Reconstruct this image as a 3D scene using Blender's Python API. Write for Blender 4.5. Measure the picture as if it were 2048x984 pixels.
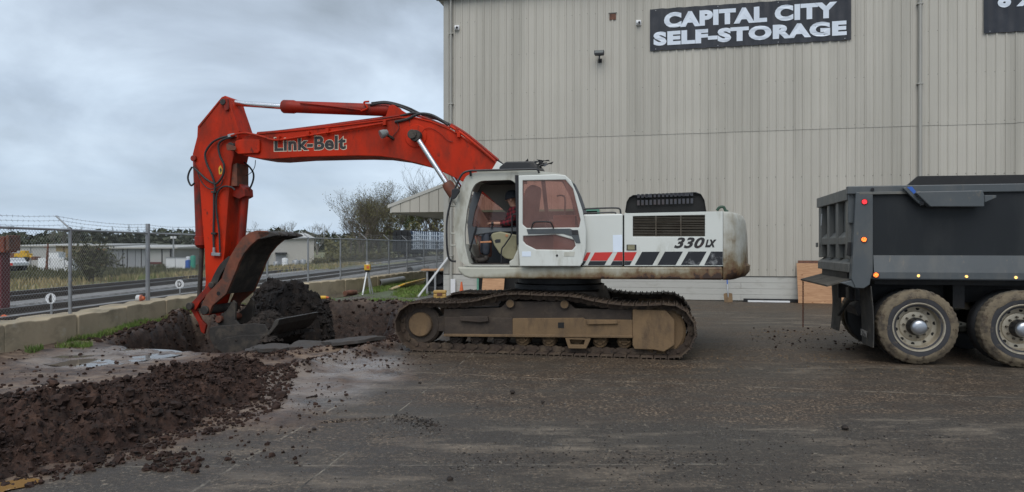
import bpy, bmesh, math, random
import numpy as np
from mathutils import Vector, Matrix
from mathutils.geometry import tessellate_polygon
R = math.radians
rnd = random.Random(7)
sc = bpy.context.scene
for o in list(bpy.data.objects): bpy.data.objects.remove(o)
col = sc.collection

# ---------------------------------------------------------------- camera
F, U0, V0, H = 1450.0, 1024.0, 495.0, 1.7
cam_d = bpy.data.cameras.new('camera'); cam = bpy.data.objects.new('camera', cam_d); col.objects.link(cam)
cam.location = (0, 0, H); cam.rotation_euler = (R(90), 0, 0)
cam_d.sensor_width = 36; cam_d.lens = 36 * F / 2048.0
cam_d.shift_y = 3 / 2048.0
cam_d.clip_start = 0.05; cam_d.clip_end = 6000
sc.camera = cam

# ---------------------------------------------------------------- sky and sun (overcast)
SUN_EL, SUN_ROT = 52.0, 190.0
w = bpy.data.worlds.new('World'); sc.world = w; w.use_nodes = True
nt = w.node_tree; nt.nodes.clear()
def nd(t, x=0, y=0, **k):
    n = nt.nodes.new(t)
    for a, b in k.items(): setattr(n, a, b)
    return n
out = nd('ShaderNodeOutputWorld'); bg = nd('ShaderNodeBackground'); bg.inputs[1].default_value = 0.1
sky = nd('ShaderNodeTexSky', sky_type='NISHITA', sun_disc=False)
sky.sun_elevation = R(SUN_EL); sky.sun_rotation = R(SUN_ROT); sky.dust_density = 2.0
tc = nd('ShaderNodeTexCoord'); sx = nd('ShaderNodeSeparateXYZ')
nt.links.new(tc.outputs['Generated'], sx.inputs[0])
zz = nd('ShaderNodeMath', operation='MAXIMUM'); nt.links.new(sx.outputs[2], zz.inputs[0]); zz.inputs[1].default_value = 0.0
za = nd('ShaderNodeMath', operation='ADD'); nt.links.new(zz.outputs[0], za.inputs[0]); za.inputs[1].default_value = 0.42
dv = nd('ShaderNodeVectorMath', operation='DIVIDE'); nt.links.new(tc.outputs['Generated'], dv.inputs[0])
cb = nd('ShaderNodeCombineXYZ')
for i in range(3): nt.links.new(za.outputs[0], cb.inputs[i])
nt.links.new(cb.outputs[0], dv.inputs[1])
n1 = nd('ShaderNodeTexNoise'); n1.inputs['Scale'].default_value = 1.35; n1.inputs['Detail'].default_value = 7; n1.inputs['Roughness'].default_value = 0.52; n1.inputs['Distortion'].default_value = 0.35
mp = nd('ShaderNodeMapping'); mp.inputs['Location'].default_value = (3.1, 1.7, 0.0); mp.inputs['Scale'].default_value = (1.5, 1.5, 0.9); mp.inputs['Rotation'].default_value = (0, 0, R(28))
nt.links.new(dv.outputs[0], mp.inputs[0]); nt.links.new(mp.outputs[0], n1.inputs['Vector'])
cr = nd('ShaderNodeValToRGB'); e = cr.color_ramp.elements
e[0].position = 0.33; e[0].color = (2.55, 3.0, 3.5, 1)
e[1].position = 0.66; e[1].color = (5.5, 6.45, 7.5, 1)
m_ = cr.color_ramp.elements.new(0.50); m_.color = (3.9, 4.6, 5.5, 1)
nt.links.new(n1.outputs['Fac'], cr.inputs[0])
# thinner, brighter cloud low over the horizon
hz = nd('ShaderNodeMapRange'); nt.links.new(sx.outputs[2], hz.inputs[0])
hz.inputs[1].default_value = 0.0; hz.inputs[2].default_value = 0.24; hz.inputs[3].default_value = 0.6; hz.inputs[4].default_value = 0.0
n2 = nd('ShaderNodeTexNoise'); n2.inputs['Scale'].default_value = 2.2; n2.inputs['Detail'].default_value = 5
mp2 = nd('ShaderNodeMapping'); mp2.inputs['Scale'].default_value = (1.0, 1.0, 9.0); nt.links.new(tc.outputs['Generated'], mp2.inputs[0]); nt.links.new(mp2.outputs[0], n2.inputs['Vector'])
cr2 = nd('ShaderNodeValToRGB'); e = cr2.color_ramp.elements
e[0].position = 0.35; e[0].color = (3.9, 5.1, 6.5, 1); e[1].position = 0.66; e[1].color = (5.5, 6.6, 7.7, 1)
nt.links.new(n2.outputs['Fac'], cr2.inputs[0])
mx = nd('ShaderNodeMixRGB'); nt.links.new(hz.outputs[0], mx.inputs[0]); nt.links.new(cr.outputs[0], mx.inputs[1]); nt.links.new(cr2.outputs[0], mx.inputs[2])
mx2 = nd('ShaderNodeMixRGB'); mx2.inputs[0].default_value = 0.93; nt.links.new(sky.outputs[0], mx2.inputs[1]); nt.links.new(mx.outputs[0], mx2.inputs[2])
nt.links.new(mx2.outputs[0], bg.inputs[0]); nt.links.new(bg.outputs[0], out.inputs[0])

sd = bpy.data.lights.new('sun', 'SUN'); sd.energy = 1.5; sd.angle = R(50); sd.color = (1.0, 0.97, 0.93)
sun = bpy.data.objects.new('sun', sd); col.objects.link(sun)
# sky sun_rotation turns clockwise from +Y
sdir = Vector((math.sin(R(SUN_ROT)) * math.cos(R(SUN_EL)), math.cos(R(SUN_ROT)) * math.cos(R(SUN_EL)), math.sin(R(SUN_EL))))
sun.rotation_euler = sdir.to_track_quat('Z', 'Y').to_euler()
vs = sc.view_settings; vs.view_transform = 'Standard'; vs.look = 'None'; vs.exposure = 0.42; vs.gamma = 1.0; vs.use_curve_mapping = False
sc.render.engine = 'CYCLES'

# ---------------------------------------------------------------- helpers
YAW = R(12.0); CO, SI = math.cos(YAW), math.sin(YAW)
EX = Vector((CO, -SI, 0)); EY = Vector((SI, CO, 0))          # yard axes: along the wall, into the depth
def W(u, v, D): return Vector(((u - U0) / F * D, D, H - (v - V0) / F * D))
def G(u, v, z=0.0):
    D = (H - z) * F / (v - V0); return Vector(((u - U0) / F * D, D, z))
class Frame:
    """a yard-aligned frame standing at o; L(u, v, c) gives (x, z) of a sight line on its plane y = c"""
    def __init__(s, o, yaw=YAW):
        s.o = Vector((o[0], o[1], 0)); s.yaw = yaw; s.ex = Vector((math.cos(yaw), -math.sin(yaw), 0)); s.ey = Vector((math.sin(yaw), math.cos(yaw), 0))
    def L(s, u, v, c):
        dx = (u - U0) / F; d = Vector((dx, 1, 0))
        t = (c + s.o.dot(s.ey)) / d.dot(s.ey)
        return ((d * t - s.o).dot(s.ex), H - (v - V0) / F * t)
    def P(s, pts, c): return [s.L(u, v, c) for u, v in pts]
    def V(s, u, v, c):
        x, z = s.L(u, v, c); return Vector((x, c, z))
    def empty(s, name):
        o = bpy.data.objects.new(name, None); col.objects.link(o); o.location = s.o; o.rotation_euler = (0, 0, -s.yaw); o.empty_display_size = 0.2
        return o
    def to_world(s, p): return s.o + s.ex * p[0] + s.ey * p[1] + Vector((0, 0, p[2]))

class MB:
    def __init__(s): s.v = []; s.f = []
    def add(s, vs_, fs):
        b = len(s.v); s.v += [tuple(p) for p in vs_]; s.f += [tuple(i + b for i in f) for f in fs]; return s
    def box(s, x0, x1, y0, y1, z0, z1):
        return s.add([(x0,y0,z0),(x1,y0,z0),(x1,y1,z0),(x0,y1,z0),(x0,y0,z1),(x1,y0,z1),(x1,y1,z1),(x0,y1,z1)],
            [(0,3,2,1),(4,5,6,7),(0,1,5,4),(1,2,6,5),(2,3,7,6),(3,0,4,7)])
    def obox(s, c, ax, ay, az):
        c = Vector(c); ax, ay, az = Vector(ax), Vector(ay), Vector(az); q = []
        for k in (-1, 1):
            for i, j in ((-1,-1),(1,-1),(1,1),(-1,1)): q.append(c + ax*i + ay*j + az*k)
        return s.add(q, [(0,3,2,1),(4,5,6,7),(0,1,5,4),(1,2,6,5),(2,3,7,6),(3,0,4,7)])
    def beam(s, p0, p1, w, h, up=(0,0,1)):
        p0, p1 = Vector(p0), Vector(p1); d = (p1 - p0); l = d.length / 2; d.normalize()
        sd_ = d.cross(Vector(up))
        if sd_.length < 1e-4: sd_ = d.cross(Vector((1,0,0)))
        sd_.normalize(); u_ = sd_.cross(d)
        return s.obox((p0 + p1) / 2, d * l, sd_ * w / 2, u_ * h / 2)
    def prism(s, pts, y0, y1, holes=()):
        loops = [list(pts)] + [list(h) for h in holes]
        if len(loops) == 1:
            n = len(pts); a = [(x, y0, z) for x, z in pts] + [(x, y1, z) for x, z in pts]
            ar = sum(pts[i][0]*pts[(i+1)%n][1] - pts[(i+1)%n][0]*pts[i][1] for i in range(n))
            fs = [tuple(range(n)), tuple(range(2*n-1, n-1, -1))] + [(i, n+i, n+(i+1)%n, (i+1)%n) for i in range(n)]
            if ar < 0: fs = [f[::-1] for f in fs]
            return s.add(a, fs)
        flat = [p for l in loops for p in l]; n = len(flat)
        tri = tessellate_polygon([[Vector((x, z, 0)) for x, z in l] for l in loops])
        fs = []
        for t in tri:
            a, b, c = [flat[i] for i in t]
            if (b[0]-a[0])*(c[1]-a[1]) - (c[0]-a[0])*(b[1]-a[1]) < 0: t = t[::-1]
            fs.append(tuple(t)); fs.append(tuple(i + n for i in t[::-1]))
        k = 0
        for li, l in enumerate(loops):
            m = len(l); ar = sum(l[i][0]*l[(i+1)%m][1] - l[(i+1)%m][0]*l[i][1] for i in range(m))
            for i in range(m):
                q = (k+i, n+k+i, n+k+(i+1)%m, k+(i+1)%m)
                fs.append(q if (ar > 0) == (li == 0) else q[::-1])
            k += m
        return s.add([(x, y0, z) for x, z in flat] + [(x, y1, z) for x, z in flat], fs)
    def tube(s, pts, r, n=8, caps=True):
        pts = [Vector(p) for p in pts]; m = len(pts); rr = r if isinstance(r, (list, tuple)) else [r] * m
        t0 = (pts[1] - pts[0]).normalized(); a = t0.orthogonal().normalized(); vs_ = []
        for i, p in enumerate(pts):
            t = (pts[min(i+1, m-1)] - pts[max(i-1, 0)]); t = t.normalized() if t.length > 1e-9 else t0
            a = (a - t * a.dot(t)); a = a.normalized() if a.length > 1e-6 else t.orthogonal().normalized(); b = t.cross(a)
            for k in range(n):
                an = 2*math.pi*k/n; vs_.append(p + (a*math.cos(an) + b*math.sin(an)) * rr[i])
        fs = [(i*n+k, i*n+(k+1)%n, (i+1)*n+(k+1)%n, (i+1)*n+k) for i in range(m-1) for k in range(n)]
        if caps: fs += [tuple(range(n-1, -1, -1)), tuple(range((m-1)*n, m*n))]
        return s.add(vs_, fs)
    def cyl(s, p0, p1, r0, r1=None, n=16): return s.tube([p0, p1], [r0, r0 if r1 is None else r1], n)
    def lathe(s, c, axis, prof, n=32):
        """prof: (radius, distance along axis)"""
        c = Vector(c); ax = Vector(axis).normalized(); a = ax.orthogonal().normalized(); b = ax.cross(a); m = len(prof); vs_ = []
        for r_, d in prof:
            for k in range(n):
                an = 2*math.pi*k/n; vs_.append(c + ax*d + (a*math.cos(an)+b*math.sin(an))*r_)
        fs = [(i*n+k, i*n+(k+1)%n, (i+1)*n+(k+1)%n, (i+1)*n+k) for i in range(m-1) for k in range(n)]
        return s.add(vs_, fs)
    def ball(s, c, r, n=10, m=7, sc_=(1,1,1)):
        c = Vector(c); vs_ = []; fs = []
        for i in range(m+1):
            th = math.pi*i/m
            for k in range(n):
                ph = 2*math.pi*k/n; vs_.append(c + Vector((math.sin(th)*math.cos(ph)*sc_[0], math.sin(th)*math.sin(ph)*sc_[1], math.cos(th)*sc_[2]))*r)
        for i in range(m):
            for k in range(n): fs.append((i*n+k, (i+1)*n+k, (i+1)*n+(k+1)%n, i*n+(k+1)%n))
        return s.add(vs_, fs)
    def mesh(s, name):
        me = bpy.data.meshes.new(name); me.from_pydata(s.v, [], s.f); me.update(); return me
    def build(s, name, mat, parent=None, smooth=None, bevel=0.0, loc=None):
        me = s.mesh(name); 
        if mat: me.materials.append(mat)
        return link(name, me, parent, smooth, bevel, loc)
def link(name, me, parent=None, smooth=None, bevel=0.0, loc=None):
    if smooth:
        me.shade_smooth(); me.set_sharp_from_angle(angle=R(smooth))
    o = bpy.data.objects.new(name, me); col.objects.link(o)
    if parent: o.parent = parent
    if loc is not None: o.location = loc
    if bevel:
        b = o.modifiers.new('bevel', 'BEVEL'); b.width = bevel; b.segments = 2; b.limit_method = 'ANGLE'; b.angle_limit = R(35); b.harden_normals = False
    return o
def tag(o, label=None, cat=None, group=None, kind=None):
    for k, x in (('label', label), ('category', cat), ('group', group), ('kind', kind)):
        if x: o[k] = x
    return o
def empty(name, loc=(0,0,0), rz=0.0):
    o = bpy.data.objects.new(name, None); col.objects.link(o); o.location = loc; o.rotation_euler = (0, 0, rz); o.empty_display_size = 0.2; return o
def copy_tree(o, parent=None):
    c = o.copy(); col.objects.link(c); c.parent = parent
    for ch in list(o.children): copy_tree(ch, c)
    return c
def spline(pts, n=8):
    """catmull-rom through points"""
    P_ = [Vector(p) for p in pts]; P_ = [P_[0]*2 - P_[1]] + P_ + [P_[-1]*2 - P_[-2]]; o = []
    for i in range(1, len(P_)-2):
        p0, p1, p2, p3 = P_[i-1:i+3]
        for k in range(n):
            t = k/n; o.append(0.5*((2*p1)+(p2-p0)*t+(2*p0-5*p1+4*p2-p3)*t*t+(3*p1-p0-3*p2+p3)*t*t*t))
    o.append(P_[-2]); return o
def spl2(pts, n=4, closed=False):
    if closed:
        q = [pts[-1]] + list(pts) + [pts[0], pts[1]]
        o = []
        for i in range(1, len(q)-2):
            p0, p1, p2, p3 = [Vector(a) for a in q[i-1:i+3]]
            for k in range(n):
                t = k/n; o.append(tuple(0.5*((2*p1)+(p2-p0)*t+(2*p0-5*p1+4*p2-p3)*t*t+(3*p1-p0-3*p2+p3)*t*t*t)))
        return o
    return [tuple(p) for p in spline([(a[0], a[1], 0) for a in pts], n)]
def circ(x, z, r, n=24): return [(x + r*math.cos(2*math.pi*k/n), z + r*math.sin(2*math.pi*k/n)) for k in range(n)]
def round_poly(pts, r, n=4):
    o = []; m = len(pts)
    for i in range(m):
        p, a, b = Vector(pts[i]), Vector(pts[i-1]), Vector(pts[(i+1) % m])
        da, db = (a-p), (b-p); k = min(r, da.length*0.45, db.length*0.45)
        s_, e_ = p + da.normalized()*k, p + db.normalized()*k
        for j in range(n+1):
            t = j/n; q = s_*(1-t)**2 + p*2*t*(1-t) + e_*t*t; o.append((q.x, q.y))
    return o

# numpy value noise
def _hash(ix, iy, seed):
    h = (ix.astype(np.int64)*374761393 + iy.astype(np.int64)*668265263 + seed*982451653) & 0xFFFFFFFF
    h = ((h ^ (h >> 13)) * 1274126177) & 0xFFFFFFFF; h = h ^ (h >> 16)
    return (h & 0xFFFF) / 65535.0
def vnoise(x, y, seed=0):
    x = np.asarray(x, float); y = np.asarray(y, float)
    ix, iy = np.floor(x), np.floor(y); fx, fy = x-ix, y-iy; fx = fx*fx*(3-2*fx); fy = fy*fy*(3-2*fy)
    a, b, c, d = _hash(ix,iy,seed), _hash(ix+1,iy,seed), _hash(ix,iy+1,seed), _hash(ix+1,iy+1,seed)
    return (a*(1-fx)+b*fx)*(1-fy) + (c*(1-fx)+d*fx)*fy
def fbm(x, y, oct=4, seed=0, gain=0.5, lac=2.03):
    s_, a, t = 0.0, 1.0, 0.0
    for i in range(oct): s_ = s_ + a*vnoise(x, y, seed+i*17); t += a; a *= gain; x = x*lac + 3.7; y = y*lac + 9.1
    return s_/t
def sstep(a, b, x):
    t = np.clip((np.asarray(x, float)-a)/(b-a), 0, 1); return t*t*(3-2*t)
def poly_sd(px, py, poly):
    """signed distance to polygon, negative inside"""
    px = np.asarray(px, float); py = np.asarray(py, float); d = np.full(px.shape, 1e9); ins = np.zeros(px.shape, bool); n = len(poly)
    for i in range(n):
        ax, ay = poly[i]; bx, by = poly[(i+1) % n]; ex, ey = bx-ax, by-ay
        t = np.clip(((px-ax)*ex+(py-ay)*ey)/(ex*ex+ey*ey), 0, 1); d = np.minimum(d, (px-ax-t*ex)**2+(py-ay-t*ey)**2)
        c = ((ay > py) != (by > py)) & (px < (bx-ax)*(py-ay)/((by-ay) if abs(by-ay) > 1e-9 else 1e-9)+ax); ins ^= c
    d = np.sqrt(d); return np.where(ins, -d, d)
def line_d(px, py, pts):
    d = np.full(np.shape(px), 1e9)
    for (ax, ay), (bx, by) in zip(pts[:-1], pts[1:]):
        ex, ey = bx-ax, by-ay; t = np.clip(((px-ax)*ex+(py-ay)*ey)/(ex*ex+ey*ey), 0, 1); d = np.minimum(d, (px-ax-t*ex)**2+(py-ay-t*ey)**2)
    return np.sqrt(d)

# ---------------------------------------------------------------- materials
def new_mat(name):
    m = bpy.data.materials.new(name); m.use_nodes = True; t = m.node_tree; b = t.nodes['Principled BSDF']; return m, t, b
def N(t, kind, **k):
    n = t.nodes.new(kind)
    for a, b in k.items(): setattr(n, a, b)
    return n
def tex_noise(t, vec, scale, detail=4, rough=0.55, dist=0.0):
    n = N(t, 'ShaderNodeTexNoise'); n.inputs['Scale'].default_value = scale; n.inputs['Detail'].default_value = detail; n.inputs['Roughness'].default_value = rough; n.inputs['Distortion'].default_value = dist
    t.links.new(vec, n.inputs['Vector']); return n.outputs['Fac']
def ramp(t, fac, p0, p1, c0=(0,0,0,1), c1=(1,1,1,1)):
    r = N(t, 'ShaderNodeValToRGB'); e = r.color_ramp.elements; e[0].position = p0; e[1].position = p1; e[0].color = c0; e[1].color = c1
    t.links.new(fac, r.inputs[0]); return r.outputs[0]
def mixc(t, fac, a, b, mode='MIX'):
    m = N(t, 'ShaderNodeMixRGB', blend_type=mode)
    for i, x in enumerate((fac, a, b)):
        if hasattr(x, 'links') or isinstance(x, bpy.types.NodeSocket): t.links.new(x, m.inputs[i])
        elif i == 0: m.inputs[0].default_value = x
        else: m.inputs[i].default_value = (*x[:3], 1)
    return m.outputs[0]
def math_(t, op, a, b=0.0, clamp=False):
    m = N(t, 'ShaderNodeMath', operation=op); m.use_clamp = clamp
    for i, x in enumerate((a, b)):
        if isinstance(x, bpy.types.NodeSocket): t.links.new(x, m.inputs[i])
        else: m.inputs[i].default_value = x
    return m.outputs[0]
def bump(t, b, h, strength=0.3, dist=0.02):
    n = N(t, 'ShaderNodeBump'); n.inputs['Strength'].default_value = strength; n.inputs['Distance'].default_value = dist
    t.links.new(h, n.inputs['Height']); t.links.new(n.outputs[0], b.inputs['Normal']); return n
def coords(t, scale=(1,1,1), kind='Object'):
    c = N(t, 'ShaderNodeTexCoord'); m = N(t, 'ShaderNodeMapping'); m.inputs['Scale'].default_value = scale
    t.links.new(c.outputs[kind], m.inputs[0]); return m.outputs[0]
def paint(name, c, rough=0.5, metal=0.0, var=0.18, vs_=1.5, dirt=None, amt=0.0, ds=3.0, streak=1.0, bp=0.05, bs=40.0, dirt2=None, amt2=0.0, ds2=9.0, spec=0.5):
    """base colour with slow tone drift, and one or two kinds of dirt in noisy patches"""
    m, t, b = new_mat(name); v = coords(t); n1 = tex_noise(t, v, vs_, 5)
    hi = tuple(min(1, x*(1+var)) for x in c); lo = tuple(x*(1-var) for x in c)
    cc = ramp(t, n1, 0.3, 0.7, (*lo, 1), (*hi, 1))
    if dirt:
        v2 = coords(t, (1, 1, streak)); n2 = tex_noise(t, v2, ds, 8, 0.65); k = ramp(t, n2, 0.62-amt*0.5, 0.80-amt*0.4)
        cc = mixc(t, k, cc, dirt)
    if dirt2:
        v3 = coords(t, (1, 1, streak)); n3 = tex_noise(t, v3, ds2, 6, 0.7); k2 = ramp(t, n3, 0.66-amt2*0.5, 0.76-amt2*0.4)
        cc = mixc(t, k2, cc, dirt2)
    t.links.new(cc, b.inputs['Base Color']); b.inputs['Metallic'].default_value = metal; b.inputs['Specular IOR Level'].default_value = spec
    nr = tex_noise(t, v, 6.0, 4); rr = math_(t, 'ADD', math_(t, 'MULTIPLY', nr, 0.3), rough-0.15, True); t.links.new(rr, b.inputs['Roughness'])
    if bp: bump(t, b, tex_noise(t, v, bs, 3), bp, 0.01)
    return m
# ---------------------------------------------------------------- named materials
MUD = (0.040, 0.026, 0.020); TAN = (0.20, 0.150, 0.095); RUST = (0.13, 0.052, 0.022)
M = {}
M['red'] = paint('red_paint', (0.46, 0.025, 0.005), 0.55, var=0.22, vs_=0.8, dirt=(0.17,0.024,0.012), amt=0.26, ds=1.6, streak=0.45, dirt2=(0.050,0.022,0.016), amt2=0.13, ds2=9, bp=0.08, bs=25, spec=0.18)
M['red_dull'] = paint('dull_red_paint', (0.28, 0.018, 0.007), 0.5, spec=0.25, var=0.2, dirt=(0.07,0.025,0.02), amt=0.28, ds=3.0, streak=0.4, bp=0.08)
M['rusty'] = paint('rusty_red_plate', (0.165, 0.050, 0.026), 0.75, var=0.3, vs_=4, dirt=(0.055,0.036,0.028), amt=0.32, ds=5, dirt2=(0.10,0.075,0.05), amt2=0.12, ds2=14, bp=0.35, bs=30)
M['mudsteel'] = paint('muddy_steel', (0.030, 0.026, 0.023), 0.68, var=0.35, vs_=4, dirt=(0.075,0.060,0.045), amt=0.26, ds=4, dirt2=(0.018,0.013,0.011), amt2=0.2, bp=0.5, bs=22)
M['edge_steel'] = paint('worn_cutting_steel', (0.085, 0.078, 0.070), 0.48, metal=0.4, var=0.3, vs_=6, dirt=(0.05,0.038,0.028), amt=0.3, ds=6, bp=0.25)
M['white'] = paint('white_body_paint', (0.64, 0.66, 0.62), 0.36, var=0.06, vs_=1.1, dirt=(0.37,0.36,0.29), amt=0.14, ds=2.2, streak=0.3, dirt2=(0.15,0.075,0.035), amt2=0.0, ds2=12, bp=0.04)
M['cream'] = paint('yellowed_white_paint', (0.50, 0.50, 0.44), 0.45, var=0.1, vs_=2, dirt=(0.24,0.22,0.16), amt=0.18, ds=3, streak=0.35, dirt2=(0.12,0.06,0.03), amt2=0.05, ds2=10, bp=0.05)
M['sill'] = paint('rust_streaked_white_paint', (0.38, 0.375, 0.30), 0.5, var=0.1, vs_=2, dirt=(0.17,0.14,0.09), amt=0.22, ds=2.3, dirt2=(0.115,0.055,0.022), amt2=0.14, ds2=5, bp=0.12)
M['sill_rust'] = paint('rusted_sill_paint', (0.30, 0.26, 0.17), 0.6, var=0.2, vs_=3, dirt=(0.16,0.09,0.035), amt=0.36, ds=3, dirt2=(0.075,0.034,0.018), amt2=0.26, ds2=6, bp=0.2)
M['cweight'] = paint('scuffed_counterweight_paint', (0.42, 0.42, 0.37), 0.45, var=0.1, vs_=2.5, dirt=(0.20,0.15,0.09), amt=0.22, ds=3, streak=0.6, dirt2=(0.09,0.05,0.03), amt2=0.12, ds2=7, bp=0.1)
M['cabin'] = paint('cab_interior_grey', (0.10, 0.11, 0.12), 0.6, var=0.15, dirt=(0.11,0.09,0.07), amt=0.15, bp=0.1)
M['console'] = paint('olive_beige_console', (0.26, 0.24, 0.145), 0.5, var=0.08, dirt=(0.13,0.11,0.07), amt=0.12, bp=0.05)
M['black'] = paint('black_satin_paint', (0.016, 0.016, 0.018), 0.45, var=0.2, dirt=(0.05,0.045,0.04), amt=0.12, bp=0.05)
M['rubber'] = paint('black_rubber', (0.018, 0.018, 0.019), 0.62, var=0.2, dirt=(0.05,0.042,0.035), amt=0.1, bp=0.05)
M['hood'] = paint('sooty_dark_hood_paint', (0.040, 0.042, 0.050), 0.5, var=0.25, dirt=(0.085,0.045,0.030), amt=0.22, ds=2.5, bp=0.08)
M['chrome'] = paint('polished_rod', (0.75, 0.76, 0.78), 0.20, metal=1.0, var=0.05, bp=0.0)
M['track'] = paint('muddy_track_steel', (0.052, 0.034, 0.023), 0.75, var=0.3, vs_=4, dirt=(0.115,0.082,0.052), amt=0.30, ds=5, dirt2=(0.016,0.013,0.012), amt2=0.16, bp=0.5, bs=30)
M['frame_dark'] = paint('dark_muddy_frame', (0.040, 0.028, 0.020), 0.7, var=0.25, vs_=3, dirt=(0.075,0.055,0.038), amt=0.24, ds=4, bp=0.35, bs=25)
M['frame_tan'] = paint('dried_tan_mud', (0.165, 0.106, 0.055), 0.85, var=0.2, vs_=3, dirt=(0.085,0.056,0.034), amt=0.30, ds=5, streak=0.35, bp=0.4, bs=35)
M['slat'] = paint('brown_louvre', (0.10, 0.085, 0.062), 0.6, var=0.15, dirt=(0.05,0.035,0.02), amt=0.25, bp=0.05)
M['void_shade'] = paint('painted_inside_shade', (0.012, 0.012, 0.012), 0.9, var=0.1, bp=0.0)  # near-black colour paints the shade inside openings, holes and gaps
M['decal_red'] = paint('red_decal', (0.55, 0.035, 0.028), 0.4, var=0.06, dirt=(0.35,0.10,0.08), amt=0.06, ds=5, bp=0.0)
M['decal_black'] = paint('black_decal', (0.016, 0.017, 0.021), 0.35, var=0.1, dirt=(0.07,0.07,0.07), amt=0.05, ds=9, bp=0.0)
M['decal_worn'] = paint('scratched_black_decal', (0.016, 0.017, 0.021), 0.4, var=0.1, dirt=(0.35,0.36,0.36), amt=0.20, ds=6, bp=0.0)
M['decal_cream'] = paint('pale_letter_edge', (0.62, 0.55, 0.42), 0.5, var=0.05, bp=0.0)
M['letter'] = paint('black_letter', (0.022, 0.020, 0.020), 0.5, var=0.15, dirt=(0.10,0.03,0.02), amt=0.08, ds=7, bp=0.0)
M['paper'] = paint('pale_paper', (0.74, 0.82, 0.92), 0.6, var=0.04, bp=0.0)
M['truck'] = paint('slate_grey_truck_paint', (0.074, 0.084, 0.090), 0.40, var=0.12, vs_=1.2, dirt=(0.120,0.120,0.112), amt=0.28, ds=1.6, streak=0.45, dirt2=(0.15,0.135,0.11), amt2=0.10, ds2=10, bp=0.03)
M['gate'] = paint('dusty_grey_tailgate', (0.120, 0.122, 0.115), 0.5, var=0.1, vs_=2, dirt=(0.17,0.16,0.135), amt=0.30, ds=2.5, streak=0.35, dirt2=(0.06,0.055,0.05), amt2=0.12, ds2=8, bp=0.06)
M['truckside'] = paint('dark_satin_box_side', (0.012, 0.0145, 0.017), 0.45, var=0.12, vs_=0.8, dirt=(0.026,0.028,0.029), amt=0.28, ds=1.2, streak=0.3, bp=0.02, spec=0.35)
M['truckdark'] = paint('black_chassis', (0.012, 0.012, 0.013), 0.6, var=0.3, dirt=(0.035,0.03,0.026), amt=0.2, bp=0.15)
M['tyre'] = paint('tyre_rubber', (0.034, 0.034, 0.038), 0.75, var=0.2, vs_=4, dirt=(0.16,0.128,0.088), amt=0.06, ds=6, bp=0.2, bs=60)
M['tyremud'] = paint('mud_caked_tread', (0.185, 0.148, 0.098), 0.9, var=0.3, vs_=5, dirt=(0.050,0.040,0.032), amt=0.36, ds=5, dirt2=(0.045,0.028,0.018), amt2=0.24, ds2=11, bp=0.7, bs=40)
M['rim'] = paint('dusty_aluminium_rim', (0.46, 0.41, 0.32), 0.42, metal=0.55, var=0.12, vs_=6, dirt=(0.16,0.13,0.09), amt=0.2, ds=6, bp=0.1)
M['hub'] = paint('dull_chrome_hub', (0.42, 0.44, 0.47), 0.35, metal=0.9, var=0.1, bp=0.03)
M['nut'] = paint('grimy_nut', (0.10, 0.085, 0.065), 0.6, metal=0.4, var=0.2, bp=0.1)
M['flap'] = paint('dusty_mud_flap', (0.040, 0.038, 0.035), 0.8, var=0.2, dirt=(0.085,0.075,0.06), amt=0.28, ds=4, bp=0.15)
M['flap_tan'] = paint('mud_splashed_flap', (0.085, 0.076, 0.060), 0.85, var=0.25, dirt=(0.035,0.03,0.026), amt=0.3, ds=4, bp=0.3)
M['wall'] = paint('beige_grey_wall_sheet', (0.475, 0.45, 0.392), 0.5, var=0.045, vs_=0.35, dirt=(0.385,0.365,0.315), amt=0.34, ds=1.3, streak=0.05, dirt2=(0.35,0.32,0.27), amt2=0.06, ds2=2.5, bp=0.03, bs=4)
M['wall_low'] = paint('pale_base_boards', (0.46, 0.455, 0.42), 0.6, var=0.05, vs_=0.8, dirt=(0.36,0.35,0.31), amt=0.16, ds=2, streak=2.5, bp=0.1)
M['trim'] = paint('grey_trim', (0.36, 0.35, 0.315), 0.5, var=0.05, bp=0.03)
M['roofdark'] = paint('dark_gutter', (0.07, 0.068, 0.062), 0.5, var=0.1, bp=0.05)
M['banner'] = paint('black_banner_vinyl', (0.018, 0.020, 0.027), 0.35, var=0.15, vs_=1.2, dirt=(0.035,0.037,0.045), amt=0.2, ds=1.2, bp=0.25, bs=1.6)
M['bletter'] = paint('white_banner_print', (0.66, 0.72, 0.80), 0.45, var=0.04, bp=0.0)
M['brown'] = paint('weathered_brown_wood', (0.15, 0.065, 0.04), 0.8, var=0.25, vs_=6, dirt=(0.05,0.03,0.025), amt=0.25, ds=5, bp=0.3)
M['galv'] = paint('galvanised_steel', (0.34, 0.35, 0.36), 0.45, metal=0.5, var=0.12, vs_=5, dirt=(0.2,0.2,0.2), amt=0.15, bp=0.05)
M['wire'] = paint('galvanised_wire', (0.30, 0.31, 0.32), 0.5, metal=0.4, var=0.1, bp=0.0)
M['concrete'] = paint('weathered_concrete', (0.42, 0.345, 0.235), 0.85, var=0.16, vs_=1.5, dirt=(0.20,0.175,0.12), amt=0.24, ds=1.2, streak=1.6, dirt2=(0.46,0.41,0.32), amt2=0.12, ds2=3.5, bp=0.5, bs=18)
M['slab'] = paint('broken_asphalt', (0.060, 0.054, 0.050), 0.9, var=0.2, vs_=5, dirt=(0.05,0.036,0.028), amt=0.28, ds=4, bp=0.7, bs=50)
M['soil'] = paint('dark_wet_soil', (0.031, 0.0155, 0.0105), 0.80, spec=0.3, var=0.55, vs_=3.5, dirt=(0.080,0.043,0.029), amt=0.22, ds=8, dirt2=(0.010,0.0065,0.005), amt2=0.30, ds2=20, bp=1.0, bs=38)
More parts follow.
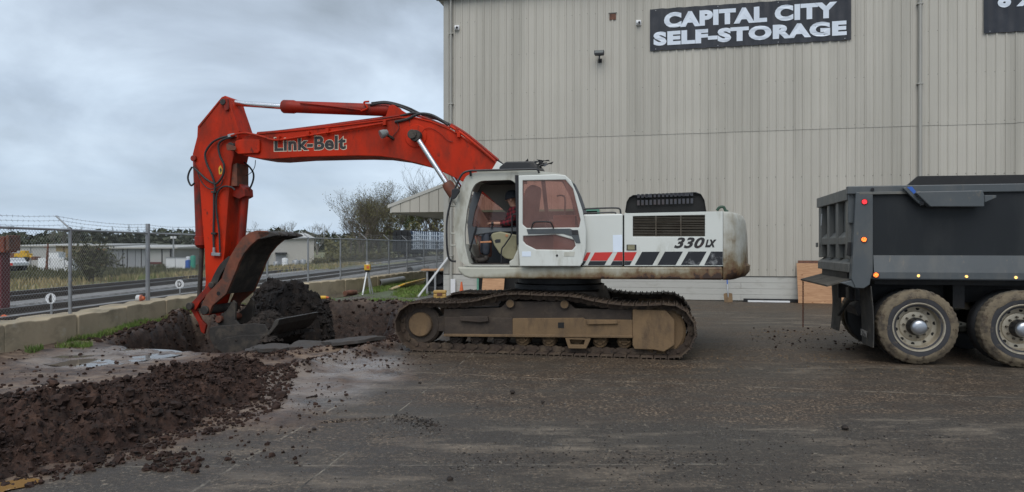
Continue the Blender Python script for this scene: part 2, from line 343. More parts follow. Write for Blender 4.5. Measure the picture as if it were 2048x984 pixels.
M['soil_black'] = paint('black_topsoil', (0.020, 0.0145, 0.0115), 0.85, var=0.5, vs_=4, dirt=(0.055,0.037,0.026), amt=0.2, ds=5, bp=1.0, bs=24)
M['gravel'] = paint('grey_gravel', (0.10, 0.095, 0.088), 0.9, var=0.5, vs_=9, dirt=(0.06,0.045,0.036), amt=0.3, ds=5, bp=0.2)
M['grass'] = paint('spring_grass', (0.105, 0.175, 0.030), 0.7, var=0.5, vs_=2.2, dirt=(0.20,0.19,0.07), amt=0.28, ds=5, bp=0.0)
M['grass_dry'] = paint('dry_grass', (0.31, 0.25, 0.13), 0.8, var=0.4, vs_=0.35, dirt=(0.13,0.17,0.045), amt=0.30, ds=0.25, bp=0.0)
M['weed'] = paint('dull_weeds', (0.085, 0.085, 0.040), 0.8, var=0.4, vs_=0.6, bp=0.0)
M['rail'] = paint('rusty_rail', (0.085, 0.066, 0.055), 0.55, metal=0.3, var=0.2, bp=0.1)
M['tie'] = paint('creosoted_sleeper', (0.062, 0.055, 0.050), 0.85, var=0.3, bp=0.2)
M['pipe'] = paint('grey_plastic_pipe', (0.26, 0.27, 0.27), 0.5, var=0.08, dirt=(0.14,0.13,0.11), amt=0.15, bp=0.03)
M['yellow'] = paint('yellow_plastic', (0.62, 0.37, 0.03), 0.5, var=0.1, dirt=(0.3,0.2,0.05), amt=0.12, bp=0.03)
M['tanbox'] = paint('tan_plastic_case', (0.42, 0.26, 0.07), 0.55, var=0.1, dirt=(0.2,0.13,0.05), amt=0.15, bp=0.05)
M['lumber'] = paint('pale_lumber', (0.46, 0.38, 0.24), 0.75, var=0.15, vs_=4, bp=0.1)
M['plastic_white'] = paint('white_plastic', (0.72, 0.73, 0.74), 0.5, var=0.05, dirt=(0.5,0.5,0.48), amt=0.15, bp=0.03)
M['blue'] = paint('blue_plastic', (0.03, 0.11, 0.42), 0.4, var=0.1, bp=0.03)
M['teal'] = paint('teal_plastic', (0.02, 0.26, 0.18), 0.4, var=0.1, bp=0.03)
M['orange'] = paint('orange_plastic', (0.62, 0.13, 0.04), 0.5, var=0.1, bp=0.03)
M['lens_dark'] = paint('dark_lens', (0.02, 0.02, 0.03), 0.15, var=0.05, bp=0.0)
M['lampglass'] = paint('grey_lamp_glass', (0.20, 0.21, 0.20), 0.25, var=0.05, bp=0.0)
M['bark'] = paint('grey_brown_bark', (0.105, 0.088, 0.070), 0.9, var=0.3, vs_=3, bp=0.0)
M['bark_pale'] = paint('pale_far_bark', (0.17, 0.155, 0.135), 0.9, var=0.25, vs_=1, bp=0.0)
M['bud'] = paint('spring_buds', (0.125, 0.115, 0.045), 0.8, var=0.45, vs_=0.35, bp=0.0)
M['budgreen'] = paint('fresh_green_leaves', (0.105, 0.145, 0.035), 0.75, var=0.4, vs_=0.4, bp=0.0)
M['conifer'] = paint('fir_needles', (0.022, 0.036, 0.020), 0.85, var=0.4, vs_=0.15, bp=0.0)
M['farwood'] = paint('distant_wood', (0.048, 0.055, 0.032), 0.9, var=0.5, vs_=0.06, bp=0.0)
M['shedwall'] = paint('pale_shed_wall', (0.40, 0.40, 0.39), 0.6, var=0.06, vs_=0.2, bp=0.0)
M['whitewall'] = paint('offwhite_warehouse_wall', (0.50, 0.48, 0.44), 0.6, var=0.04, vs_=0.2, bp=0.0)
M['greyrib'] = paint('bluish_grey_metal_doors', (0.27, 0.28, 0.30), 0.5, var=0.08, vs_=0.3, bp=0.0)
M['tanwall'] = paint('ochre_wall', (0.27, 0.21, 0.11), 0.6, var=0.06, vs_=0.3, bp=0.0)
M['farroof'] = paint('pale_metal_roof', (0.43, 0.42, 0.39), 0.5, var=0.06, vs_=0.2, bp=0.0)
M['yellowwall'] = paint('pale_yellow_wall', (0.46, 0.41, 0.20), 0.6, var=0.06, vs_=0.2, bp=0.0)
M['maroon'] = paint('maroon_paint', (0.11, 0.018, 0.022), 0.5, var=0.15, bp=0.0)
M['denim'] = paint('dark_denim', (0.052, 0.060, 0.078), 0.9, var=0.2, vs_=5, dirt=(0.10,0.085,0.065), amt=0.1, ds=6, bp=0.3, bs=60)
M['knit'] = paint('dark_knit', (0.022, 0.025, 0.032), 0.95, var=0.2, vs_=20, bp=0.5, bs=120)
M['skin'] = paint('skin', (0.42, 0.23, 0.16), 0.55, var=0.08, vs_=8, bp=0.02)
M['boot'] = paint('worn_boot_leather', (0.035, 0.028, 0.023), 0.7, var=0.2, bp=0.2)
M['seat'] = paint('seat_cloth', (0.16, 0.15, 0.13), 0.9, var=0.1, bp=0.2)
M['padtan'] = paint('pale_orange_lever', (0.46, 0.20, 0.09), 0.5, var=0.1, bp=0.0)
M['warmwood'] = None
def glass_mat(name, c, alpha, rough=0.06):
    m, t, b = new_mat(name); t.nodes.remove(b)
    tr = N(t, 'ShaderNodeBsdfTransparent'); tr.inputs[0].default_value = (*c, 1)
    df = N(t, 'ShaderNodeBsdfDiffuse'); n = tex_noise(t, coords(t), 2.5, 6, 0.6)
    cc = ramp(t, n, 0.35, 0.7, (c[0]*0.35, c[1]*0.28, c[2]*0.26, 1), (c[0]*0.62, c[1]*0.52, c[2]*0.5, 1)); t.links.new(cc, df.inputs[0])
    gl = N(t, 'ShaderNodeBsdfGlossy'); gl.inputs['Roughness'].default_value = rough
    m1 = N(t, 'ShaderNodeMixShader'); m1.inputs[0].default_value = alpha; t.links.new(tr.outputs[0], m1.inputs[1]); t.links.new(df.outputs[0], m1.inputs[2])
    fr = N(t, 'ShaderNodeFresnel'); fr.inputs[0].default_value = 1.45
    m2 = N(t, 'ShaderNodeMixShader'); t.links.new(fr.outputs[0], m2.inputs[0]); t.links.new(m1.outputs[0], m2.inputs[1]); t.links.new(gl.outputs[0], m2.inputs[2])
    t.links.new(m2.outputs[0], t.nodes['Material Output'].inputs[0]); return m
M['pink_glass'] = glass_mat('pink_tinted_pane', (0.86, 0.62, 0.56), 0.24)
def lamp_mat(name, c, strength):
    m, t, b = new_mat(name); b.inputs['Base Color'].default_value = (c[0]*0.5, c[1]*0.5, c[2]*0.5, 1); b.inputs['Emission Color'].default_value = (*c, 1); b.inputs['Roughness'].default_value = 0.3
    vo = N(t, 'ShaderNodeTexVoronoi'); vo.inputs['Scale'].default_value = 70; t.links.new(coords(t), vo.inputs['Vector'])
    k = ramp(t, vo.outputs['Distance'], 0.25, 0.6, (1,1,1,1), (0.25,0.25,0.25,1)); s_ = math_(t, 'MULTIPLY', k, strength)
    t.links.new(s_, b.inputs['Emission Strength']); return m
M['lamp_red'] = lamp_mat('lit_red_lamp', (1.0, 0.03, 0.04), 2.2)
M['lamp_orange'] = lamp_mat('lit_orange_lamp', (1.0, 0.20, 0.03), 3.0)
M['lamp_amber'] = lamp_mat('lit_amber_lamp', (1.0, 0.50, 0.10), 4.0)
# plaid flannel
m, t, b = new_mat('red_black_flannel'); v = coords(t); sp = N(t, 'ShaderNodeSeparateXYZ'); t.links.new(v, sp.inputs[0])
def stripes(s_, k):
    a = math_(t, 'FRACT', math_(t, 'MULTIPLY', s_, k)); return math_(t, 'GREATER_THAN', a, 0.5)
xx = math_(t, 'ADD', sp.outputs[0], math_(t, 'MULTIPLY', sp.outputs[2], 0.25)); z2 = math_(t, 'SUBTRACT', sp.outputs[2], math_(t, 'MULTIPLY', sp.outputs[0], 0.25))
k = math_(t, 'MULTIPLY', math_(t, 'ADD', stripes(xx, 15.0), stripes(z2, 15.0)), 0.5)
cc = mixc(t, k, (0.16, 0.010, 0.018), (0.010, 0.008, 0.010)); t.links.new(cc, b.inputs['Base Color']); b.inputs['Roughness'].default_value = 0.95
M['plaid'] = m
# plywood
m, t, b = new_mat('plywood_face'); v = coords(t, (1.0, 1.0, 9.0)); g = tex_noise(t, v, 2.4, 8, 0.6, 1.2)
cc = ramp(t, g, 0.3, 0.72, (0.32, 0.165, 0.085, 1), (0.52, 0.31, 0.17, 1)); g2 = tex_noise(t, coords(t, (1, 1, 2.2)), 4.5, 2); kk = ramp(t, g2, 0.70, 0.76)
cc = mixc(t, kk, cc, (0.17, 0.07, 0.03)); t.links.new(cc, b.inputs['Base Color']); b.inputs['Roughness'].default_value = 0.8; M['ply'] = m
# printed lumber wrap
m, t, b = new_mat('printed_lumber_wrap'); v = coords(t); sp = N(t, 'ShaderNodeSeparateXYZ'); t.links.new(v, sp.inputs[0])
fx = math_(t, 'FRACT', math_(t, 'MULTIPLY', sp.outputs[1], 2.2)); fz = math_(t, 'LESS_THAN', math_(t, 'ABSOLUTE', math_(t, 'ADD', sp.outputs[2], -0.04)), 0.25)
nn = tex_noise(t, coords(t, (0.2, 1.0, 0.5)), 3.0, 2, 0.6)
k = math_(t, 'MULTIPLY', math_(t, 'MULTIPLY', math_(t, 'GREATER_THAN', nn, 0.42), math_(t, 'GREATER_THAN', fx, 0.30)), fz)
cc = mixc(t, k, (0.78, 0.84, 0.90), (0.045, 0.070, 0.115)); t.links.new(cc, b.inputs['Base Color']); b.inputs['Roughness'].default_value = 0.4; M['wrap'] = m
M['wrap_white'] = paint('white_lumber_wrap', (0.62, 0.68, 0.74), 0.4, var=0.05, bp=0.0)
# water
def water(name, c):
    m, t, b = new_mat(name); b.inputs['Base Color'].default_value = (*c, 1); b.inputs['Roughness'].default_value = 0.04; b.inputs['IOR'].default_value = 1.33; b.inputs['Specular IOR Level'].default_value = 0.9
    bump(t, b, tex_noise(t, coords(t), 7, 3), 0.03, 0.01); return m
M['water'] = water('muddy_puddle', (0.10, 0.085, 0.075)); M['water_ochre'] = water('ochre_puddle', (0.26, 0.15, 0.055))

# deck frame and counterweight: old paint rusting from its lower edge and towards the rear
def rusting(name, base, xr, zr, seed=0.0):
    m, t, b = new_mat(name); v = coords(t); sp = N(t, 'ShaderNodeSeparateXYZ'); t.links.new(v, sp.inputs[0])
    n1 = tex_noise(t, v, 2.6, 7, 0.65); n2 = tex_noise(t, v, 11, 6, 0.7); n3 = tex_noise(t, coords(t, (1, 1, 0.25)), 6, 6, 0.7)
    def rng(s_, a, c):
        q = N(t, 'ShaderNodeMapRange'); q.inputs[1].default_value = a; q.inputs[2].default_value = c; q.inputs[3].default_value = 0.0; q.inputs[4].default_value = 1.0; t.links.new(s_, q.inputs[0]); return q.outputs[0]
    k = math_(t, 'ADD', math_(t, 'MULTIPLY', rng(sp.outputs[0], *xr), 0.34), math_(t, 'MULTIPLY', rng(sp.outputs[2], *zr), 0.30)); k = math_(t, 'ADD', k, math_(t, 'ADD', math_(t, 'MULTIPLY', n1, 0.55), math_(t, 'MULTIPLY', n3, 0.25)))
    cc = mixc(t, ramp(t, n1, 0.3, 0.7), tuple(x*0.9 for x in base), tuple(x*1.08 for x in base))
    cc = mixc(t, ramp(t, k, 0.52, 0.72), cc, (0.20, 0.155, 0.085)); cc = mixc(t, ramp(t, math_(t, 'ADD', k, math_(t, 'MULTIPLY', n2, 0.3)), 0.82, 0.96), cc, (0.105, 0.048, 0.020)); cc = mixc(t, ramp(t, math_(t, 'ADD', k, math_(t, 'MULTIPLY', n2, 0.35)), 0.98, 1.06), cc, (0.040, 0.022, 0.014))
    t.links.new(cc, b.inputs['Base Color']); b.inputs['Roughness'].default_value = 0.5; bump(t, b, n2, 0.15, 0.01); return m
M['sill'] = rusting('rusting_deck_paint', (0.46, 0.455, 0.38), (-1.5, 2.6), (1.34, 1.14))
M['cweight'] = rusting('scuffed_counterweight_paint', (0.50, 0.50, 0.45), (1.8, 4.2), (1.75, 1.15))

# sheets of the wall differ a little from one another
t = M['wall'].node_tree; b = t.nodes['Principled BSDF']; lk_ = b.inputs['Base Color'].links[0]; src = lk_.from_socket; oi = N(t, 'ShaderNodeObjectInfo')
kq = math_(t, 'ADD', math_(t, 'MULTIPLY', oi.outputs['Random'], 0.085), 0.955); cbn = N(t, 'ShaderNodeCombineColor')
for q_ in range(3): t.links.new(kq, cbn.inputs[q_])
t.links.new(mixc(t, 1.0, src, cbn.outputs[0], 'MULTIPLY'), b.inputs['Base Color'])
# ================================================================ GROUND
FENCE = [(-8.75, 4.0), (-8.45, 10.6), (-8.35, 13.7), (-8.44, 16.8), (-8.3, 20.1), (-7.9, 23.4), (-7.2, 25.6), (-6.6, 27.9), (-6.16, 30.8), (-5.72, 33.7), (-5.3, 36.6), (-4.8, 39.5), (-4.4, 42.4), (-3.95, 45.4), (-3.5, 48.4)]
PIT = [(-7.3, 12.9), (-6.4, 12.35), (-5.2, 11.85), (-4.5, 11.95), (-3.2, 12.6), (-2.45, 13.3), (-2.5, 15.2), (-3.0, 19.6), (-4.4, 19.8), (-6.0, 18.6), (-7.4, 17.6), (-7.6, 15.0)]
HEAP = [(-6.0, 4.9), (-4.6, 5.1)] + [tuple(G(u, v)[:2]) for u, v in ((0,953),(110,936),(200,914),(300,880),(410,852),(500,812),(532,772),(528,742))] + [(-3.35, 10.2), (-4.1, 9.9), (-4.75, 8.8), (-5.1, 7.7), (-5.6, 7.0), (-7.0, 6.7)]
PUD = [tuple(G(u, v)[:2]) for u, v in ((85,724),(110,709),(200,697),(270,694),(350,697),(362,706),(270,720),(190,731))]
PUD2 = [tuple(G(u, v)[:2]) for u, v in ((-60,990),(-60,966),(0,960),(60,953),(82,957),(60,968),(10,978),(0,990))]
PUD3 = [tuple(G(u, v)[:2]) for u, v in ((640,589),(655,582),(700,580),(722,579),(716,586),(690,592),(660,595))]
WIND = [tuple(G(u, v)[:2]) for u, v in ((782,693),(690,712),(600,742),(545,757),(500,775))]
WIND2 = [tuple(G(u, v)[:2]) for u, v in ((770,688),(640,700),(560,712),(480,716))]
CRACK = [tuple(G(u, v)[:2]) for u, v in ((640,848),(700,843),(760,838),(800,836),(840,846),(866,856))]
def fence_x(y):
    return np.interp(y, [p[1] for p in FENCE] + [200, 4000], [p[0] for p in FENCE] + [18, 500])
def ground_h(x, y):
    x = np.asarray(x, float); y = np.asarray(y, float)
    z = (fbm(x*0.35, y*0.35, 3, 5) - 0.5) * 0.05 * sstep(5.5, 8, y)
    mudzone = mud_mask(x, y)
    z = z + mudzone * ((fbm(x*2.1, y*2.1, 4, 11) - 0.5) * 0.10 + (fbm(x*8, y*8, 3, 21) - 0.5) * 0.05)
    lip = fbm(x*1.3, y*1.3, 4, 33)
    d = poly_sd(x, y, PIT) + (lip - 0.5) * (0.35 + 0.75*sstep(13.5, 16.5, y))
    pit = sstep(0.05, -0.45, d); z = z - pit * (1.2 + (fbm(x*1.7, y*1.7, 4, 41) - 0.5) * 1.1 + (fbm(x*6, y*6, 3, 43) - 0.5)*0.25)
    z = z + sstep(0.55, 0.1, np.abs(d - 0.15)) * sstep(14, 17, y) * (0.12 + 0.35 * (fbm(x*2.2, y*2.2, 3, 47) - 0.35))
    # far bank behind the bucket, a little raised
    z = z + 0.10 * np.exp(-((x + 3.9)/1.2)**2 - ((y - 21.0)/1.6)**2)
    for L_, h_, w_ in ((WIND, 0.10, 0.20), (WIND2, 0.07, 0.16)):
        dl = line_d(x, y, L_); z = z + h_ * np.exp(-(dl/w_)**2) * (0.5 + fbm(x*5, y*5, 3, 51))
    z = z - 0.035 * sstep(0.35, -0.15, poly_sd(x, y, PUD)) * sstep(1.0, 0.0, pit) - 0.03 * sstep(0.2, -0.1, poly_sd(x, y, PUD2)) - 0.05*sstep(0.4, -0.3, poly_sd(x, y, PUD3))
    z = z + sstep(0.6, 0.0, poly_sd(x, y, PUD)) * (fbm(x*2.6, y*6.5, 4, 67) - 0.5) * 0.11
    dc = line_d(x, y, CRACK); z = z + 0.03*np.exp(-((dc-0.06)/0.09)**2)*(fbm(x*9, y*9, 2, 61)) - 0.03*np.exp(-(dc/0.03)**2)
    # beyond the wall: ballast, then the field falls away
    s = fence_x(y) - x
    z = z * sstep(0.6, -0.2, s) + sstep(0.1, 1.0, s) * 0.12
    z = z - sstep(9.5, 40, s) * 1.75 + sstep(9, 12, s)*(fbm(x*0.3, y*0.3, 3, 71)-0.5)*0.5
    z = z + sstep(190, 900, y) * sstep(-250, 60, x) * 42 * (0.6 + 0.4*fbm(x*0.004, y*0.004, 3, 81))
    return z
MUDEDGE = [tuple(G(u, v)[:2]) for u, v in ((-900, 1080), (-200, 985), (0, 975), (120, 940), (300, 905), (380, 870), (560, 855), (620, 800), (760, 770), (790, 735), (800, 700), (790, 672))] + [(-2.0, 14.5), (-2.6, 20.5), (-4, 21.5), (-6.0, 20), (-8.2, 19.2), (-9.2, 16), (-9.2, 3)]
def mud_mask(x, y):
    d = poly_sd(x, y, MUDEDGE) + (fbm(x*1.6, y*1.6, 4, 91) - 0.5) * 0.9
    return sstep(0.25, -0.25, d)
def axis_coords(lo, hi, step, far_lo, far_hi):
    c = list(np.arange(lo, hi + 1e-6, step)); s = step; a = lo
    while a > far_lo: s *= 1.22; a -= s; c.insert(0, a)
    s = step; a = hi
    while a < far_hi: s *= 1.22; a += s; c.append(a)
    return np.array(c)
xs = axis_coords(-9.6, 11.5, 0.07, -4000, 4000); ys = axis_coords(3.4, 22.5, 0.07, -60, 5000)
XX, YY = np.meshgrid(xs, ys); ZZ = ground_h(XX, YY)
nx, ny = len(xs), len(ys)
verts = np.stack([XX.ravel(), YY.ravel(), ZZ.ravel()], 1)
ii = (np.arange(ny-1)[:, None]*nx + np.arange(nx-1)[None, :]).ravel()
quads = np.stack([ii, ii+1, ii+nx+1, ii+nx], 1)
def np_mesh(name, v, q):
    me = bpy.data.meshes.new(name); k = q.shape[1]
    me.vertices.add(len(v)); me.vertices.foreach_set('co', np.asarray(v, np.float32).ravel())
    me.loops.add(q.size); me.loops.foreach_set('vertex_index', q.astype(np.int32).ravel())
    me.polygons.add(len(q)); me.polygons.foreach_set('loop_start', (np.arange(len(q))*k).astype(np.int32))
    me.update(calc_edges=True); return me
me = np_mesh('ground', verts, quads)
s = fence_x(YY) - XX
mud = mud_mask(XX, YY) * sstep(0.6, 0.0, s)
nz = fbm(XX*0.9, YY*0.9, 4, 101)
# grass verge along the blocks and beyond the pit
verge = sstep(1.5, 0.5, np.abs(s + 0.55) + (nz-0.5)*2.2) * sstep(12.6, 13.8, YY) * sstep(18.2, 17, YY) * 0.8
back = sstep(20.3, 22.0, YY + (nz-0.5)*3) * sstep(-2.6, -4.0, XX + (nz-0.5)*2.0) * sstep(60, 50, YY)
grass = np.clip(verge + back*(nz > 0.40), 0, 1) * sstep(0.4, 0.1, s)
pitd = poly_sd(XX, YY, PIT); nearpit = sstep(0.9, 0.3, pitd + (nz-0.5)*1.2)
mud = np.clip(mud + nearpit*sstep(0.6, 0.0, s), 0, 1); grass = grass * (1 - nearpit)
gravel = (1-nearpit) * sstep(15.0, 17.5, YY) * sstep(-4.8, -3.0, XX + (nz-0.5)*2) * sstep(0.2, 0.0, s) * sstep(1.5, -1.0, XX) * (1-grass*0.8)
ball = sstep(0.2, 0.8, s) * sstep(12.0, 9.0, s + (nz-0.5)*2)
field = sstep(9.5, 11.5, s + (nz-0.5)*2)
brown = np.clip(sstep(0.28, 0.55, fbm(XX*0.30, YY*0.60, 5, 111)) * (0.35 + 0.65*sstep(5.6, 7.4, YY)), 0, 1)
wet = sstep(0.5, -0.3, poly_sd(XX, YY, [tuple(G(u, v)[:2]) for u, v in ((560,770),(640,728),(720,716),(790,722),(770,760),(640,815),(560,830),(520,812))]) + (nz-0.5)*1.2)
wet = np.clip(wet + sstep(0.5, 0.0, poly_sd(XX, YY, PUD)), 0, 1)
pitc = sstep(0.35, -0.05, pitd + (nz-0.5)*0.5)
for nm, a in (('pit', pitc), ('mud', mud), ('grass', grass), ('gravel', np.clip(gravel, 0, 1)), ('ballast', ball), ('field', field), ('brown', brown), ('wet', wet)):
    at = me.attributes.new(nm, 'FLOAT', 'POINT'); at.data.foreach_set('value', a.astype(np.float32).ravel())
def ground_material():
    m, t, b = new_mat('yard_ground'); v = coords(t)
    A = lambda n: (lambda q: (setattr(q, 'attribute_name', n), q.outputs['Fac'])[1])(N(t, 'ShaderNodeAttribute'))
    big = tex_noise(t, v, 0.5, 6, 0.6); mid = tex_noise(t, v, 3.0, 8, 0.65); fine = tex_noise(t, v, 45, 6, 0.75)
    st = tex_noise(t, coords(t, (0.55, 1.7, 1)), 1.5, 9, 0.72)
    asp = ramp(t, mid, 0.38, 0.62, (0.048, 0.043, 0.037, 1), (0.125, 0.112, 0.096, 1))
    f2 = tex_noise(t, v, 26, 7, 0.8); f3 = tex_noise(t, v, 9, 8, 0.8); asp = mixc(t, math_(t, 'MULTIPLY', ramp(t, fine, 0.52, 0.66), ramp(t, mid, 0.3, 0.6)), asp, (0.165, 0.150, 0.130)); asp = mixc(t, ramp(t, f2, 0.47, 0.41), asp, (0.022, 0.020, 0.018)); asp = mixc(t, math_(t, 'MULTIPLY', ramp(t, f3, 0.43, 0.36), 0.85), asp, (0.020, 0.017, 0.015)); asp = mixc(t, math_(t, 'MULTIPLY', ramp(t, tex_noise(t, v, 75, 3, 0.6), 0.62, 0.70), 0.6), asp, (0.24, 0.21, 0.175))
    asp = mixc(t, math_(t, 'MULTIPLY', ramp(t, st, 0.50, 0.64), 0.5), asp, (0.150, 0.130, 0.110))
    br = mixc(t, ramp(t, mid, 0.40, 0.60), (0.058, 0.043, 0.032), (0.150, 0.115, 0.085)); br = mixc(t, ramp(t, f2, 0.45, 0.36), br, (0.022, 0.016, 0.012))
    asp = mixc(t, math_(t, 'MULTIPLY', A('brown'), ramp(t, st, 0.36, 0.56)), asp, br); asp = mixc(t, math_(t, 'MULTIPLY', ramp(t, tex_noise(t, coords(t, (0.5, 1, 1)), 0.9, 7, 0.7), 0.52, 0.66), 0.75), asp, (0.030, 0.027, 0.024))
    # joints in the paving, pale with silt
    sp = N(t, 'ShaderNodeSeparateXYZ'); t.links.new(v, sp.inputs[0])
    def joint(p, q, wd, jit):
        dx, dy = q[0]-p[0], q[1]-p[1]; l = math.hypot(dx, dy); nx_, ny_ = -dy/l, dx/l
        dd = math_(t, 'ADD', math_(t, 'MULTIPLY', sp.outputs[0], nx_), math_(t, 'ADD', math_(t, 'MULTIPLY', sp.outputs[1], ny_), -(p[0]*nx_+p[1]*ny_)))
        dd = math_(t, 'ADD', dd, math_(t, 'MULTIPLY', math_(t, 'ADD', mid, -0.5), jit)); return math_(t, 'LESS_THAN', math_(t, 'ABSOLUTE', dd), wd)
    jb = math_(t, 'MULTIPLY', joint(G(940, 712), G(590, 984), 0.007, 0.03), 1.0)
    ja = joint(G(860, 705), G(380, 984), 0.013, 0.09); jc = joint(G(400, 932), G(2040, 926), 0.010, 0.10); je = joint(G(830, 744), G(1110, 756), 0.012, 0.12)
    pale = ramp(t, tex_noise(t, v, 2.3, 8, 0.8), 0.46, 0.60)
    asp = mixc(t, math_(t, 'MULTIPLY', math_(t, 'MULTIPLY', ja, pale), 0.75), asp, (0.15, 0.14, 0.125)); asp = mixc(t, math_(t, 'MULTIPLY', math_(t, 'MULTIPLY', jc, pale), 0.5), asp, (0.15, 0.14, 0.125))
    asp = mixc(t, math_(t, 'MULTIPLY', math_(t, 'MULTIPLY', je, pale), 0.7), asp, (0.20, 0.18, 0.155)); asp = mixc(t, jb, asp, mixc(t, pale, (0.012, 0.011, 0.010), (0.12, 0.11, 0.095)))
    asp = mixc(t, 1.0, asp, (2.05, 1.92, 1.68), 'MULTIPLY')
    mudc = ramp(t, mid, 0.38, 0.64, (0.034, 0.020, 0.014, 1), (0.150, 0.098, 0.068, 1)); mudc = mixc(t, ramp(t, fine, 0.5, 0.75), mudc, (0.030, 0.020, 0.016))
    mudc = mixc(t, ramp(t, st, 0.50, 0.62), mudc, (0.21, 0.15, 0.105))
    mudc = mixc(t, A('pit'), mudc, mixc(t, ramp(t, f3, 0.40, 0.60), (0.014, 0.008, 0.006), (0.058, 0.033, 0.023)))
    c = mixc(t, A('mud'), asp, mudc)
    wet_sheen = A('wet'); c = mixc(t, math_(t, 'MULTIPLY', wet_sheen, ramp(t, st, 0.35, 0.6)), c, (0.21, 0.175, 0.15))  # pale tint paints the wet sheen into the colour; roughness carries the wetness
    grv = mixc(t, ramp(t, fine, 0.35, 0.65), (0.060, 0.056, 0.050), (0.20, 0.19, 0.17)); c = mixc(t, A('gravel'), c, grv)
    gs = mixc(t, ramp(t, mid, 0.35, 0.7), (0.075, 0.115, 0.025), (0.075, 0.055, 0.032)); c = mixc(t, A('grass'), c, gs)
    bl = mixc(t, ramp(t, tex_noise(t, v, 9, 5, 0.8), 0.35, 0.68), (0.050, 0.049, 0.048), (0.20, 0.195, 0.19)); c = mixc(t, A('ballast'), c, bl)
    fd = mixc(t, ramp(t, tex_noise(t, v, 0.22, 6, 0.65), 0.40, 0.60), (0.095, 0.125, 0.040), (0.26, 0.215, 0.115)); c = mixc(t, A('field'), c, fd)
    t.links.new(c, b.inputs['Base Color'])
    ro = math_(t, 'ADD', 0.36, math_(t, 'MULTIPLY', mid, 0.42)); ro = math_(t, 'SUBTRACT', ro, math_(t, 'MULTIPLY', math_(t, 'MULTIPLY', wet_sheen, ramp(t, big, 0.35, 0.55)), 0.42), True)
    t.links.new(ro, b.inputs['Roughness']); b.inputs['Specular IOR Level'].default_value = 0.4
    hgt = math_(t, 'ADD', math_(t, 'MULTIPLY', fine, 0.5), mid); hgt = math_(t, 'ADD', hgt, math_(t, 'MULTIPLY', tex_noise(t, v, 14, 6, 0.7), 0.8)); bump(t, b, hgt, 0.55, 0.035)
    return m
M['ground'] = ground_material(); me.materials.append(M['ground'])
o = link('ground', me, None, 180); tag(o, kind='structure')

def flat_poly(name, pts, z, mat, label, cat):
    p = spl2(pts, 4, True); mb = MB(); mb.add([(x, y, z) for x, y in p], [tuple(range(len(p)))])
    o = mb.build(name, mat); tag(o, label, cat); o['kind'] = 'structure'; return o
flat_poly('puddle', PUD, -0.028, M['water'], 'shallow sky-reflecting puddle in the mud beside the concrete block wall', 'puddle')
flat_poly('puddle', PUD2, -0.012, M['water_ochre'], 'small ochre muddy puddle at the foot of the soil heap', 'puddle')
flat_poly('puddle', PUD3, -0.02, M['water'], 'pale puddle on the ground beyond the pit near the survey tripod', 'puddle')

# ---------------------------------------------------------------- heap of dug soil
def hillock(name, poly, hmax, slope, step, mat, seed, base=0.0, rough=1.0, keep=0.3):
    px = [p[0] for p in poly]; py = [p[1] for p in poly]
    gx = np.arange(min(px)-0.3, max(px)+0.3, step); gy = np.arange(min(py)-0.3, max(py)+0.3, step); A, B = np.meshgrid(gx, gy)
    d = poly_sd(A, B, poly) + (fbm(A*1.8, B*1.8, 4, seed) - 0.5) * 0.8
    prof = hmax * (1 - np.exp(-np.clip(-d, 0, 9) / slope))
    bil = np.abs(fbm(A*2.6, B*2.6, 4, seed+3) - 0.5) * 2; bil2 = np.abs(fbm(A*7, B*7, 4, seed+5) - 0.5) * 2; bil3 = np.abs(fbm(A*19, B*19, 3, seed+7) - 0.5)*2
    n_ = prof * (0.55 + 0.9*fbm(A*0.9, B*0.9, 3, seed+1)) + sstep(0.1, -0.3, d) * rough * (0.24*(0.20-bil) + 0.18*(0.20-bil2) + 0.10*(0.20-bil3) + 0.05*(fbm(A*34, B*34, 2, seed+9)-0.5))
    z = np.where(d < 0.12, base + n_, base - 0.3); ins = d < keep
    # undercut clods: push sideways
    A2 = A + (fbm(A*11, B*11, 2, seed+11)-0.5)*step*2.5*rough; B2 = B + (fbm(A*11, B*11, 2, seed+13)-0.5)*step*2.5*rough
    v = np.stack([A2.ravel(), B2.ravel(), z.ravel()], 1); n1_ = len(gx)
    jj = (np.arange(len(gy)-1)[:, None]*n1_ + np.arange(n1_-1)[None, :]).ravel(); q = np.stack([jj, jj+1, jj+n1_+1, jj+n1_], 1)
    kk = ins.ravel(); q = q[kk[q].all(1)]
    use = np.unique(q); mp_ = np.zeros(len(v), int); mp_[use] = np.arange(len(use))
    me = np_mesh(name, v[use], mp_[q]); me.materials.append(mat); return link(name, me, None, 60)
o = hillock('soil_heap', HEAP, 0.36, 0.75, 0.018, M['soil'], 200, -0.02)
tag(o, 'long heap of dark brown lumpy dug soil lying on the yard paving', 'soil heap')

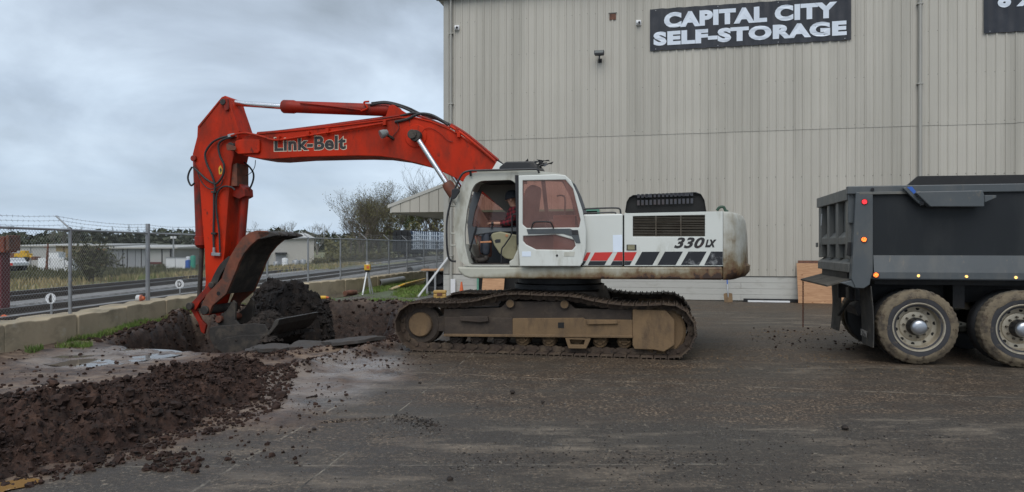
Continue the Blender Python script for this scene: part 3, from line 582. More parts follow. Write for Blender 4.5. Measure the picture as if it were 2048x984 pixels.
# ---------------------------------------------------------------- loose clods and stones
def ico(sub=1):
    bm = bmesh.new(); bmesh.ops.create_icosphere(bm, subdivisions=sub, radius=1.0); v = np.array([x.co[:] for x in bm.verts]); f = np.array([[a.index for a in q.verts] for q in bm.faces]); bm.free(); return v, f
IC1, IC2 = ico(1), ico(2)
def scatter(name, pts, radii, mat, label, cat, sub=1, flat=0.7, seed=1, tmpl=10):
    rg = np.random.RandomState(seed); v0, f0 = IC1 if sub == 1 else IC2; T = []
    for k in range(tmpl):
        q = v0 * (0.55 + 0.75*rg.rand(len(v0), 1)); q = q * np.array([1, 0.65+0.5*rg.rand(), flat*(0.7+0.5*rg.rand())]); T.append(q)
    V_, F_ = [], []; b = 0
    for i, (p, r_) in enumerate(zip(pts, radii)):
        a = rg.rand()*6.28; c, s_ = math.cos(a), math.sin(a); q = T[rg.randint(tmpl)] * r_
        q = np.stack([q[:,0]*c - q[:,1]*s_, q[:,0]*s_ + q[:,1]*c, q[:,2]], 1) + np.array([p[0], p[1], p[2] + r_*flat*0.35]); V_.append(q); F_.append(f0 + b); b += len(v0)
    me = np_mesh(name, np.concatenate(V_), np.concatenate(F_)); me.materials.append(mat); o = link(name, me, None, 50); tag(o, label, cat, None, 'stuff'); return o
def crumbs_on(ob, n, rmin, rmax, mat, name, label, seed, pw=2.5):
    me = ob.data; k = len(me.polygons); c = np.zeros(k*3, np.float32); a = np.zeros(k, np.float32); me.polygons.foreach_get('center', c); me.polygons.foreach_get('area', a); c = c.reshape(-1, 3); r0 = np.random.RandomState(seed)
    i = r0.choice(k, n, p=a/a.sum()); r_ = rmin + (rmax-rmin)*r0.rand(n)**pw; q = c[i].copy(); q[:, 2] -= r_*0.5
    return scatter(name, q, r_, mat, label, 'soil crumbs', 2, 0.85, seed, 20)
rg = np.random.RandomState(3)
P_, R_ = [], []
def sprinkle(n, fn, rmin, rmax, pw=2.5):
    for _ in range(n):
        x, y = fn(); r_ = rmin + (rmax-rmin)*rg.rand()**pw; P_.append((x, y)); R_.append(r_)
hp = np.array(HEAP); 
def on_heap():
    while True:
        x, y = rg.uniform(-6, -2.4), rg.uniform(4.8, 10.4)
        if poly_sd(np.array([x]), np.array([y]), HEAP)[0] < 0.35: return x, y
def px_region(u0, u1, v0, v1):
    def f(): g = G(rg.uniform(u0, u1), v0 + (v1-v0)*rg.rand()); return g.x, g.y
    return f
def along(line, w_):
    def f():
        i = rg.randint(len(line)-1); t_ = rg.rand(); return line[i][0]+(line[i+1][0]-line[i][0])*t_+rg.randn()*w_, line[i][1]+(line[i+1][1]-line[i][1])*t_+rg.randn()*w_
    return f
sprinkle(700, on_heap, 0.012, 0.060, 2.5); sprinkle(45, on_heap, 0.04, 0.085, 2)
sprinkle(700, along(WIND, 0.15), 0.006, 0.034, 3); sprinkle(500, along(WIND2, 0.13), 0.006, 0.032, 3)
sprinkle(420, px_region(200, 620, 800, 935), 0.004, 0.028, 4); sprinkle(240, px_region(500, 700, 755, 830), 0.004, 0.026, 4)
sprinkle(220, px_region(290, 400, 905, 945), 0.005, 0.032, 2.5)
sprinkle(500, px_region(0, 480, 690, 790), 0.006, 0.035, 3); sprinkle(160, px_region(700, 870, 690, 740), 0.005, 0.024, 3)
sprinkle(120, px_region(1500, 1720, 655, 700), 0.008, 0.03, 2)
pa = np.array(P_); hz_ = ground_h(pa[:,0], pa[:,1])
# clods on the heap sit on its surface
heap_o = bpy.data.objects['soil_heap']; hv = np.zeros(len(heap_o.data.vertices)*3, np.float32); heap_o.data.vertices.foreach_get('co', hv); hv = hv.reshape(-1, 3)
grid = {}
for x, y, z in hv: 
    kq = (int(x//0.05), int(y//0.05)); grid[kq] = max(grid.get(kq, -9), z)
hz_ = np.array([max(h_, grid.get((int(x//0.05), int(y//0.05)), -9)) for (x, y), h_ in zip(P_, hz_)])
scatter('soil_clods', [(x, y, z) for (x, y), z in zip(P_, hz_)], R_, M['soil'], 'loose dark soil clods scattered over the heap and the muddy paving', 'soil clods', 2, 0.75, 5, 16)
P_, R_ = [], []
sprinkle(11000, on_heap, 0.004, 0.028, 2.5)
pa = np.array(P_); hz_ = ground_h(pa[:,0], pa[:,1]); hz_ = np.array([max(h_, grid.get((int(x//0.05), int(y//0.05)), -9)-0.01) for (x, y), h_ in zip(P_, hz_)])
scatter('soil_crumbs', [(x, y, z) for (x, y), z in zip(P_, hz_)], R_, M['soil'], 'fine crumbs of wet soil covering the long heap', 'soil crumbs', 1, 0.8, 15, 24)
P_, R_ = [], []
sprinkle(700, along(CRACK, 0.022), 0.002, 0.012, 2); sprinkle(420, along(CRACK[3:], 0.09), 0.002, 0.013, 2.5); sprinkle(300, px_region(900, 1500, 900, 940), 0.003, 0.013, 3); sprinkle(700, px_region(1180, 1900, 860, 975), 0.002, 0.011, 3); sprinkle(160, px_region(1000, 2000, 720, 860), 0.002, 0.012, 3)
scatter('dark_grit', [(x, y, float(ground_h(x, y))) for x, y in P_], R_, M['soil_black'], 'dark earthy grit strewn along the crack and over the paving', 'grit', 1, 0.7, 35, 16)
P_, R_ = [], []
# lugs of mud dropped by the crawler and the tyres
for (ua, va, ub, vb, rows) in ((1420, 716, 1720, 724, 2), (1500, 668, 1700, 676, 2), (1130, 735, 1500, 742, 1), (1560, 742, 1990, 752, 1)):
    a_, b_ = G(ua, va), G(ub, vb); n_ = int((b_-a_).length/0.10)
    for k in range(n_):
        for j in range(rows*9):
            p = a_.lerp(b_, k/n_); x, y = p.x + rg.randn()*0.012 + 0.02*(j % 9), p.y + 0.06*(j % 9) + 0.75*(j//9)*0.35 + rg.randn()*0.02
            if rg.rand() < 0.42: P_.append((x, y)); R_.append(0.008 + 0.014*rg.rand()**2)
scatter('track_mud', [(x, y, float(ground_h(x, y)) - 0.004) for x, y in P_], R_, M['frame_tan'], 'tan mud lumps left in track and tyre prints across the yard', 'mud', 1, 0.5, 45, 16)
P_, R_ = [], []
def on_pit():
    while True:
        x, y = rg.uniform(-8.2, -2.0), rg.uniform(11.6, 20.6); d = poly_sd(np.array([x]), np.array([y]), PIT)[0]
        if -1.6 < d < 0.55 and y > 12.9 and rg.rand() < 1.2 - abs(d)*0.4: return x, y
sprinkle(7500, on_pit, 0.006, 0.065, 3.2)
pa = np.array(P_); hz_ = ground_h(pa[:,0], pa[:,1])
scatter('pit_clods', [(x, y, z) for (x, y), z in zip(P_, hz_)], R_, M['soil'], 'dark soil clods over the walls and rim of the pit', 'soil clods', 1, 0.8, 25, 24)
P_, R_ = [], []
sprinkle(2600, px_region(860, 2000, 850, 990), 0.002, 0.010, 3); sprinkle(1400, px_region(960, 1500, 835, 905), 0.002, 0.009, 2.5); sprinkle(700, px_region(735, 880, 836, 876), 0.002, 0.011, 2)
sprinkle(300, px_region(620, 1300, 720, 850), 0.003, 0.014, 3); sprinkle(400, px_region(1380, 2048, 700, 860), 0.003, 0.012, 3); sprinkle(250, px_region(420, 1000, 900, 984), 0.003, 0.012, 3)
sprinkle(1500, px_region(690, 880, 592, 622), 0.006, 0.022, 2)
pa = np.array(P_); hz_ = ground_h(pa[:,0], pa[:,1])
scatter('loose_gravel', [(x, y, z) for (x, y), z in zip(P_, hz_)], R_, M['gravel'], 'loose grey gravel and grit strewn over the asphalt', 'gravel', 1, 0.7, 9)
P_, R_ = [], []
for (u, v, r_) in ((1025,786,0.028),(1086,806,0.02),(840,767,0.018),(900,960,0.022),(628,860,0.02),(772,786,0.012),(954,815,0.012),(1690,858,0.03)):
    g = G(u, v); P_.append((g.x, g.y, 0.0)); R_.append(r_)
for p, r_ in zip(P_, R_):
    v0, f0 = IC2; q = v0 * (0.75 + 0.45*rg.rand(len(v0), 1)) * r_ * np.array([1.1, 0.9, 0.85]); me = np_mesh('stone', q, f0); me.materials.append(M['soil_black'])
    o = link('stone', me, None, 50, loc=(p[0], p[1], r_*0.5)); tag(o, 'single dark fist-sized clod lying alone on the bare paving', 'stone', 'lone clods on the paving')

# ---------------------------------------------------------------- broken asphalt slabs at the pit's near edge
slabs = [((575,690),(600,682),(640,681),(664,690),(640,697),(590,699)), ((640,684),(700,676),(745,676),(770,684),(720,692),(665,694)), ((600,694),(560,700),(520,703),(500,697),(540,688),(575,687)),
         ((488,699),(500,690),(530,686),(545,689),(525,698),(505,703)), ((655,672),(680,667),(690,671),(675,675)), ((690,669),(712,667),(722,671),(700,675))]
labs = ['broken asphalt slab next to the bucket with a jagged edge', 'largest broken asphalt slab, lifted at the pit edge near the crawler track', 'thin broken asphalt slab lying in mud in front of the bucket', 'small dark tilted asphalt chunk under the bucket corner', 'small asphalt chunk leaning behind the largest slab', 'smallest asphalt chunk behind the largest slab, close to the track']
for i, (px, lb) in enumerate(zip(slabs, labs)):
    pts = [G(u, v, 0.06) for u, v in px]; c = sum(pts, Vector())/len(pts); c.z = 0; pts = [p - c for p in pts]
    fine_ = []
    for a, bq in zip(pts, pts[1:] + pts[:1]):
        for k in range(4):
            p = a.lerp(bq, k/4) if k else a.copy(); fine_.append((p.x + rnd.uniform(-.03, .03), p.y + rnd.uniform(-.03, .03)))
    n = len(fine_); hgt = 0.06; mb = MB()
    mb.add([(x, y, 0.0) for x, y in fine_] + [(x, y, hgt + rnd.uniform(-.008, .008)) for x, y in fine_], [tuple(range(n))[::-1], tuple(range(n, 2*n))] + [(k, (k+1) % n, n+(k+1) % n, n+k) for k in range(n)])
    o = mb.build('asphalt_slab', M['slab'], None, 30, 0.006, loc=(c.x, c.y, float(ground_h(c.x, c.y)) + 0.005)); o.rotation_euler = (rnd.uniform(-.06, .10), rnd.uniform(-.10, .06), 0)
    tag(o, lb, 'asphalt slab', 'broken asphalt slabs at the pit edge')

# ---------------------------------------------------------------- grass
def blades(name, pts, hmin, hmax, wd, mat, label, cat, seed=1, lean=0.5):
    rg = np.random.RandomState(seed); n = len(pts); P3 = np.asarray(pts, float); a = rg.rand(n)*6.283; h_ = hmin + (hmax-hmin)*rg.rand(n); le = lean*h_*(0.3+rg.rand(n)); b_ = rg.rand(n)*6.283
    sx_, sy_ = np.cos(a)*wd, np.sin(a)*wd; lx, ly = np.cos(b_)*le, np.sin(b_)*le
    v = np.zeros((n, 5, 3)); v[:, :, :] = P3[:, None, :]
    v[:, 0, 0] -= sx_; v[:, 0, 1] -= sy_; v[:, 1, 0] += sx_; v[:, 1, 1] += sy_
    v[:, 2, 0] += sx_*0.7 + lx*0.4; v[:, 2, 1] += sy_*0.7 + ly*0.4; v[:, 2, 2] += h_*0.6; v[:, 3, 0] += -sx_*0.7 + lx*0.4; v[:, 3, 1] += -sy_*0.7 + ly*0.4; v[:, 3, 2] += h_*0.6
    v[:, 4, 0] += lx; v[:, 4, 1] += ly; v[:, 4, 2] += h_
    k = np.arange(n)[:, None]*5; tri = np.concatenate([k + np.array([[0, 1, 2]]), k + np.array([[0, 2, 3]]), k + np.array([[3, 2, 4]])])
    me = np_mesh(name, v.reshape(-1, 3), tri); me.materials.append(mat); o = link(name, me); tag(o, label, cat, None, 'stuff'); return o
def grow(n, xr, yr, test, seed):
    rg = np.random.RandomState(seed); x = rg.uniform(*xr, n); y = yr[0] + (yr[1]-yr[0])*rg.rand(n); k = test(x, y); x, y = x[k], y[k]; return np.stack([x, y, ground_h(x, y)], 1)
def verge_test(x, y):
    s = fence_x(y) - x; nn = fbm(x*1.5, y*1.5, 3, 301); return (s < -0.38) & (s > -1.6) & (poly_sd(x, y, PIT) > 0.25) & (nn > 0.49 + 0.12*np.abs(s+0.5)) & ((y > 17.2) | (nn > 0.56))
p1 = grow(60000, (-8.6, -6.0), (11.6, 21.0), verge_test, 1)
blades('verge_grass', p1, 0.03, 0.13, 0.006, M['grass'], 'bright green grass tufts growing between the block wall and the pit', 'grass', 2)
def back_test(x, y):
    s = fence_x(y) - x; nn = fbm(x*0.8, y*0.8, 3, 311); return (s < -0.3) & (poly_sd(x, y, PUD3) > 0.3) & (poly_sd(x, y, PIT) > 0.9) & (((nn > 0.60) & (x < -3.0)) | ((s > -1.6) & (y > 24.5) & (nn > 0.36)) | ((x < -5.6) & (y < 24) & (nn > 0.42)))
p2 = grow(60000, (-8.2, -2.0), (19.6, 44.0), back_test, 3)
blades('back_grass', p2, 0.04, 0.13, 0.012, M['grass'], 'patchy green grass on the ground beyond the pit up to the fence', 'grass', 4)
def field_test(x, y):
    s = fence_x(y) - x; nn = fbm(x*0.25, y*0.25, 3, 321); return (s > 10.0) & (nn > 0.36) & (np.abs(x/y + 0.45) < 0.42)
p3 = grow(70000, (-60, -13), (16, 75), field_test, 5)
blades('dry_field_grass', p3, 0.12, 0.42, 0.030, M['grass_dry'], 'tall dry yellowish grass in the field beyond the railway', 'grass', 6, 0.35)
def weed_test(x, y):
    s = fence_x(y) - x; nn = fbm(x*0.14, y*0.14, 3, 331); return (s > 22.0) & (nn > 0.47) & (np.abs(x/y + 0.42) < 0.40)
p4 = grow(60000, (-100, -18), (48, 118), weed_test, 7)
blades('weed_bank', p4, 0.3, 0.9, 0.08, M['weed'], 'dull green and brown weeds and brambles in front of the far sheds', 'weeds', 8, 0.3)
# ================================================================ STORAGE BUILDING
def set_ref(mat, ob):
    for n in mat.node_tree.nodes:
        if n.type == 'TEX_COORD': n.object = ob
def text_mesh(s, x0, z0, x1, z1, y, mat, parent, name='lettering', bold=0.03, shear=0.0, depth=0.003, fit=None):
    """lettering laid flat on the plane y, filling the box x0..x1, z0..z1"""
    cu = bpy.data.curves.new('t', 'FONT'); cu.body = s; cu.size = 1.0; cu.offset = bold; cu.shear = shear; cu.resolution_u = 4; cu.space_character = 1.0 + bold*1.6
    o = bpy.data.objects.new('t', cu); col.objects.link(o); dg = bpy.context.evaluated_depsgraph_get(); dg.update()
    me0 = bpy.data.meshes.new_from_object(o.evaluated_get(dg)); bpy.data.objects.remove(o); bpy.data.curves.remove(cu)
    v = np.array([q.co[:] for q in me0.vertices]); lo, hi = v.min(0), v.max(0)
    fs = [tuple(p.vertices) for p in me0.polygons]; bpy.data.meshes.remove(me0)
    mb = MB(); n = len(v); X_ = x0 + (v[:,0]-lo[0])/(hi[0]-lo[0])*(x1-x0); Z_ = z0 + (v[:,1]-lo[1])/(hi[1]-lo[1])*(z1-z0)
    yy = [y if not callable(y) else y(a, c) for a, c in zip(X_, Z_)]
    mb.add([(a, q, c) for a, q, c in zip(X_, yy, Z_)], fs)
    # rim so that the letters have thickness
    from collections import Counter
    ec = Counter(); 
    for f in fs:
        for a, c in zip(f, f[1:] + f[:1]): ec[(min(a, c), max(a, c))] += 1
    b0 = len(mb.v); mb.v += [(a, q + depth, c) for a, q, c in zip(X_, yy, Z_)]
    mb.f += [(a, c, c+n, a+n) for (a, c), k in ec.items() if k == 1]
    return mb.build(name, mat, parent)
WF = Frame((-2.3, 24.95)); BW = WF.empty('storage_building')
tag(BW, 'large beige corrugated metal storage building behind the excavator', 'building')
set_ref(M['wall'], BW)
PITCH, ZS, ZB, ZT = 0.256, 5.36, 0.80, 10.22
def panel_mesh(name, wd_ribs, h):
    prof = []
    for k in range(wd_ribs):
        x = k*PITCH; prof += [(x, 0), (x+0.075, 0), (x+0.082, -0.005), (x+0.094, -0.005), (x+0.101, 0), (x+0.155, 0), (x+0.162, -0.005), (x+0.174, -0.005), (x+0.181, 0), (x+0.192, 0), (x+0.206, -0.026), (x+0.238, -0.026), (x+0.252, 0)]
    prof.append((wd_ribs*PITCH, 0)); mb = MB(); n = len(prof)
    mb.add([(x, y, 0) for x, y in prof] + [(x, y, h) for x, y in prof], [(i, i+1, n+i+1, n+i) for i in range(n-1)])
    me = mb.mesh(name); me.materials.append(M['wall']); return me
def row(z0, z1, y, jit):
    me = panel_mesh('wall_sheet', 4, z1 - z0); x = 0.12; i = 0
    while x < 31:
        o = link('wall_sheet', me, BW, loc=(x, y - (i % 2)*0.002, z0 + (rnd.uniform(-jit, jit)))); x += 4*PITCH; i += 1
row(ZB, ZS + 0.04, 0.0, 0.0); row(ZS, ZT, -0.012, 0.012)
mb = MB(); mb.box(0.0, 31.1, 0.035, 22, 0.0, ZT); mb.build('wall_core', M['trim'], BW)
mb = MB(); mb.box(-0.05, 0.14, -0.035, 0.25, ZB-0.02, ZT); mb.build('corner_trim', M['trim'], BW, bevel=0.006)
for z0, z1, xa in ((0.03, 0.21, 0), (0.215, 0.40, 1), (0.405, 0.59, 0), (0.595, 0.775, 1)):
    x = -0.05
    while x < 31:
        l_ = 4.9 if xa == 0 or x > 0 else 2.3
        mb = MB(); mb.box(x, min(x + l_, 31.1) - 0.004, -0.03 - rnd.uniform(0, .004), 0.034, z0, z1); mb.build('base_board', M['wall_low'], BW, bevel=0.004); x += l_
mb = MB(); mb.box(-0.05, 31.1, -0.045, 0.03, ZB-0.022, ZB-0.002); mb.build('base_flashing', M['roofdark'], BW)
mb = MB(); mb.box(-0.3, 31.3, -0.16, 0.0, ZT-0.02, ZT+0.13).box(-0.3, 31.3, -0.28, -0.16, ZT+0.02, ZT+0.16); mb.build('gutter', M['roofdark'], BW, bevel=0.01)
mb = MB(); mb.prism([(-0.3, ZT+0.05), (31.3, ZT+0.05), (31.3, ZT+0.12), (-0.3, ZT+0.12)], -0.2, 22.3); mb.build('roof', M['trim'], BW)
def spout(u, v0, v1, r_, x_off=0.0):
    x, _ = WF.L(u, 200, -0.08); z0 = 0.15; mb = MB(); mb.tube([(x, -0.09, z0), (x, -0.09, ZT-0.05), (x, -0.16, ZT+0.03)], r_, 12); o = mb.build('downspout', M['trim'], BW, 40)
    for zz_ in (1.4, 3.4, 6.6, 9.0):
        mb = MB(); mb.box(x-r_-0.03, x+r_+0.03, -0.098-r_, -0.02, zz_, zz_+0.035); mb.build('strap', M['trim'], o, bevel=0.003)
spout(1840, 0, 0, 0.055); spout(902, 0, 0, 0.045)
# row of screws
mb = MB()
x = 0.12+0.222
while x < 24:
    for z in (1.0, 2.4, 3.9, 5.46, 6.9, 8.2, 9.4):
        if rnd.random() < 0.8: mb.obox((x - 0.05, -0.012, z + rnd.uniform(-.012, .012)), (0.009,0,0), (0,0.006,0), (0,0,0.009))
    x += PITCH
o = mb.build('screws', M['roofdark'], BW); o['kind'] = 'stuff'
# small boarded opening
x0, z0 = WF.L(1219, 40, -0.03); x1, z1 = WF.L(1232, 27, -0.03)
mb = MB(); mb.box(x0, x1, -0.045, -0.03, z0, z1); o = mb.build('boarded_opening', M['brown'], BW)
mb = MB(); mb.box(x0-0.03, x1+0.03, -0.055, -0.046, z1, z1+0.03); mb.build('rim', M['roofdark'], o)
# doorway low on the wall, seen under the excavator
x0, _ = WF.L(955, 560, 0); x1, _ = WF.L(1195, 560, 0)
mb = MB(); mb.box(x0, x0+0.07, -0.10, -0.03, 0.0, 2.9); mb.box(x1, x1+0.07, -0.10, -0.03, 0, 2.9).box(x0, x1+.07, -.10, -.03, 2.9, 2.97); o = mb.build('door_frame', paint('green_frame', (0.12,0.30,0.22), 0.6, bp=0.0), BW)
mb = MB(); mb.box(x0+0.07, x1, -0.06, -0.04, 0.0, 2.9); mb.build('dark_door_sheet', M['void_shade'], BW)  # flat sheet, the unlit inside of the doorway painted near-black
# canopy on the side wall
def canopy():
    c0 = 4.4; pts = WF.P([(783, 425), (777, 410), (895, 364)], c0); xr = 0.0
    (xa, za), (xb, zb), (xc, zc) = pts; sl = (zc-zb)/(xc-xb); zr = zb + sl*(xr-xb)
    o = empty('canopy'); o.parent = BW
    mb = MB(); mb.prism([(xa, za), (xr, za), (xr, zr-0.12), (xa, zb + sl*(xa-xb) - 0.12)], c0, c0+0.04); mb.build('gable_backing', M['trim'], o)
    n = 9; wd = (xr-xa)/n
    for i in range(n):
        l, r_ = xa + i*wd, xa + (i+1)*wd; f = lambda q: zb + sl*(q-xb) - 0.12
        mb = MB(); mb.prism([(l+.012, za), (r_-.012, za), (r_-.012, f(r_-.012)), (l+.012, f(l+.012))], c0-0.03, c0-0.001); mb.build('gable_sheet', M['wall'], o, bevel=0.005)
    mb = MB(); mb.prism([(xb-0.02, zb-0.14), (xr, zr-0.14), (xr, zr), (xb-0.02, zb)], c0-0.06, c0+15); mb.build('canopy_roof', M['wall_low'], o, bevel=0.01)
    mb = MB(); mb.box(xa, xr, c0+0.04, c0+15, za, za+0.03); mb.build('soffit', M['wall'], o)
    mb = MB(); mb.box(xa-0.06, xa, c0, c0+15, za-0.02, zb-0.1); mb.build('fascia', M['wall_low'], o)
canopy()

# ---------------------------------------------------------------- banners
def wave(x, z): return -0.066 + 0.008*math.sin(x*9 + z*3) * math.sin(z*2.1+x) + 0.006*math.sin(x*23.0)
def banner(px, name, label, lines):
    (x0, z1), (_, _), (x1, z2), (_, z0) = [WF.L(u, v, -0.05) for u, v in px]; zb_ = z0; zt_ = z1
    B = WF.empty('sign_banner'); tag(B, label, 'banner'); B.location = WF.to_world((0, 0, 0))
    nu, nv = 200, 24; mb = MB(); V_ = []
    for s_ in (0, 0.003):
        for j in range(nv+1):
            for i in range(nu+1):
                x = x0 + (x1-x0)*i/nu; z = zb_ + (zt_-zb_)*j/nv; V_.append((x, wave(x, z)+s_, z + 0.006*math.sin(x*12.3)*(j in (0, nv))))
    k = (nu+1)*(nv+1); fs = []
    for j in range(nv):
        for i in range(nu):
            a = j*(nu+1)+i; fs += [(a, a+1, a+nu+2, a+nu+1), (k+a, k+a+nu+1, k+a+nu+2, k+a+1)]
    mb.add(V_, fs); mb.build('vinyl_sheet', M['banner'], B, 60)
    for s_, (ua, va), (ub, vb), b_ in lines:
        xa, za = WF.L(ua, va, -0.06); xb, zb2 = WF.L(ub, vb, -0.06)
        text_mesh(s_, xa, za, xb, zb2, lambda x, z: wave(x, z) - 0.016, M['bletter'], B, 'lettering', bold=b_, depth=0.003)
    for gx in (0.03, 0.35, 0.65, 0.97):
        for z in (zb_+0.05, zt_-0.05):
            x = x0 + (x1-x0)*gx; mb = MB(); mb.cyl((x, wave(x, z)-0.006, z), (x, 0.0, z), 0.014, n=10); mb.build('grommet', M['galv'], B)
banner([(1300, 19), (1702, -6), (1702, 80), (1301, 102)], 'b', 'black banner with white lettering CAPITAL CITY SELF-STORAGE on the beige wall', [('CAPITAL CITY', (1328, 57), (1674, 3.0), 0.062), ('SELF-STORAGE', (1307, 92.5), (1693, 41.0), 0.062)])
banner([(1967, -90), (2400, -130), (2400, 42), (1967, 67)], 'b2', 'second black banner higher up past the downspout, only its lower corner showing', [('8 X', (1995, 16), (2078, -21), 0.062)])

# ---------------------------------------------------------------- things on the wall
def wallthing(name, u, v, label, cat):
    x, z = WF.L(u, v, -0.03); o = empty(name, WF.to_world((x, -0.03, z)), -YAW); tag(o, label, cat); return o
for (u, v, lb) in ((914, 56, 'small white dome security camera near the corner downspout'), (1277, 46, 'small white square-based security camera beside the black banner')):
    o = wallthing('security_camera', u, v, lb, 'camera')
    mb = MB(); mb.box(-0.085, 0.085, -0.05, 0.03, -0.085, 0.085); mb.build('base', M['plastic_white'], o, bevel=0.02)
    mb = MB(); mb.ball((0, -0.07, -0.01), 0.072, 16, 10); d_ = mb.build('dome', M['plastic_white'], o, 60)
    mb = MB(); mb.ball((0.02, -0.105, -0.015), 0.045, 12, 8); mb.build('lens', M['lens_dark'], d_, 60)
o = wallthing('wall_floodlight', 1200, 112, 'dark wall-mounted floodlight on a short bracket left of the banner', 'floodlight')
mb = MB(); mb.prism([(-0.16, -0.02), (-0.13, -0.05), (0.13, -0.05), (0.16, -0.02), (0.16, 0.10), (-0.16, 0.10)], -0.36, -0.20); hs = mb.build('housing', M['black'], o, bevel=0.012)
mb = MB(); mb.box(-0.14, 0.14, -0.372, -0.361, 0.01, 0.085); mb.build('glass', M['lampglass'], hs)
mb = MB(); mb.beam((0, -0.26, -0.05), (0, -0.26, -0.17), 0.05, 0.05).beam((0, -0.26, -0.15), (0, 0.03, -0.15), 0.05, 0.05); mb.build('bracket', M['black'], o, bevel=0.005)
mb = MB(); mb.box(-0.06, 0.06, -0.02, 0.03, -0.22, -0.09); mb.build('junction_box', M['black'], o, bevel=0.006)

# ---------------------------------------------------------------- leaning and lying things at the wall foot
def at_wall(name, u, c, label, cat):
    x, _ = WF.L(u, 500, c); o = empty(name, WF.to_world((x, c, 0)), -YAW); tag(o, label, cat); return o
x0, _ = WF.L(1600, 560, -0.45); x1 = x0 + 1.75
mb = MB(); mb.box(-0.05, 1.75, -0.009, 0.009, 0, 1.25); o = mb.build('plywood_sheet', M['ply'], None, bevel=0.002)
o.location = WF.to_world((x0, -0.45, 0.0)); o.rotation_euler = (R(-14), 0, -YAW); tag(o, 'bare plywood sheet leaning on the wall behind the truck tailgate', 'plywood')
mb = MB(); mb.box(0.0, 1.9, -0.011, 0.011, 0, 1.33); o = mb.build('brown_board', M['brown'], None, bevel=0.002); o.location = WF.to_world((x0, -0.38, 0.0)); o.rotation_euler = (R(-13), 0, -YAW); tag(o, 'dark brown board propped behind the plywood sheet, its top edge showing', 'board')
o = at_wall('shovel', 1457, -0.55, 'square-bladed shovel with a blue shaft leaning on the wall base', 'shovel'); o.rotation_euler = (R(-18), R(-2), -YAW)
mb = MB(); mb.prism([(-0.125, 0.0), (0.125, 0.0), (0.13, 0.28), (0.05, 0.30), (-0.05, 0.30), (-0.13, 0.28)], -0.004, 0.004); bl = mb.build('blade', M['frame_tan'], o, bevel=0.002)
mb = MB(); mb.tube([(0, 0.0, 0.16), (0, -0.015, 0.32), (0, 0, 0.58)], [0.012, 0.026, 0.02], 10); mb.build('socket', M['galv'], o, 40)
mb = MB(); mb.cyl((0, 0, 0.56), (0, 0, 1.35), 0.019, n=10); mb.build('shaft', M['blue'], o, 40)
mb = MB(); mb.cyl((0, 0, 1.35), (0, 0, 1.40), 0.022, n=10).beam((-0.06, 0, 1.46), (0.06, 0, 1.46), 0.025, 0.025).beam((-.06,0,1.39),(-.06,0,1.47),.02,.02).beam((.06,0,1.39),(.06,0,1.47),.02,.02); mb.build('grip', M['black'], o, bevel=0.004)
for (u0, u1, h_, dp, c, mt, nm, lb) in ((1487, 1600, 0.10, 0.05, -0.16, 'black', 'dark_plank', 'long dark plank lying along the wall base'), (1496, 1580, 0.05, 0.10, -0.30, 'plastic_white', 'white_strip', 'long white strip lying on the ground along the wall base')):
    xa, _ = WF.L(u0, 600, c); xb, _ = WF.L(u1, 600, c); mb = MB(); mb.box(0, xb-xa, 0, dp, 0, h_); o = mb.build(nm, M[mt], None, bevel=0.004); o.location = WF.to_world((xa, c, 0.0)); o.rotation_euler = (0, 0, -YAW); tag(o, lb, 'plank')

# ================================================================ BLOCK WALL AND FENCE
BWL = empty('retaining_wall', (FENCE[1][0], FENCE[1][1], 0)); tag(BWL, 'low weathered concrete block wall carrying the chain-link fence', 'block wall')
def along_poly(pts, s):
    for (ax, ay), (bx, by) in zip(pts[:-1], pts[1:]):
        l = math.hypot(bx-ax, by-ay)
        if s <= l: return Vector((ax+(bx-ax)*s/l, ay+(by-ay)*s/l, 0)), math.atan2(by-ay, bx-ax)
        s -= l
    return None
base = Vector((FENCE[1][0], FENCE[1][1], 0)); s_ = 0.4; k = 0
while True:
    q = along_poly(FENCE, s_ + 0.9)
    if q is None: break
    p, a = q; l_ = 0.895; mb = MB(); t_ = rnd.uniform(-0.02, 0.02)
    mb.prism([(-l_, -0.35), (l_, -0.35), (l_, 0.44+t_), (l_-0.06, 0.46+t_), (0.25+rnd.uniform(-.1,.1), 0.462+t_), (0.1, 0.43+t_), (-0.2, 0.44+t_), (-0.35, 0.463+t_), (-l_+0.05, 0.455+t_), (-l_, 0.44+t_)], -0.30, 0.30)
    o = mb.build('concrete_block', M['concrete'], BWL, None, 0.02); o.location = p - base; o.rotation_euler = (0, 0, a + rnd.uniform(-.012, .012)); s_ += 1.81; k += 1
set_ref(M['concrete'], BWL)
FN = empty('chain_link_fence', (FENCE[1][0], FENCE[1][1], 0.45)); tag(FN, 'galvanised chain-link fence with barbed wire on outward leaning arms', 'fence')
fb = Vector((base.x, base.y, 0.45)); TOP = 2.05
def fp(i, z, off=0.0): return Vector((FENCE[i][0] + off, FENCE[i][1], z)) - fb
armtop = {}
for i in range(0, len(FENCE)):
    mb = MB(); r_ = 0.032 if i != 3 else 0.05; zt = TOP + (0.02 if i != 3 else 0.20); mb.cyl(fp(i, 0.40), fp(i, zt), r_, n=10)
    po = mb.build('post', M['galv'], FN, 40)
    if i == 3:
        armtop[i] = [fp(i, TOP+0.06, -0.04), fp(i, TOP+0.12, -0.04), fp(i, TOP+0.18, -0.04)]
        for z in (0.55, 0.95, 1.4, 1.9): 
            mb = MB(); mb.cyl(fp(i, z), fp(i, z+0.03), 0.056, n=10); mb.build('tension_band', M['galv'], po, 40)
    else:
        a, b_ = fp(i, TOP), fp(i, TOP+0.25, -0.27); mb = MB(); mb.beam(a, b_, 0.035, 0.022); mb.build('barb_arm', M['galv'], po, bevel=0.004); armtop[i] = [a.lerp(b_, t_) for t_ in (0.30, 0.64, 0.97)]
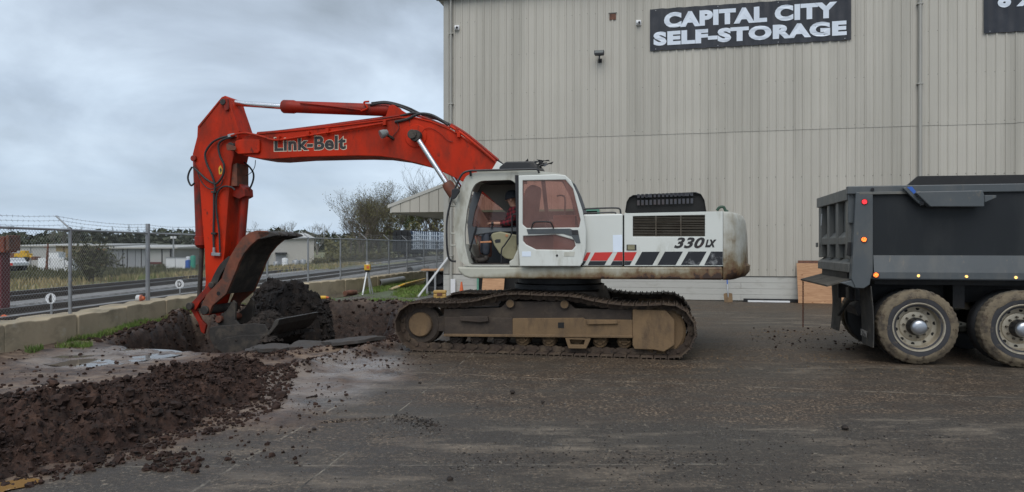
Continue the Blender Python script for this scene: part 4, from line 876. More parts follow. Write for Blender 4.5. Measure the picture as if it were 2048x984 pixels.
for i in range(len(FENCE)-1):
    mb = MB(); mb.cyl(fp(i, TOP-0.02), fp(i+1, TOP-0.02), 0.022, n=8); mb.build('top_rail', M['galv'], FN, 40)
for k in range(3):
    mb = MB()
    for i in range(len(FENCE)-1):
        a, b_ = armtop[i][k], armtop[i+1][k]; pts = [a.lerp(b_, t_) - Vector((0, 0, 0.05*4*t_*(1-t_))) for t_ in (0, .25, .5, .75, 1)]; mb.tube(pts, 0.0035, 4, False)
        n_ = int((b_-a).length/0.13)
        for j in range(n_):
            t_ = (j+.5)/n_; p = a.lerp(b_, t_) - Vector((0, 0, 0.2*t_*(1-t_))); q = Vector((rnd.uniform(-.02, .02), rnd.uniform(-.02, .02), rnd.choice((-.022, .022)))); mb.tube([p-q, p+q], 0.003, 3, False)
    mb.build('barbed_wire', M['wire'], FN)
# woven mesh: two families of slanted wires per bay
for i in range(len(FENCE)-1):
    a, b_ = fp(i, 0.46), fp(i+1, 0.46); L_ = (b_-a).length; d = (b_-a)/L_; hgt = TOP-0.02-0.46; mb = MB(); st = 0.075; x = -hgt
    nrm = Vector((0, 0, 1)).cross(d)*0.004; rr = 0.0024 if i < 7 else 0.0034
    while x < L_:
        for sg in (1, -1):
            p, q = (x, 0.0), (x+hgt, hgt)
            if p[0] < 0: p = (0.0, -x)
            if q[0] > L_: q = (L_, L_-x)
            if q[1] - p[1] > 0.01:
                za, zb = (p[1], q[1]) if sg > 0 else (hgt-p[1], hgt-q[1]); mb.tube([a + d*p[0] + Vector((0,0,za)) + nrm*sg, a + d*q[0] + Vector((0,0,zb)) + nrm*sg], rr, 3, False)
        x += st
    o = mb.build('wire_mesh', M['wire'], FN); o['kind'] = 'stuff'

# ================================================================ RAILWAY
def track_line(kind, y): return (-11.4 + 0.04*y) if kind == 0 else (-15.0 + 0.0*y)
for kind in (0, 1):
    mb = MB(); yy = [2, 12, 20, 30, 45, 70, 100, 150, 220, 320]; P2 = []
    for y in yy:
        x = track_line(kind, y); P2 += [(x-3.6, y, -2.2), (x-1.75, y, 0.17), (x+1.75, y, 0.17), (x+3.6, y, -2.2)]
    mb.add(P2, [(4*i+j, 4*i+j+1, 4*i+j+5, 4*i+j+4) for i in range(len(yy)-1) for j in range(3)])
    o = mb.build('track_bed', None); tag(o, kind='structure')
    bm_ = paint('ballast_stones', (0.24, 0.235, 0.23), 0.9, var=0.5, vs_=7, dirt=(0.09,0.086,0.082), amt=0.26, ds=6, bp=0.6, bs=14) if kind == 0 else bm_; o.data.materials.append(bm_)
    T_ = empty('railway_track', (track_line(kind, 2), 2, 0.17)); tag(T_, ('near railway track with rusty rails just beyond the fence', 'far railway track carrying the loaded wagon')[kind], 'railway track'); tb = T_.location.copy()
    for sg in (-1, 1):
        mb = MB(); pts = [Vector((track_line(kind, y)+sg*0.75, y, 0.0)) for y in (2, 60, 130, 320)]
        for a, b_ in zip(pts[:-1], pts[1:]): mb.beam(a+Vector((0,0,.290))-tb, b_+Vector((0,0,.290))-tb, 0.07, 0.05).beam(a+Vector((0,0,.235))-tb, b_+Vector((0,0,.235))-tb, 0.018, 0.07).beam(a+Vector((0,0,.188))-tb, b_+Vector((0,0,.188))-tb, 0.14, 0.03)
        ro_ = mb.build('rail', M['rail'], T_); mb = MB()
        for a, b_ in zip(pts[:-1], pts[1:]): mb.beam(a+Vector((0,0,.319))-tb, b_+Vector((0,0,.319))-tb, 0.05, 0.006)
        mb.build('running_surface', M['galv'], ro_)
# round track-side signs
def disc_sign(u, v, D, r_, letter, label):
    p = W(u, v, D); zb = float(ground_h(p.x, p.y)); o = empty('round_sign', (p.x, p.y, zb)); tag(o, label, 'sign')
    h_ = p.z - zb; mb = MB(); mb.cyl((0, 0.03, -0.1), (0, 0.03, h_), 0.022, n=8); mb.build('stake', M['galv'], o, 40)
    mb = MB(); mb.cyl((0, 0.0, h_), (0, 0.012, h_), r_, n=28); d_ = mb.build('disc', M['plastic_white'], o, 40)
    if letter == 'D': text_mesh('D', -r_*0.42, h_-r_*0.62, r_*0.46, h_+r_*0.62, -0.004, M['letter'], d_, 'lettering', 0.03)
    else:
        mb = MB(); mb.prism([(-0.03, h_-r_*0.75), (0.03, h_-r_*0.75), (0.025, h_+r_*0.75), (-0.01, h_+r_*0.8), (-0.04, h_)], -0.004, -0.001); mb.build('mark', M['letter'], d_)
disc_sign(359, 568, 20.5, 0.125, 'D', 'round white sign with a black letter D beside the railway')
disc_sign(101, 597, 15.2, 0.11, '/', 'round white sign with one dark vertical mark beside the railway')
p = W(277, 599, 16.6); o = empty('plastic_reel', (p.x+0.05, p.y, 0.46)); tag(o, 'small orange and white plastic reel lying on the block wall', 'reel')
mb = MB(); mb.cyl((-0.09, 0, 0.08), (0.0, 0, 0.08), 0.075, n=16); mb.build('white_drum', M['plastic_white'], o, 40, 0.006)
mb = MB(); mb.cyl((0.0, 0, 0.08), (0.03, 0, 0.08), 0.08, n=16).cyl((0.03, 0, 0.08), (0.09, 0.0, 0.075), 0.055, 0.04, n=12); mb.build('orange_flange', M['orange'], o, 40, 0.006)
p = W(16, 634, 13.2); o = hillock('orange_rag', [(p.x-0.17, p.y-0.08), (p.x+0.1, p.y-0.1), (p.x+0.2, p.y+0.02), (p.x+0.0, p.y+0.1), (p.x-0.16, p.y+0.08)], 0.09, 0.06, 0.015, M['orange'], 501, 0.45, 0.10, 0.02); tag(o, 'crumpled orange rag lying on top of the block wall', 'rag')
# ================================================================ EXCAVATOR
E = Frame((0.85, 12.97)); EXC = E.empty('excavator')
tag(EXC, 'worn tracked excavator with white cab, white body and red boom digging beside a pit', 'excavator')
for k_ in ('red', 'white', 'cream', 'sill', 'cweight', 'track', 'frame_tan', 'frame_dark'): set_ref(M[k_], EXC)
YT, SW = -1.60, 0.74
# ---- crawler tracks
tp = [(788,654),(790,634),(799,618),(813,608),(831,602.5),(860,602),(892,602.6),(932,601),(960,596),(985,590),(1010,586),(1040,585),(1080,587),(1115,588),(1141,589.5),(1165,593),(1181,597),(1222,604),(1263,607.5),(1300,607),(1330,606),(1354,610),(1371,619),(1386,637),(1393,658),(1391,678),(1381,698),(1366,712),(1345,718),(1253,716.5),(1160,713.5),(1080,711),(1000,709),(932,707.5),(860,705),(831,703.5),(811,694),(796,678)]
loop = spl2(E.P(tp, YT), 6, True)
zmin = min(p[1] for p in loop); loop = [(x, max(z, 0.0) if z < 0.03 else z) for x, z in loop]
lp = [Vector((x, 0, z)) for x, z in loop]; lens = [0.0]
for a, b_ in zip(lp, lp[1:] + lp[:1]): lens.append(lens[-1] + (b_-a).length)
TL = lens[-1]; NS = round(TL/0.203); lp2 = lp + [lp[0]]
def on_loop(s):
    s %= TL; i = max(k for k in range(len(lens)-1) if lens[k] <= s); t_ = (s-lens[i])/(lens[i+1]-lens[i]); return lp2[i].lerp(lp2[i+1], t_)
pt = TL/NS
mb = MB(); hw = pt/2 - 0.006
mb.prism([(-hw, -0.034), (hw-0.01, -0.034), (hw, -0.028), (hw, -0.016), (-hw, -0.016)], 0, SW)
for gx in (-hw+0.012, 0.0, hw-0.012): mb.prism([(gx-0.011, -0.017), (gx+0.011, -0.017), (gx+0.006, 0.008), (gx-0.006, 0.008)], 0.0, SW)
shoe = mb.mesh('track_shoe'); shoe.materials.append(M['track'])
mb = MB(); mb.prism([(-pt*0.60, -0.10), (-pt*0.45, -0.125), (-pt*0.2, -0.12), (0, -0.135), (pt*0.3, -0.12), (pt*0.55, -0.075), (pt*0.5, -0.036), (-pt*0.5, -0.036)], 0.20, 0.24)
mb.prism([(-pt*0.60, -0.10), (-pt*0.45, -0.125), (-pt*0.2, -0.12), (0, -0.135), (pt*0.3, -0.12), (pt*0.55, -0.075), (pt*0.5, -0.036), (-pt*0.5, -0.036)], SW-0.24, SW-0.20)
mb.cyl((pt*0.4, 0.17, -0.085), (pt*0.4, SW-0.17, -0.085), 0.026, n=8); linkm = mb.mesh('track_link'); linkm.materials.append(M['track'])
cx = sum(p.x for p in lp)/len(lp); cz = sum(p.z for p in lp)/len(lp)
for y0 in (YT, -YT-SW):
    T = empty('crawler_track'); T.parent = EXC
    for k in range(NS):
        s_ = k*pt; p, a, b_ = on_loop(s_), on_loop(s_-pt*0.45), on_loop(s_+pt*0.45); d = (b_-a).normalized(); n_ = Vector((-d.z, 0, d.x))
        if n_.dot(p - Vector((cx, 0, cz))) < 0 and not (p.z > 0.8 and n_.z > 0): d = -d; n_ = -n_
        if abs(p.z) < 0.12 and n_.z > 0.5: d = -d
        ang = -math.atan2(d.z, d.x)
        o = link('track_shoe', shoe, T, loc=(p.x, y0, p.z)); o.rotation_euler = (0, ang + rnd.uniform(-.012, .012), 0)
        o = link('track_link', linkm, T, loc=(p.x, y0, p.z)); o.rotation_euler = (0, ang, 0)
def frame_side(dy):
    c = -1.42
    o = MB().prism(E.P([(887,618),(1000,616),(1012,606),(1030,603),(1125,603),(1140,608),(1150,617),(1265,619),(1265,672),(887,671)], c), c+dy, -1.0+dy).build('track_frame', M['frame_dark'], EXC, None, 0.012)
    MB().prism(E.P([(889,634),(1025,636),(1025,671),(889,671)], c-0.06), c-0.06+dy, c+0.01+dy).build('frame_flange', M['frame_dark'], o, None, 0.008)
    MB().prism(E.P([(1025,637),(1166,636),(1170,639),(1265,640),(1265,671.5),(1025,671)], c-0.065), c-0.065+dy, c+0.01+dy).build('mud_caked_flange', M['frame_tan'], o, None, 0.008)
    MB().prism(E.P([(887,668),(1265,671),(1265,676),(887,673)], c-0.10), c-0.10+dy, c+dy).build('lower_flange', M['frame_tan'], o, None, 0.006)
    MB().prism(E.P([(918,633),(975,633),(977,643),(960,645),(920,642)], c-0.12), c-0.12+dy, c-0.05+dy).build('step', M['frame_dark'], o, None, 0.01)
    MB().prism(E.P([(1172,640),(1234,640),(1236,648),(1175,649)], c-0.10), c-0.10+dy, c-0.06+dy).build('step', M['frame_tan'], o, None, 0.008)
    MB().prism(E.P([(1116,645),(1128,645),(1128,656),(1116,656)], c-0.07), c-0.069+dy, c-0.06+dy).build('dark_opening', M['void_shade'], o)
    MB().prism(E.P([(1265,619),(1332,621),(1349,640),(1349,690),(1328,704),(1307,699.5),(1269,698.5),(1265,690)], -1.50), -1.50+dy, -1.05+dy).build('drive_guard', M['frame_tan'], o, None, 0.012)
    x, z = E.L(1319, 661, -1.35); MB().lathe((x, -1.40+dy, z), (0,1,0), [(0.0,0),(0.36,0),(0.40,0.03),(0.40,0.12),(0.37,0.14),(0.37,0.3),(0,0.3)], 36).build('sprocket', M['frame_tan'], o, 35)
    x, z = E.L(841, 649, -1.40); MB().lathe((x, -1.44+dy, z), (0,1,0), [(0.0,0.0),(0.185,0.0),(0.20,0.015),(0.205,0.06),(0.0,0.06)], 32).build('idler_hub', M['frame_tan'], o, 35)
    MB().lathe((x, -1.38+dy, z), (0,1,0), [(0.0,0),(0.30,0),(0.335,0.03),(0.335,0.10),(0.28,0.12),(0.28,0.2),(0.335,0.22),(0.335,0.28),(0.0,0.30)], 36).build('idler', M['frame_dark'], o, 35)
    MB().prism(E.P([(858,636),(890,632),(890,664),(858,662)], c+0.02), c+0.05+dy, -1.05+dy).build('idler_yoke', M['frame_dark'], o, None, 0.01)
    for (u, v) in ((912,679),(954,680),(1000,681),(1045,681.5),(1098,682.5),(1154,683.5),(1200,684),(1249,685)):
        x, z = E.L(u, v-2, -1.36); mt = M['frame_tan'] if u > 1030 else M['frame_dark']
        MB().lathe((x, -1.40+dy, z), (0,1,0), [(0,0),(0.055,0),(0.06,0.012),(0.06,0.03),(0.10,0.032),(0.115,0.05),(0.115,0.12),(0.095,0.13),(0.095,0.26),(0.115,0.27),(0.115,0.33),(0,0.34)], 20).build('roller', mt, o, 35)
        MB().prism([(x-0.10, z+0.02), (x+0.10, z+0.02), (x+0.085, z-0.005), (x+0.05, z-0.03), (x+0.045, z+0.0), (x-0.045, z+0.0), (x-0.05, z-0.03), (x-0.085, z-0.005)], -1.43+dy, -1.402+dy).build('roller_bracket', mt, o, None, 0.005)
    for (u, v) in ((1022,606.5),(1130,608)):
        x, z = E.L(u, v, -1.40); MB().cyl((x, -1.47+dy, z), (x, -1.05+dy, z), 0.072, n=20).build('carrier_roller', M['frame_dark'], o, 35)
        MB().cyl((x, -1.476+dy, z), (x, -1.470+dy, z), 0.062, n=20).build('roller_cap', M['frame_tan'], o, 35)
    gp = E.P([(1130,676),(1182,677),(1172,697.5),(1137,697)], c-0.10)
    hp_ = E.P([(1139,679),(1170,680),(1167,690),(1141,689.5)], c-0.10)
    MB().prism(gp, c-0.10+dy, c-0.02+dy, [hp_]).build('track_guide', M['frame_tan'], o, None, 0.006)
    return o
frame_side(0.0); frame_side(-YT-SW-YT)
MB().prism([(-1.0, 0.50), (1.0, 0.50), (0.75, 0.98), (-0.75, 0.98)], -1.05, 1.05).build('car_body', M['frame_dark'], EXC, None, 0.02)
MB().lathe((0.0, 0, 0.96), (0,0,1), [(0,0),(0.80,0),(0.80,0.10),(0.74,0.12),(0.74,0.27),(0,0.27)], 40).build('slew_ring', M['black'], EXC, 35)

# ---- upper structure
ys = -1.50
sl = E.P([(913,533.5),(1180,533.5),(1180,558.5),(1000,557),(940,557),(928,553),(917,543)], ys); sr = E.P([(1180,533.5),(1446,533.5),(1446,560),(1180,558.5)], ys)
MB().prism([sl[0], sr[1], sr[2]] + sl[3:], ys, 1.5).build('deck_frame', M['sill'], EXC, None, 0.03)
def pl(name, px, c, th, mat, parent, bev=0.006, holes=()):
    return MB().prism(E.P(px, c), c, c+th, [E.P(h, c) for h in holes]).build(name, mat, parent, None, bev)
core = MB().prism(E.P([(1150,432),(1446,427),(1446,532),(1150,532)], ys+0.04), ys+0.04, 1.46).build('body_core', M['void_shade'], EXC)
sp1 = MB().prism(round_poly(E.P([(1166,429),(1245.5,427.5),(1245.5,532.5),(1163,532.5)], ys), 0.03), ys, 1.5).build('side_panel', M['white'], EXC, None, 0.02)
gr = [(1265.6,432.6),(1410,430),(1410,473),(1265.6,473)]
ep = pl('engine_door', [(1248.5,426.5),(1446,422.5),(1446,532.5),(1248.5,532.5)], ys, 0.05, M['white'], EXC, 0.008, [gr])
MB().prism(E.P([(1248.5,426.5),(1446,422.5),(1446,428),(1248.5,431)], ys), ys+0.051, 1.5).build('top_deck', M['white'], EXC, None, 0.01)
# louvre
gl = E.P(gr, ys); gx0, gx1 = gl[0][0], gl[1][0]; gz0, gz1 = gl[2][1], (gl[0][1]+gl[1][1])/2
grille = MB().box(gx0, gx1, ys+0.055, ys+0.06, gz0-0.02, gz1+0.02).build('grille', M['void_shade'], EXC)
for i in range(13):
    z = gz0 + (i+0.5)*(gz1-gz0)/13; MB().obox(((gx0+gx1)/2, ys+0.03, z), ((gx1-gx0)/2, 0, 0), (0, 0.018, -0.010), (0, 0.0012, 0.002)).build('slat', M['slat'], grille).rotation_euler = (0, rnd.uniform(-.002, .002), 0)
for k in (0.325, 0.67): MB().box(gx0+(gx1-gx0)*k-0.008, gx0+(gx1-gx0)*k+0.008, ys+0.004, ys+0.05, gz0, gz1).build('divider', M['slat'], grille)
lx, lz = E.L(1263, 495, ys); MB().box(lx-0.075, lx+0.075, ys-0.006, ys-0.001, lz-0.045, lz+0.045).build('latch_plate', M['black'], EXC)
MB().box(lx-0.06, lx+0.05, ys-0.012, ys-0.0065, lz-0.035, lz+0.038).build('latch', M['console'], EXC, None, 0.004)
# hood with slots
hc = -1.15
hood_px = [(1250,424),(1253,404),(1258,395),(1266,390),(1300,388),(1392,384),(1402,388),(1409,400),(1413,424)]
def c7(x, y): return (1140 + x/4.474, 360 + y/4.474)
slots = []
for k in range(14):
    x = 612 + 36.8*k; dy_ = -k*1.3
    slots += [[c7(x-11, 126+dy_), c7(x+11, 126+dy_), c7(x+11, 159+dy_), c7(x-11, 159+dy_)], [c7(x-11, 181+dy_), c7(x+11, 181+dy_), c7(x+11, 226+dy_), c7(x-11, 226+dy_)]]
hd = MB().prism(E.P(hood_px, hc), hc, hc+0.015, [E.P(s_, hc) for s_ in slots]).build('engine_hood', M['hood'], EXC)
MB().prism(E.P(hood_px, hc+0.0), hc+0.05, 0.9).build('hood_inside', M['void_shade'], hd)
hin = [(x, z) for x, z in E.P(hood_px, hc)]; mb = MB(); n = len(hin)
mb.add([(x, hc+0.002, z) for x, z in hin] + [(x, 0.92, z) for x, z in hin], [(i, n+i, n+i+1, i+1) for i in range(n-1)] + [tuple(range(n, 2*n))]); mb.build('hood_shell', M['hood'], hd, 30)
# counterweight
xs_, _ = E.L(1446, 500, ys)
zs_ = [E.L(1446, v, ys)[1] for v in (423, 424.5, 429, 440, 470, 505, 522, 529, 533, 546, 555, 560)]; fs_ = [0.55, 0.72, 0.86, 0.94, 1.0, 1.02, 1.03, 1.03, 1.10, 1.08, 0.95, 0.62]
mb = MB(); NP = 40; ring = []
for z, f in zip(zs_, fs_):
    for k in range(NP+1):
        a = -1 + 2*k/NP; yq = 1.5*math.copysign(abs(a)**0.55, a); d = 0.47*f*math.sqrt(max(0, 1-abs(yq/1.5)**2.3)); ring.append((xs_ + 0.004 + d, yq*(1-0.02*(1-f)), z))
m_n = NP+1; fq = [(j*m_n+k, j*m_n+k+1, (j+1)*m_n+k+1, (j+1)*m_n+k) for j in range(len(zs_)-1) for k in range(NP)]
fq += [tuple(range(m_n)), tuple(range((len(zs_)-1)*m_n, len(zs_)*m_n))[::-1]]; fq += [tuple(j*m_n for j in range(len(zs_)))[::-1], tuple(j*m_n+NP for j in range(len(zs_)))]
mb.add(ring, fq); mb.add([(xs_-0.02, ys+0.01, zs_[0]-0.02), (xs_+0.01, ys+0.01, zs_[0]-0.02), (xs_+0.01, 1.49, zs_[0]-0.02), (xs_-0.02, 1.49, zs_[0]-0.02)], [(0,1,2,3)])
cwt = mb.build('counterweight', M['cweight'], EXC, 40)
mb = MB(); p = E.V(1447, 421, -1.0); mb.tube(spline([p+Vector((-.10,0,.0)), p+Vector((-.06,0,.05)), p+Vector((0,0,.055)), p+Vector((.03,0,.0)), p+Vector((.07,0,-.02))], 5), 0.022, 8); mb.build('lifting_eye', paint('dark_green_paint', (0.02,0.06,0.035), 0.5, bp=0.0), cwt, 40)
# stripes and numbers
def dec(name, pts, mat): MB().prism([E.L(*c7(*q), ys-0.002) for q in pts], ys-0.0035, ys-0.0015).build(name, mat, EXC)
for q in ([(150,648),(185,648),(148,722),(115,722)], [(222,648),(382,645),(330,722),(180,722)], [(425,645),(471,645),(471,722),(386,722)], [(487,645),(598,645),(558,722),(487,722)]): dec('red_stripe', q, M['decal_red'])
for q in ([(113,726),(145,726),(122,762),(100,762)], [(178,726),(328,726),(308,762),(158,762)], [(384,726),(471,726),(471,762),(362,762)], [(487,726),(555,726),(535,761),(487,761)]): dec('black_stripe', q, M['decal_black'])
for i, q in enumerate(([(645,643),(803,641),(738,760),(580,760)], [(850,641),(1010,640),(945,760),(783,760)], [(1060,640),(1222,640),(1155,760),(992,760)], [(1262,640),(1366,640),(1366,762),(1200,762)])): dec('black_stripe', q, M['decal_black'] if i < 2 else M['decal_worn'])
dec('paper_sheet', [(383,492),(468,490),(468,643),(386,645)], M['paper'])
xa, za = E.L(1348, 496.5, ys); xb, zb = E.L(1409.5, 474.5, ys); text_mesh('330', xa, za, xb, zb, ys-0.004, M['letter'], EXC, 'model_number', 0.035, 0.35, 0.0015)
xa, za = E.L(1410, 494.5, ys); xb, zb = E.L(1433, 479, ys); text_mesh('LX', xa, za, xb, zb, ys-0.004, M['letter'], EXC, 'model_letters', 0.075, 0.35, 0.0015)
# hand rails
MB().tube(spline([E.V(1167,418,-1.2), E.V(1200,416.5,-1.2), E.V(1232,416,-1.2), E.V(1240,419,-1.2), E.V(1241.5,429,-1.2)], 6), 0.014, 8).build('handrail', M['black'], EXC, 40)
MB().tube(spline([E.V(1167,427,-0.9), E.V(1200,425.5,-0.9), E.V(1228,425,-0.9), E.V(1232,428,-0.9)], 5), 0.012, 8).build('handrail', M['black'], EXC, 40)

# ---- cab
yc, yf = -1.50, -0.62
CAB = empty('cab'); CAB.parent = EXC
outer = [(935,533),(918,520),(911,488),(907,448),(911,411),(921,375),(931,353),(945,345),(1072,341),(1120,347),(1136,357),(1150,385),(1162,420),(1167,465),(1163,533)]
apert = [(939,529.5),(930,490),(929,464),(934,420),(943,381),(950,368),(962,361.5),(1022,359.5),(1031,366),(1035,380),(1035,529.5)]
rearh = [(1046,361),(1126,359),(1150,420),(1158,455),(1158,500),(1046,500)]
Po = round_poly(E.P(outer, yc), 0.05); Pa = round_poly(E.P(apert, yc), 0.05); Pr = round_poly(E.P(rearh, yc), 0.05)
MB().prism(Po, yc, yc+0.07, [Pa, Pr]).build('near_frame', M['cream'], CAB, None, 0.015)
far_holes = [round_poly(E.P(h, yf), 0.06) for h in ([(945,452),(950,425),(966,377),(975,374),(1031,374),(1031,454),(950,455)], [(1046,362),(1124,362),(1142,395),(1154,452),(1046,454)], [(948,468),(985,478),(985,516),(958,508)], [(1046,470),(1150,470),(1150,500),(1046,500)])]
MB().prism(Po, yf-0.04, yf, far_holes).build('far_frame', M['cabin'], CAB, None, 0.008)
for h in (far_holes[0], far_holes[2]): MB().prism(h, yf-0.022, yf-0.016).build('far_pane', M['pink_glass'], CAB)
Lc = lambda *p: E.P(list(p), yc)
MB().prism(Lc((921,375),(931,353),(945,345),(1072,341),(1120,347),(1136,357),(1130,363),(1116,355),(1070,352),(950,355),(938,361),(928,378)), yc+0.07, yf-0.04).build('roof', M['cream'], CAB, None, 0.01)
MB().prism(Lc((950,343.5),(955,339),(1068,336),(1074,341)), yc+0.05, yf-0.02).build('roof_cap', M['white'], CAB, None, 0.02)
MB().prism(Lc((952,356),(1035,354),(1035,359),(955,361.5)), yc+0.07, yf-0.04).build('headliner', M['black'], CAB)
MB().prism(Lc((935,533),(1163,533),(1163,527),(935,527)), yc+0.07, yf-0.04).build('floor', M['mudsteel'], CAB)
MB().prism(Lc((1158,440),(1166,465),(1163,533),(1150,533),(1150,440)), yc+0.07, yf-0.04).build('rear_wall', M['cabin'], CAB)
# bottom front apron of the cab
MB().prism(Lc((911,488),(930,488),(939,533),(935,533),(918,520)), yc+0.07, yf-0.04).build('front_apron', M['cream'], CAB, None, 0.008)
# door opened back
DO = pl('door', [(1037,351),(1110,348.5),(1130,350),(1142,361),(1154,388),(1165,422),(1172,462),(1171.5,498),(1165,525),(1160,532.5),(1040,532.5),(1037,500)], -1.60, 0.05, M['white'], CAB, 0.014,
        [[(1045,361),(1131,359.5),(1146,378),(1161,440),(1158,455),(1053,456),(1045,449)], [(1046,472),(1110,469),(1148,480),(1151,492),(1144,500),(1072,499),(1052,489),(1046,482)]])
pl('upper_pane', [(1044,359),(1132,358),(1148,378),(1163,440),(1160,457),(1052,458),(1043,449)], -1.575, 0.006, M['pink_glass'], DO, 0)
pl('lower_pane', [(1044,470),(1110,467),(1150,478),(1153,494),(1145,502),(1072,501),(1050,491),(1044,482)], -1.575, 0.006, M['pink_glass'], DO, 0)
pl('handle_band', [(1053,458),(1140,457),(1157,467),(1161,486),(1152,486),(1143,472),(1125,467),(1056,468)], -1.612, 0.012, M['truck'], DO, 0.004)
pl('door_latch', [(1143,460),(1156,460),(1157,469),(1144,469)], -1.620, 0.009, M['black'], DO, 0.002)
pl('door_badge', [(1044,503),(1062,503),(1062,513),(1044,513)], -1.604, 0.004, M['paper'], DO, 0)
pl('door_plate', [(1128,504),(1150,503),(1148,513),(1128,513)], -1.604, 0.004, M['cream'], DO, 0.002)
MB().cyl(E.V(1114,511,-1.606), E.V(1114,511,-1.598), 0.018, n=12).build('door_hole', M['black'], DO)
MB().tube(spline([E.V(1063,457,-1.63), E.V(1067,446,-1.66), E.V(1076,443.5,-1.66), E.V(1095,443.5,-1.66), E.V(1102,446,-1.66), E.V(1107,457,-1.63)], 6), 0.012, 8).build('grab_handle', M['black'], DO, 40)
pl('door_seal', [(1030,350),(1036,350),(1037,489),(1033,489)], -1.55, 0.05, M['black'], CAB, 0.004)
# rails and mirror in front of the cab
MB().tube(spline([E.V(1078,346,-1.54), E.V(1075,339.5,-1.56), E.V(1060,338.5,-1.56), E.V(960,341,-1.56), E.V(938,342,-1.56), E.V(924,349,-1.58), E.V(912,373,-1.6), E.V(901,405,-1.6), E.V(894,440,-1.6), E.V(893.5,480,-1.6), E.V(896,510,-1.58), E.V(902,521,-1.56), E.V(912,523,-1.53)], 5), 0.017, 8).build('cab_handrail', M['black'], CAB, 40)
MB().prism(round_poly(E.P([(903,378),(917,376),(920,382),(911,396),(903,400)], -1.62), 0.03), -1.62, -1.58).build('mirror', M['black'], CAB, None, 0.01)
MB().beam(E.V(941,343,-1.55), E.V(941.5,352,-1.53), 0.035, 0.03).build('rail_clip', M['black'], CAB)
for v in (412, 467, 491): MB().cyl(E.V(900.5,v,-1.53), E.V(911,v,-1.48), 0.014, n=8).build('rail_stub', M['cream'], CAB, 40)
# inside
pl('console', [(981,471),(985,466),(1000,463),(1034,470),(1034,517),(1024,520),(1010,517),(998,506),(988,491)], -1.36, 0.14, M['console'], CAB, 0.02)
pl('console_opening', [(989,481),(993,478.5),(1001,478.5),(1001,485),(991,486)], -1.364, 0.003, M['black'], CAB, 0)
MB().cyl(E.V(1013.5,471,-1.372), E.V(1013.5,471,-1.358), 0.022, n=12).build('console_knob', M['padtan'], CAB)
pl('armrest', [(947,463),(955,456),(1034,455),(1034,463),(990,464),(950,470)], -1.28, 0.20, M['cabin'], CAB, 0.01)
pl('seat_cushion', [(998,463),(1040,463),(1046,478),(1000,480)], -1.15, 0.42, M['seat'], CAB, 0.03)
pl('seat_back', [(1030,466),(1044,466),(1068,440),(1076,372),(1062,368),(1050,378),(1036,440)], -1.15, 0.42, M['seat'], CAB, 0.04)
pl('seat_base', [(1004,480),(1046,478),(1046,528),(1004,528)], -1.12, 0.36, M['black'], CAB, 0.02)
pl('boom_mask_panel', [(955,374),(963,362),(1031,360),(1031,434),(1012,424)], yf-0.06, 0.015, M['seat'], CAB, 0)  # grey panel added to hide the red boom behind the far pane
pl('rear_bulkhead', [(1106,430),(1158,430),(1162,470),(1162,500),(1106,500)], -1.45, 0.3, M['white'], CAB, 0.02)
MB().tube(spline([E.V(1115,431,-0.9), E.V(1128,430,-0.9), E.V(1130,398,-0.9), E.V(1124,391,-0.9), E.V(1114,392,-0.9)], 5), 0.014, 8).build('inner_rail', M['cabin'], CAB, 40)
MB().tube(spline([E.V(1003,526,-1.44), E.V(1003,500,-1.44), E.V(1010,489,-1.44), E.V(1023,468,-1.44), E.V(1024,450,-1.44), E.V(1024,434,-1.44), E.V(1028,429,-1.44), E.V(1036,428,-1.44)], 5), 0.012, 8).build('entry_rail', M['black'], CAB, 40)
MB().tube([E.V(953,452,-1.3), E.V(939,502,-1.3)], 0.016, 8).build('travel_lever', M['black'], CAB, 40)
MB().tube([E.V(985,450,-1.30), E.V(983,457,-1.30)], 0.015, 8).ball(E.V(985,447,-1.30), 0.03, 10, 7).build('joystick', M['black'], CAB, 40)
MB().beam(E.V(961,484.5,-1.37), E.V(983,483.5,-1.37), 0.05, 0.028).build('safety_lever', M['padtan'], CAB, None, 0.006)
mb = MB()
for u, v, du in ((940,510,10),(948,515,10),(957,519,12),(966,522,11)): mb.obox(E.V(u, v, -1.25+0.05*(u-940)/10), (0.07, 0, -0.045), (0, 0.05, 0), (0.008, 0, 0.012))
mb.tube([E.V(938,500,-1.25), E.V(946,512,-1.25), E.V(956,522,-1.2)], 0.014, 6); mb.build('pedals', M['mudsteel'], CAB, None, 0.004)
pl('door_jamb', [(1019,533),(1018,523),(1026,518),(1034,500),(1038,490),(1038,533)], -1.515, 0.10, M['cream'], CAB, 0.02)
pl('window_trim', [(1082,361),(1090,361),(1100,456),(1093,456)], -1.0, 0.03, M['black'], CAB, 0.004)

# ---- torn cover and hoses at the boom foot
mb = MB(); c0 = E.V(1048, 332, -0.1)
for k in range(26):
    a = c0 + Vector((rnd.uniform(-.35, .42), rnd.uniform(-.3, .3), rnd.uniform(-.05, .07))); q = [a, a + Vector((rnd.uniform(-.14, .14), rnd.uniform(-.1, .1), rnd.uniform(-.04, .05))), a + Vector((rnd.uniform(-.1, .16), rnd.uniform(-.12, .12), rnd.uniform(-.06, .04)))]; b_ = len(mb.v); mb.add([x + Vector((0,0,dz)) for dz in (0, 0.006) for x in q], [(0,1,2),(5,4,3),(0,3,4,1),(1,4,5,2),(2,5,3,0)])
for k in range(14):
    a = c0 + Vector((rnd.uniform(.1, .4), rnd.uniform(-.25, .2), 0.0)); mb.tube(spline([a, a + Vector((rnd.uniform(-.03,.08), rnd.uniform(-.05,.05), rnd.uniform(.0,.08))), a + Vector((rnd.uniform(.02,.16), rnd.uniform(-.06,.06), rnd.uniform(-.05,.05)))], 3), 0.010, 5)
mb.build('torn_cover', M['black'], EXC)
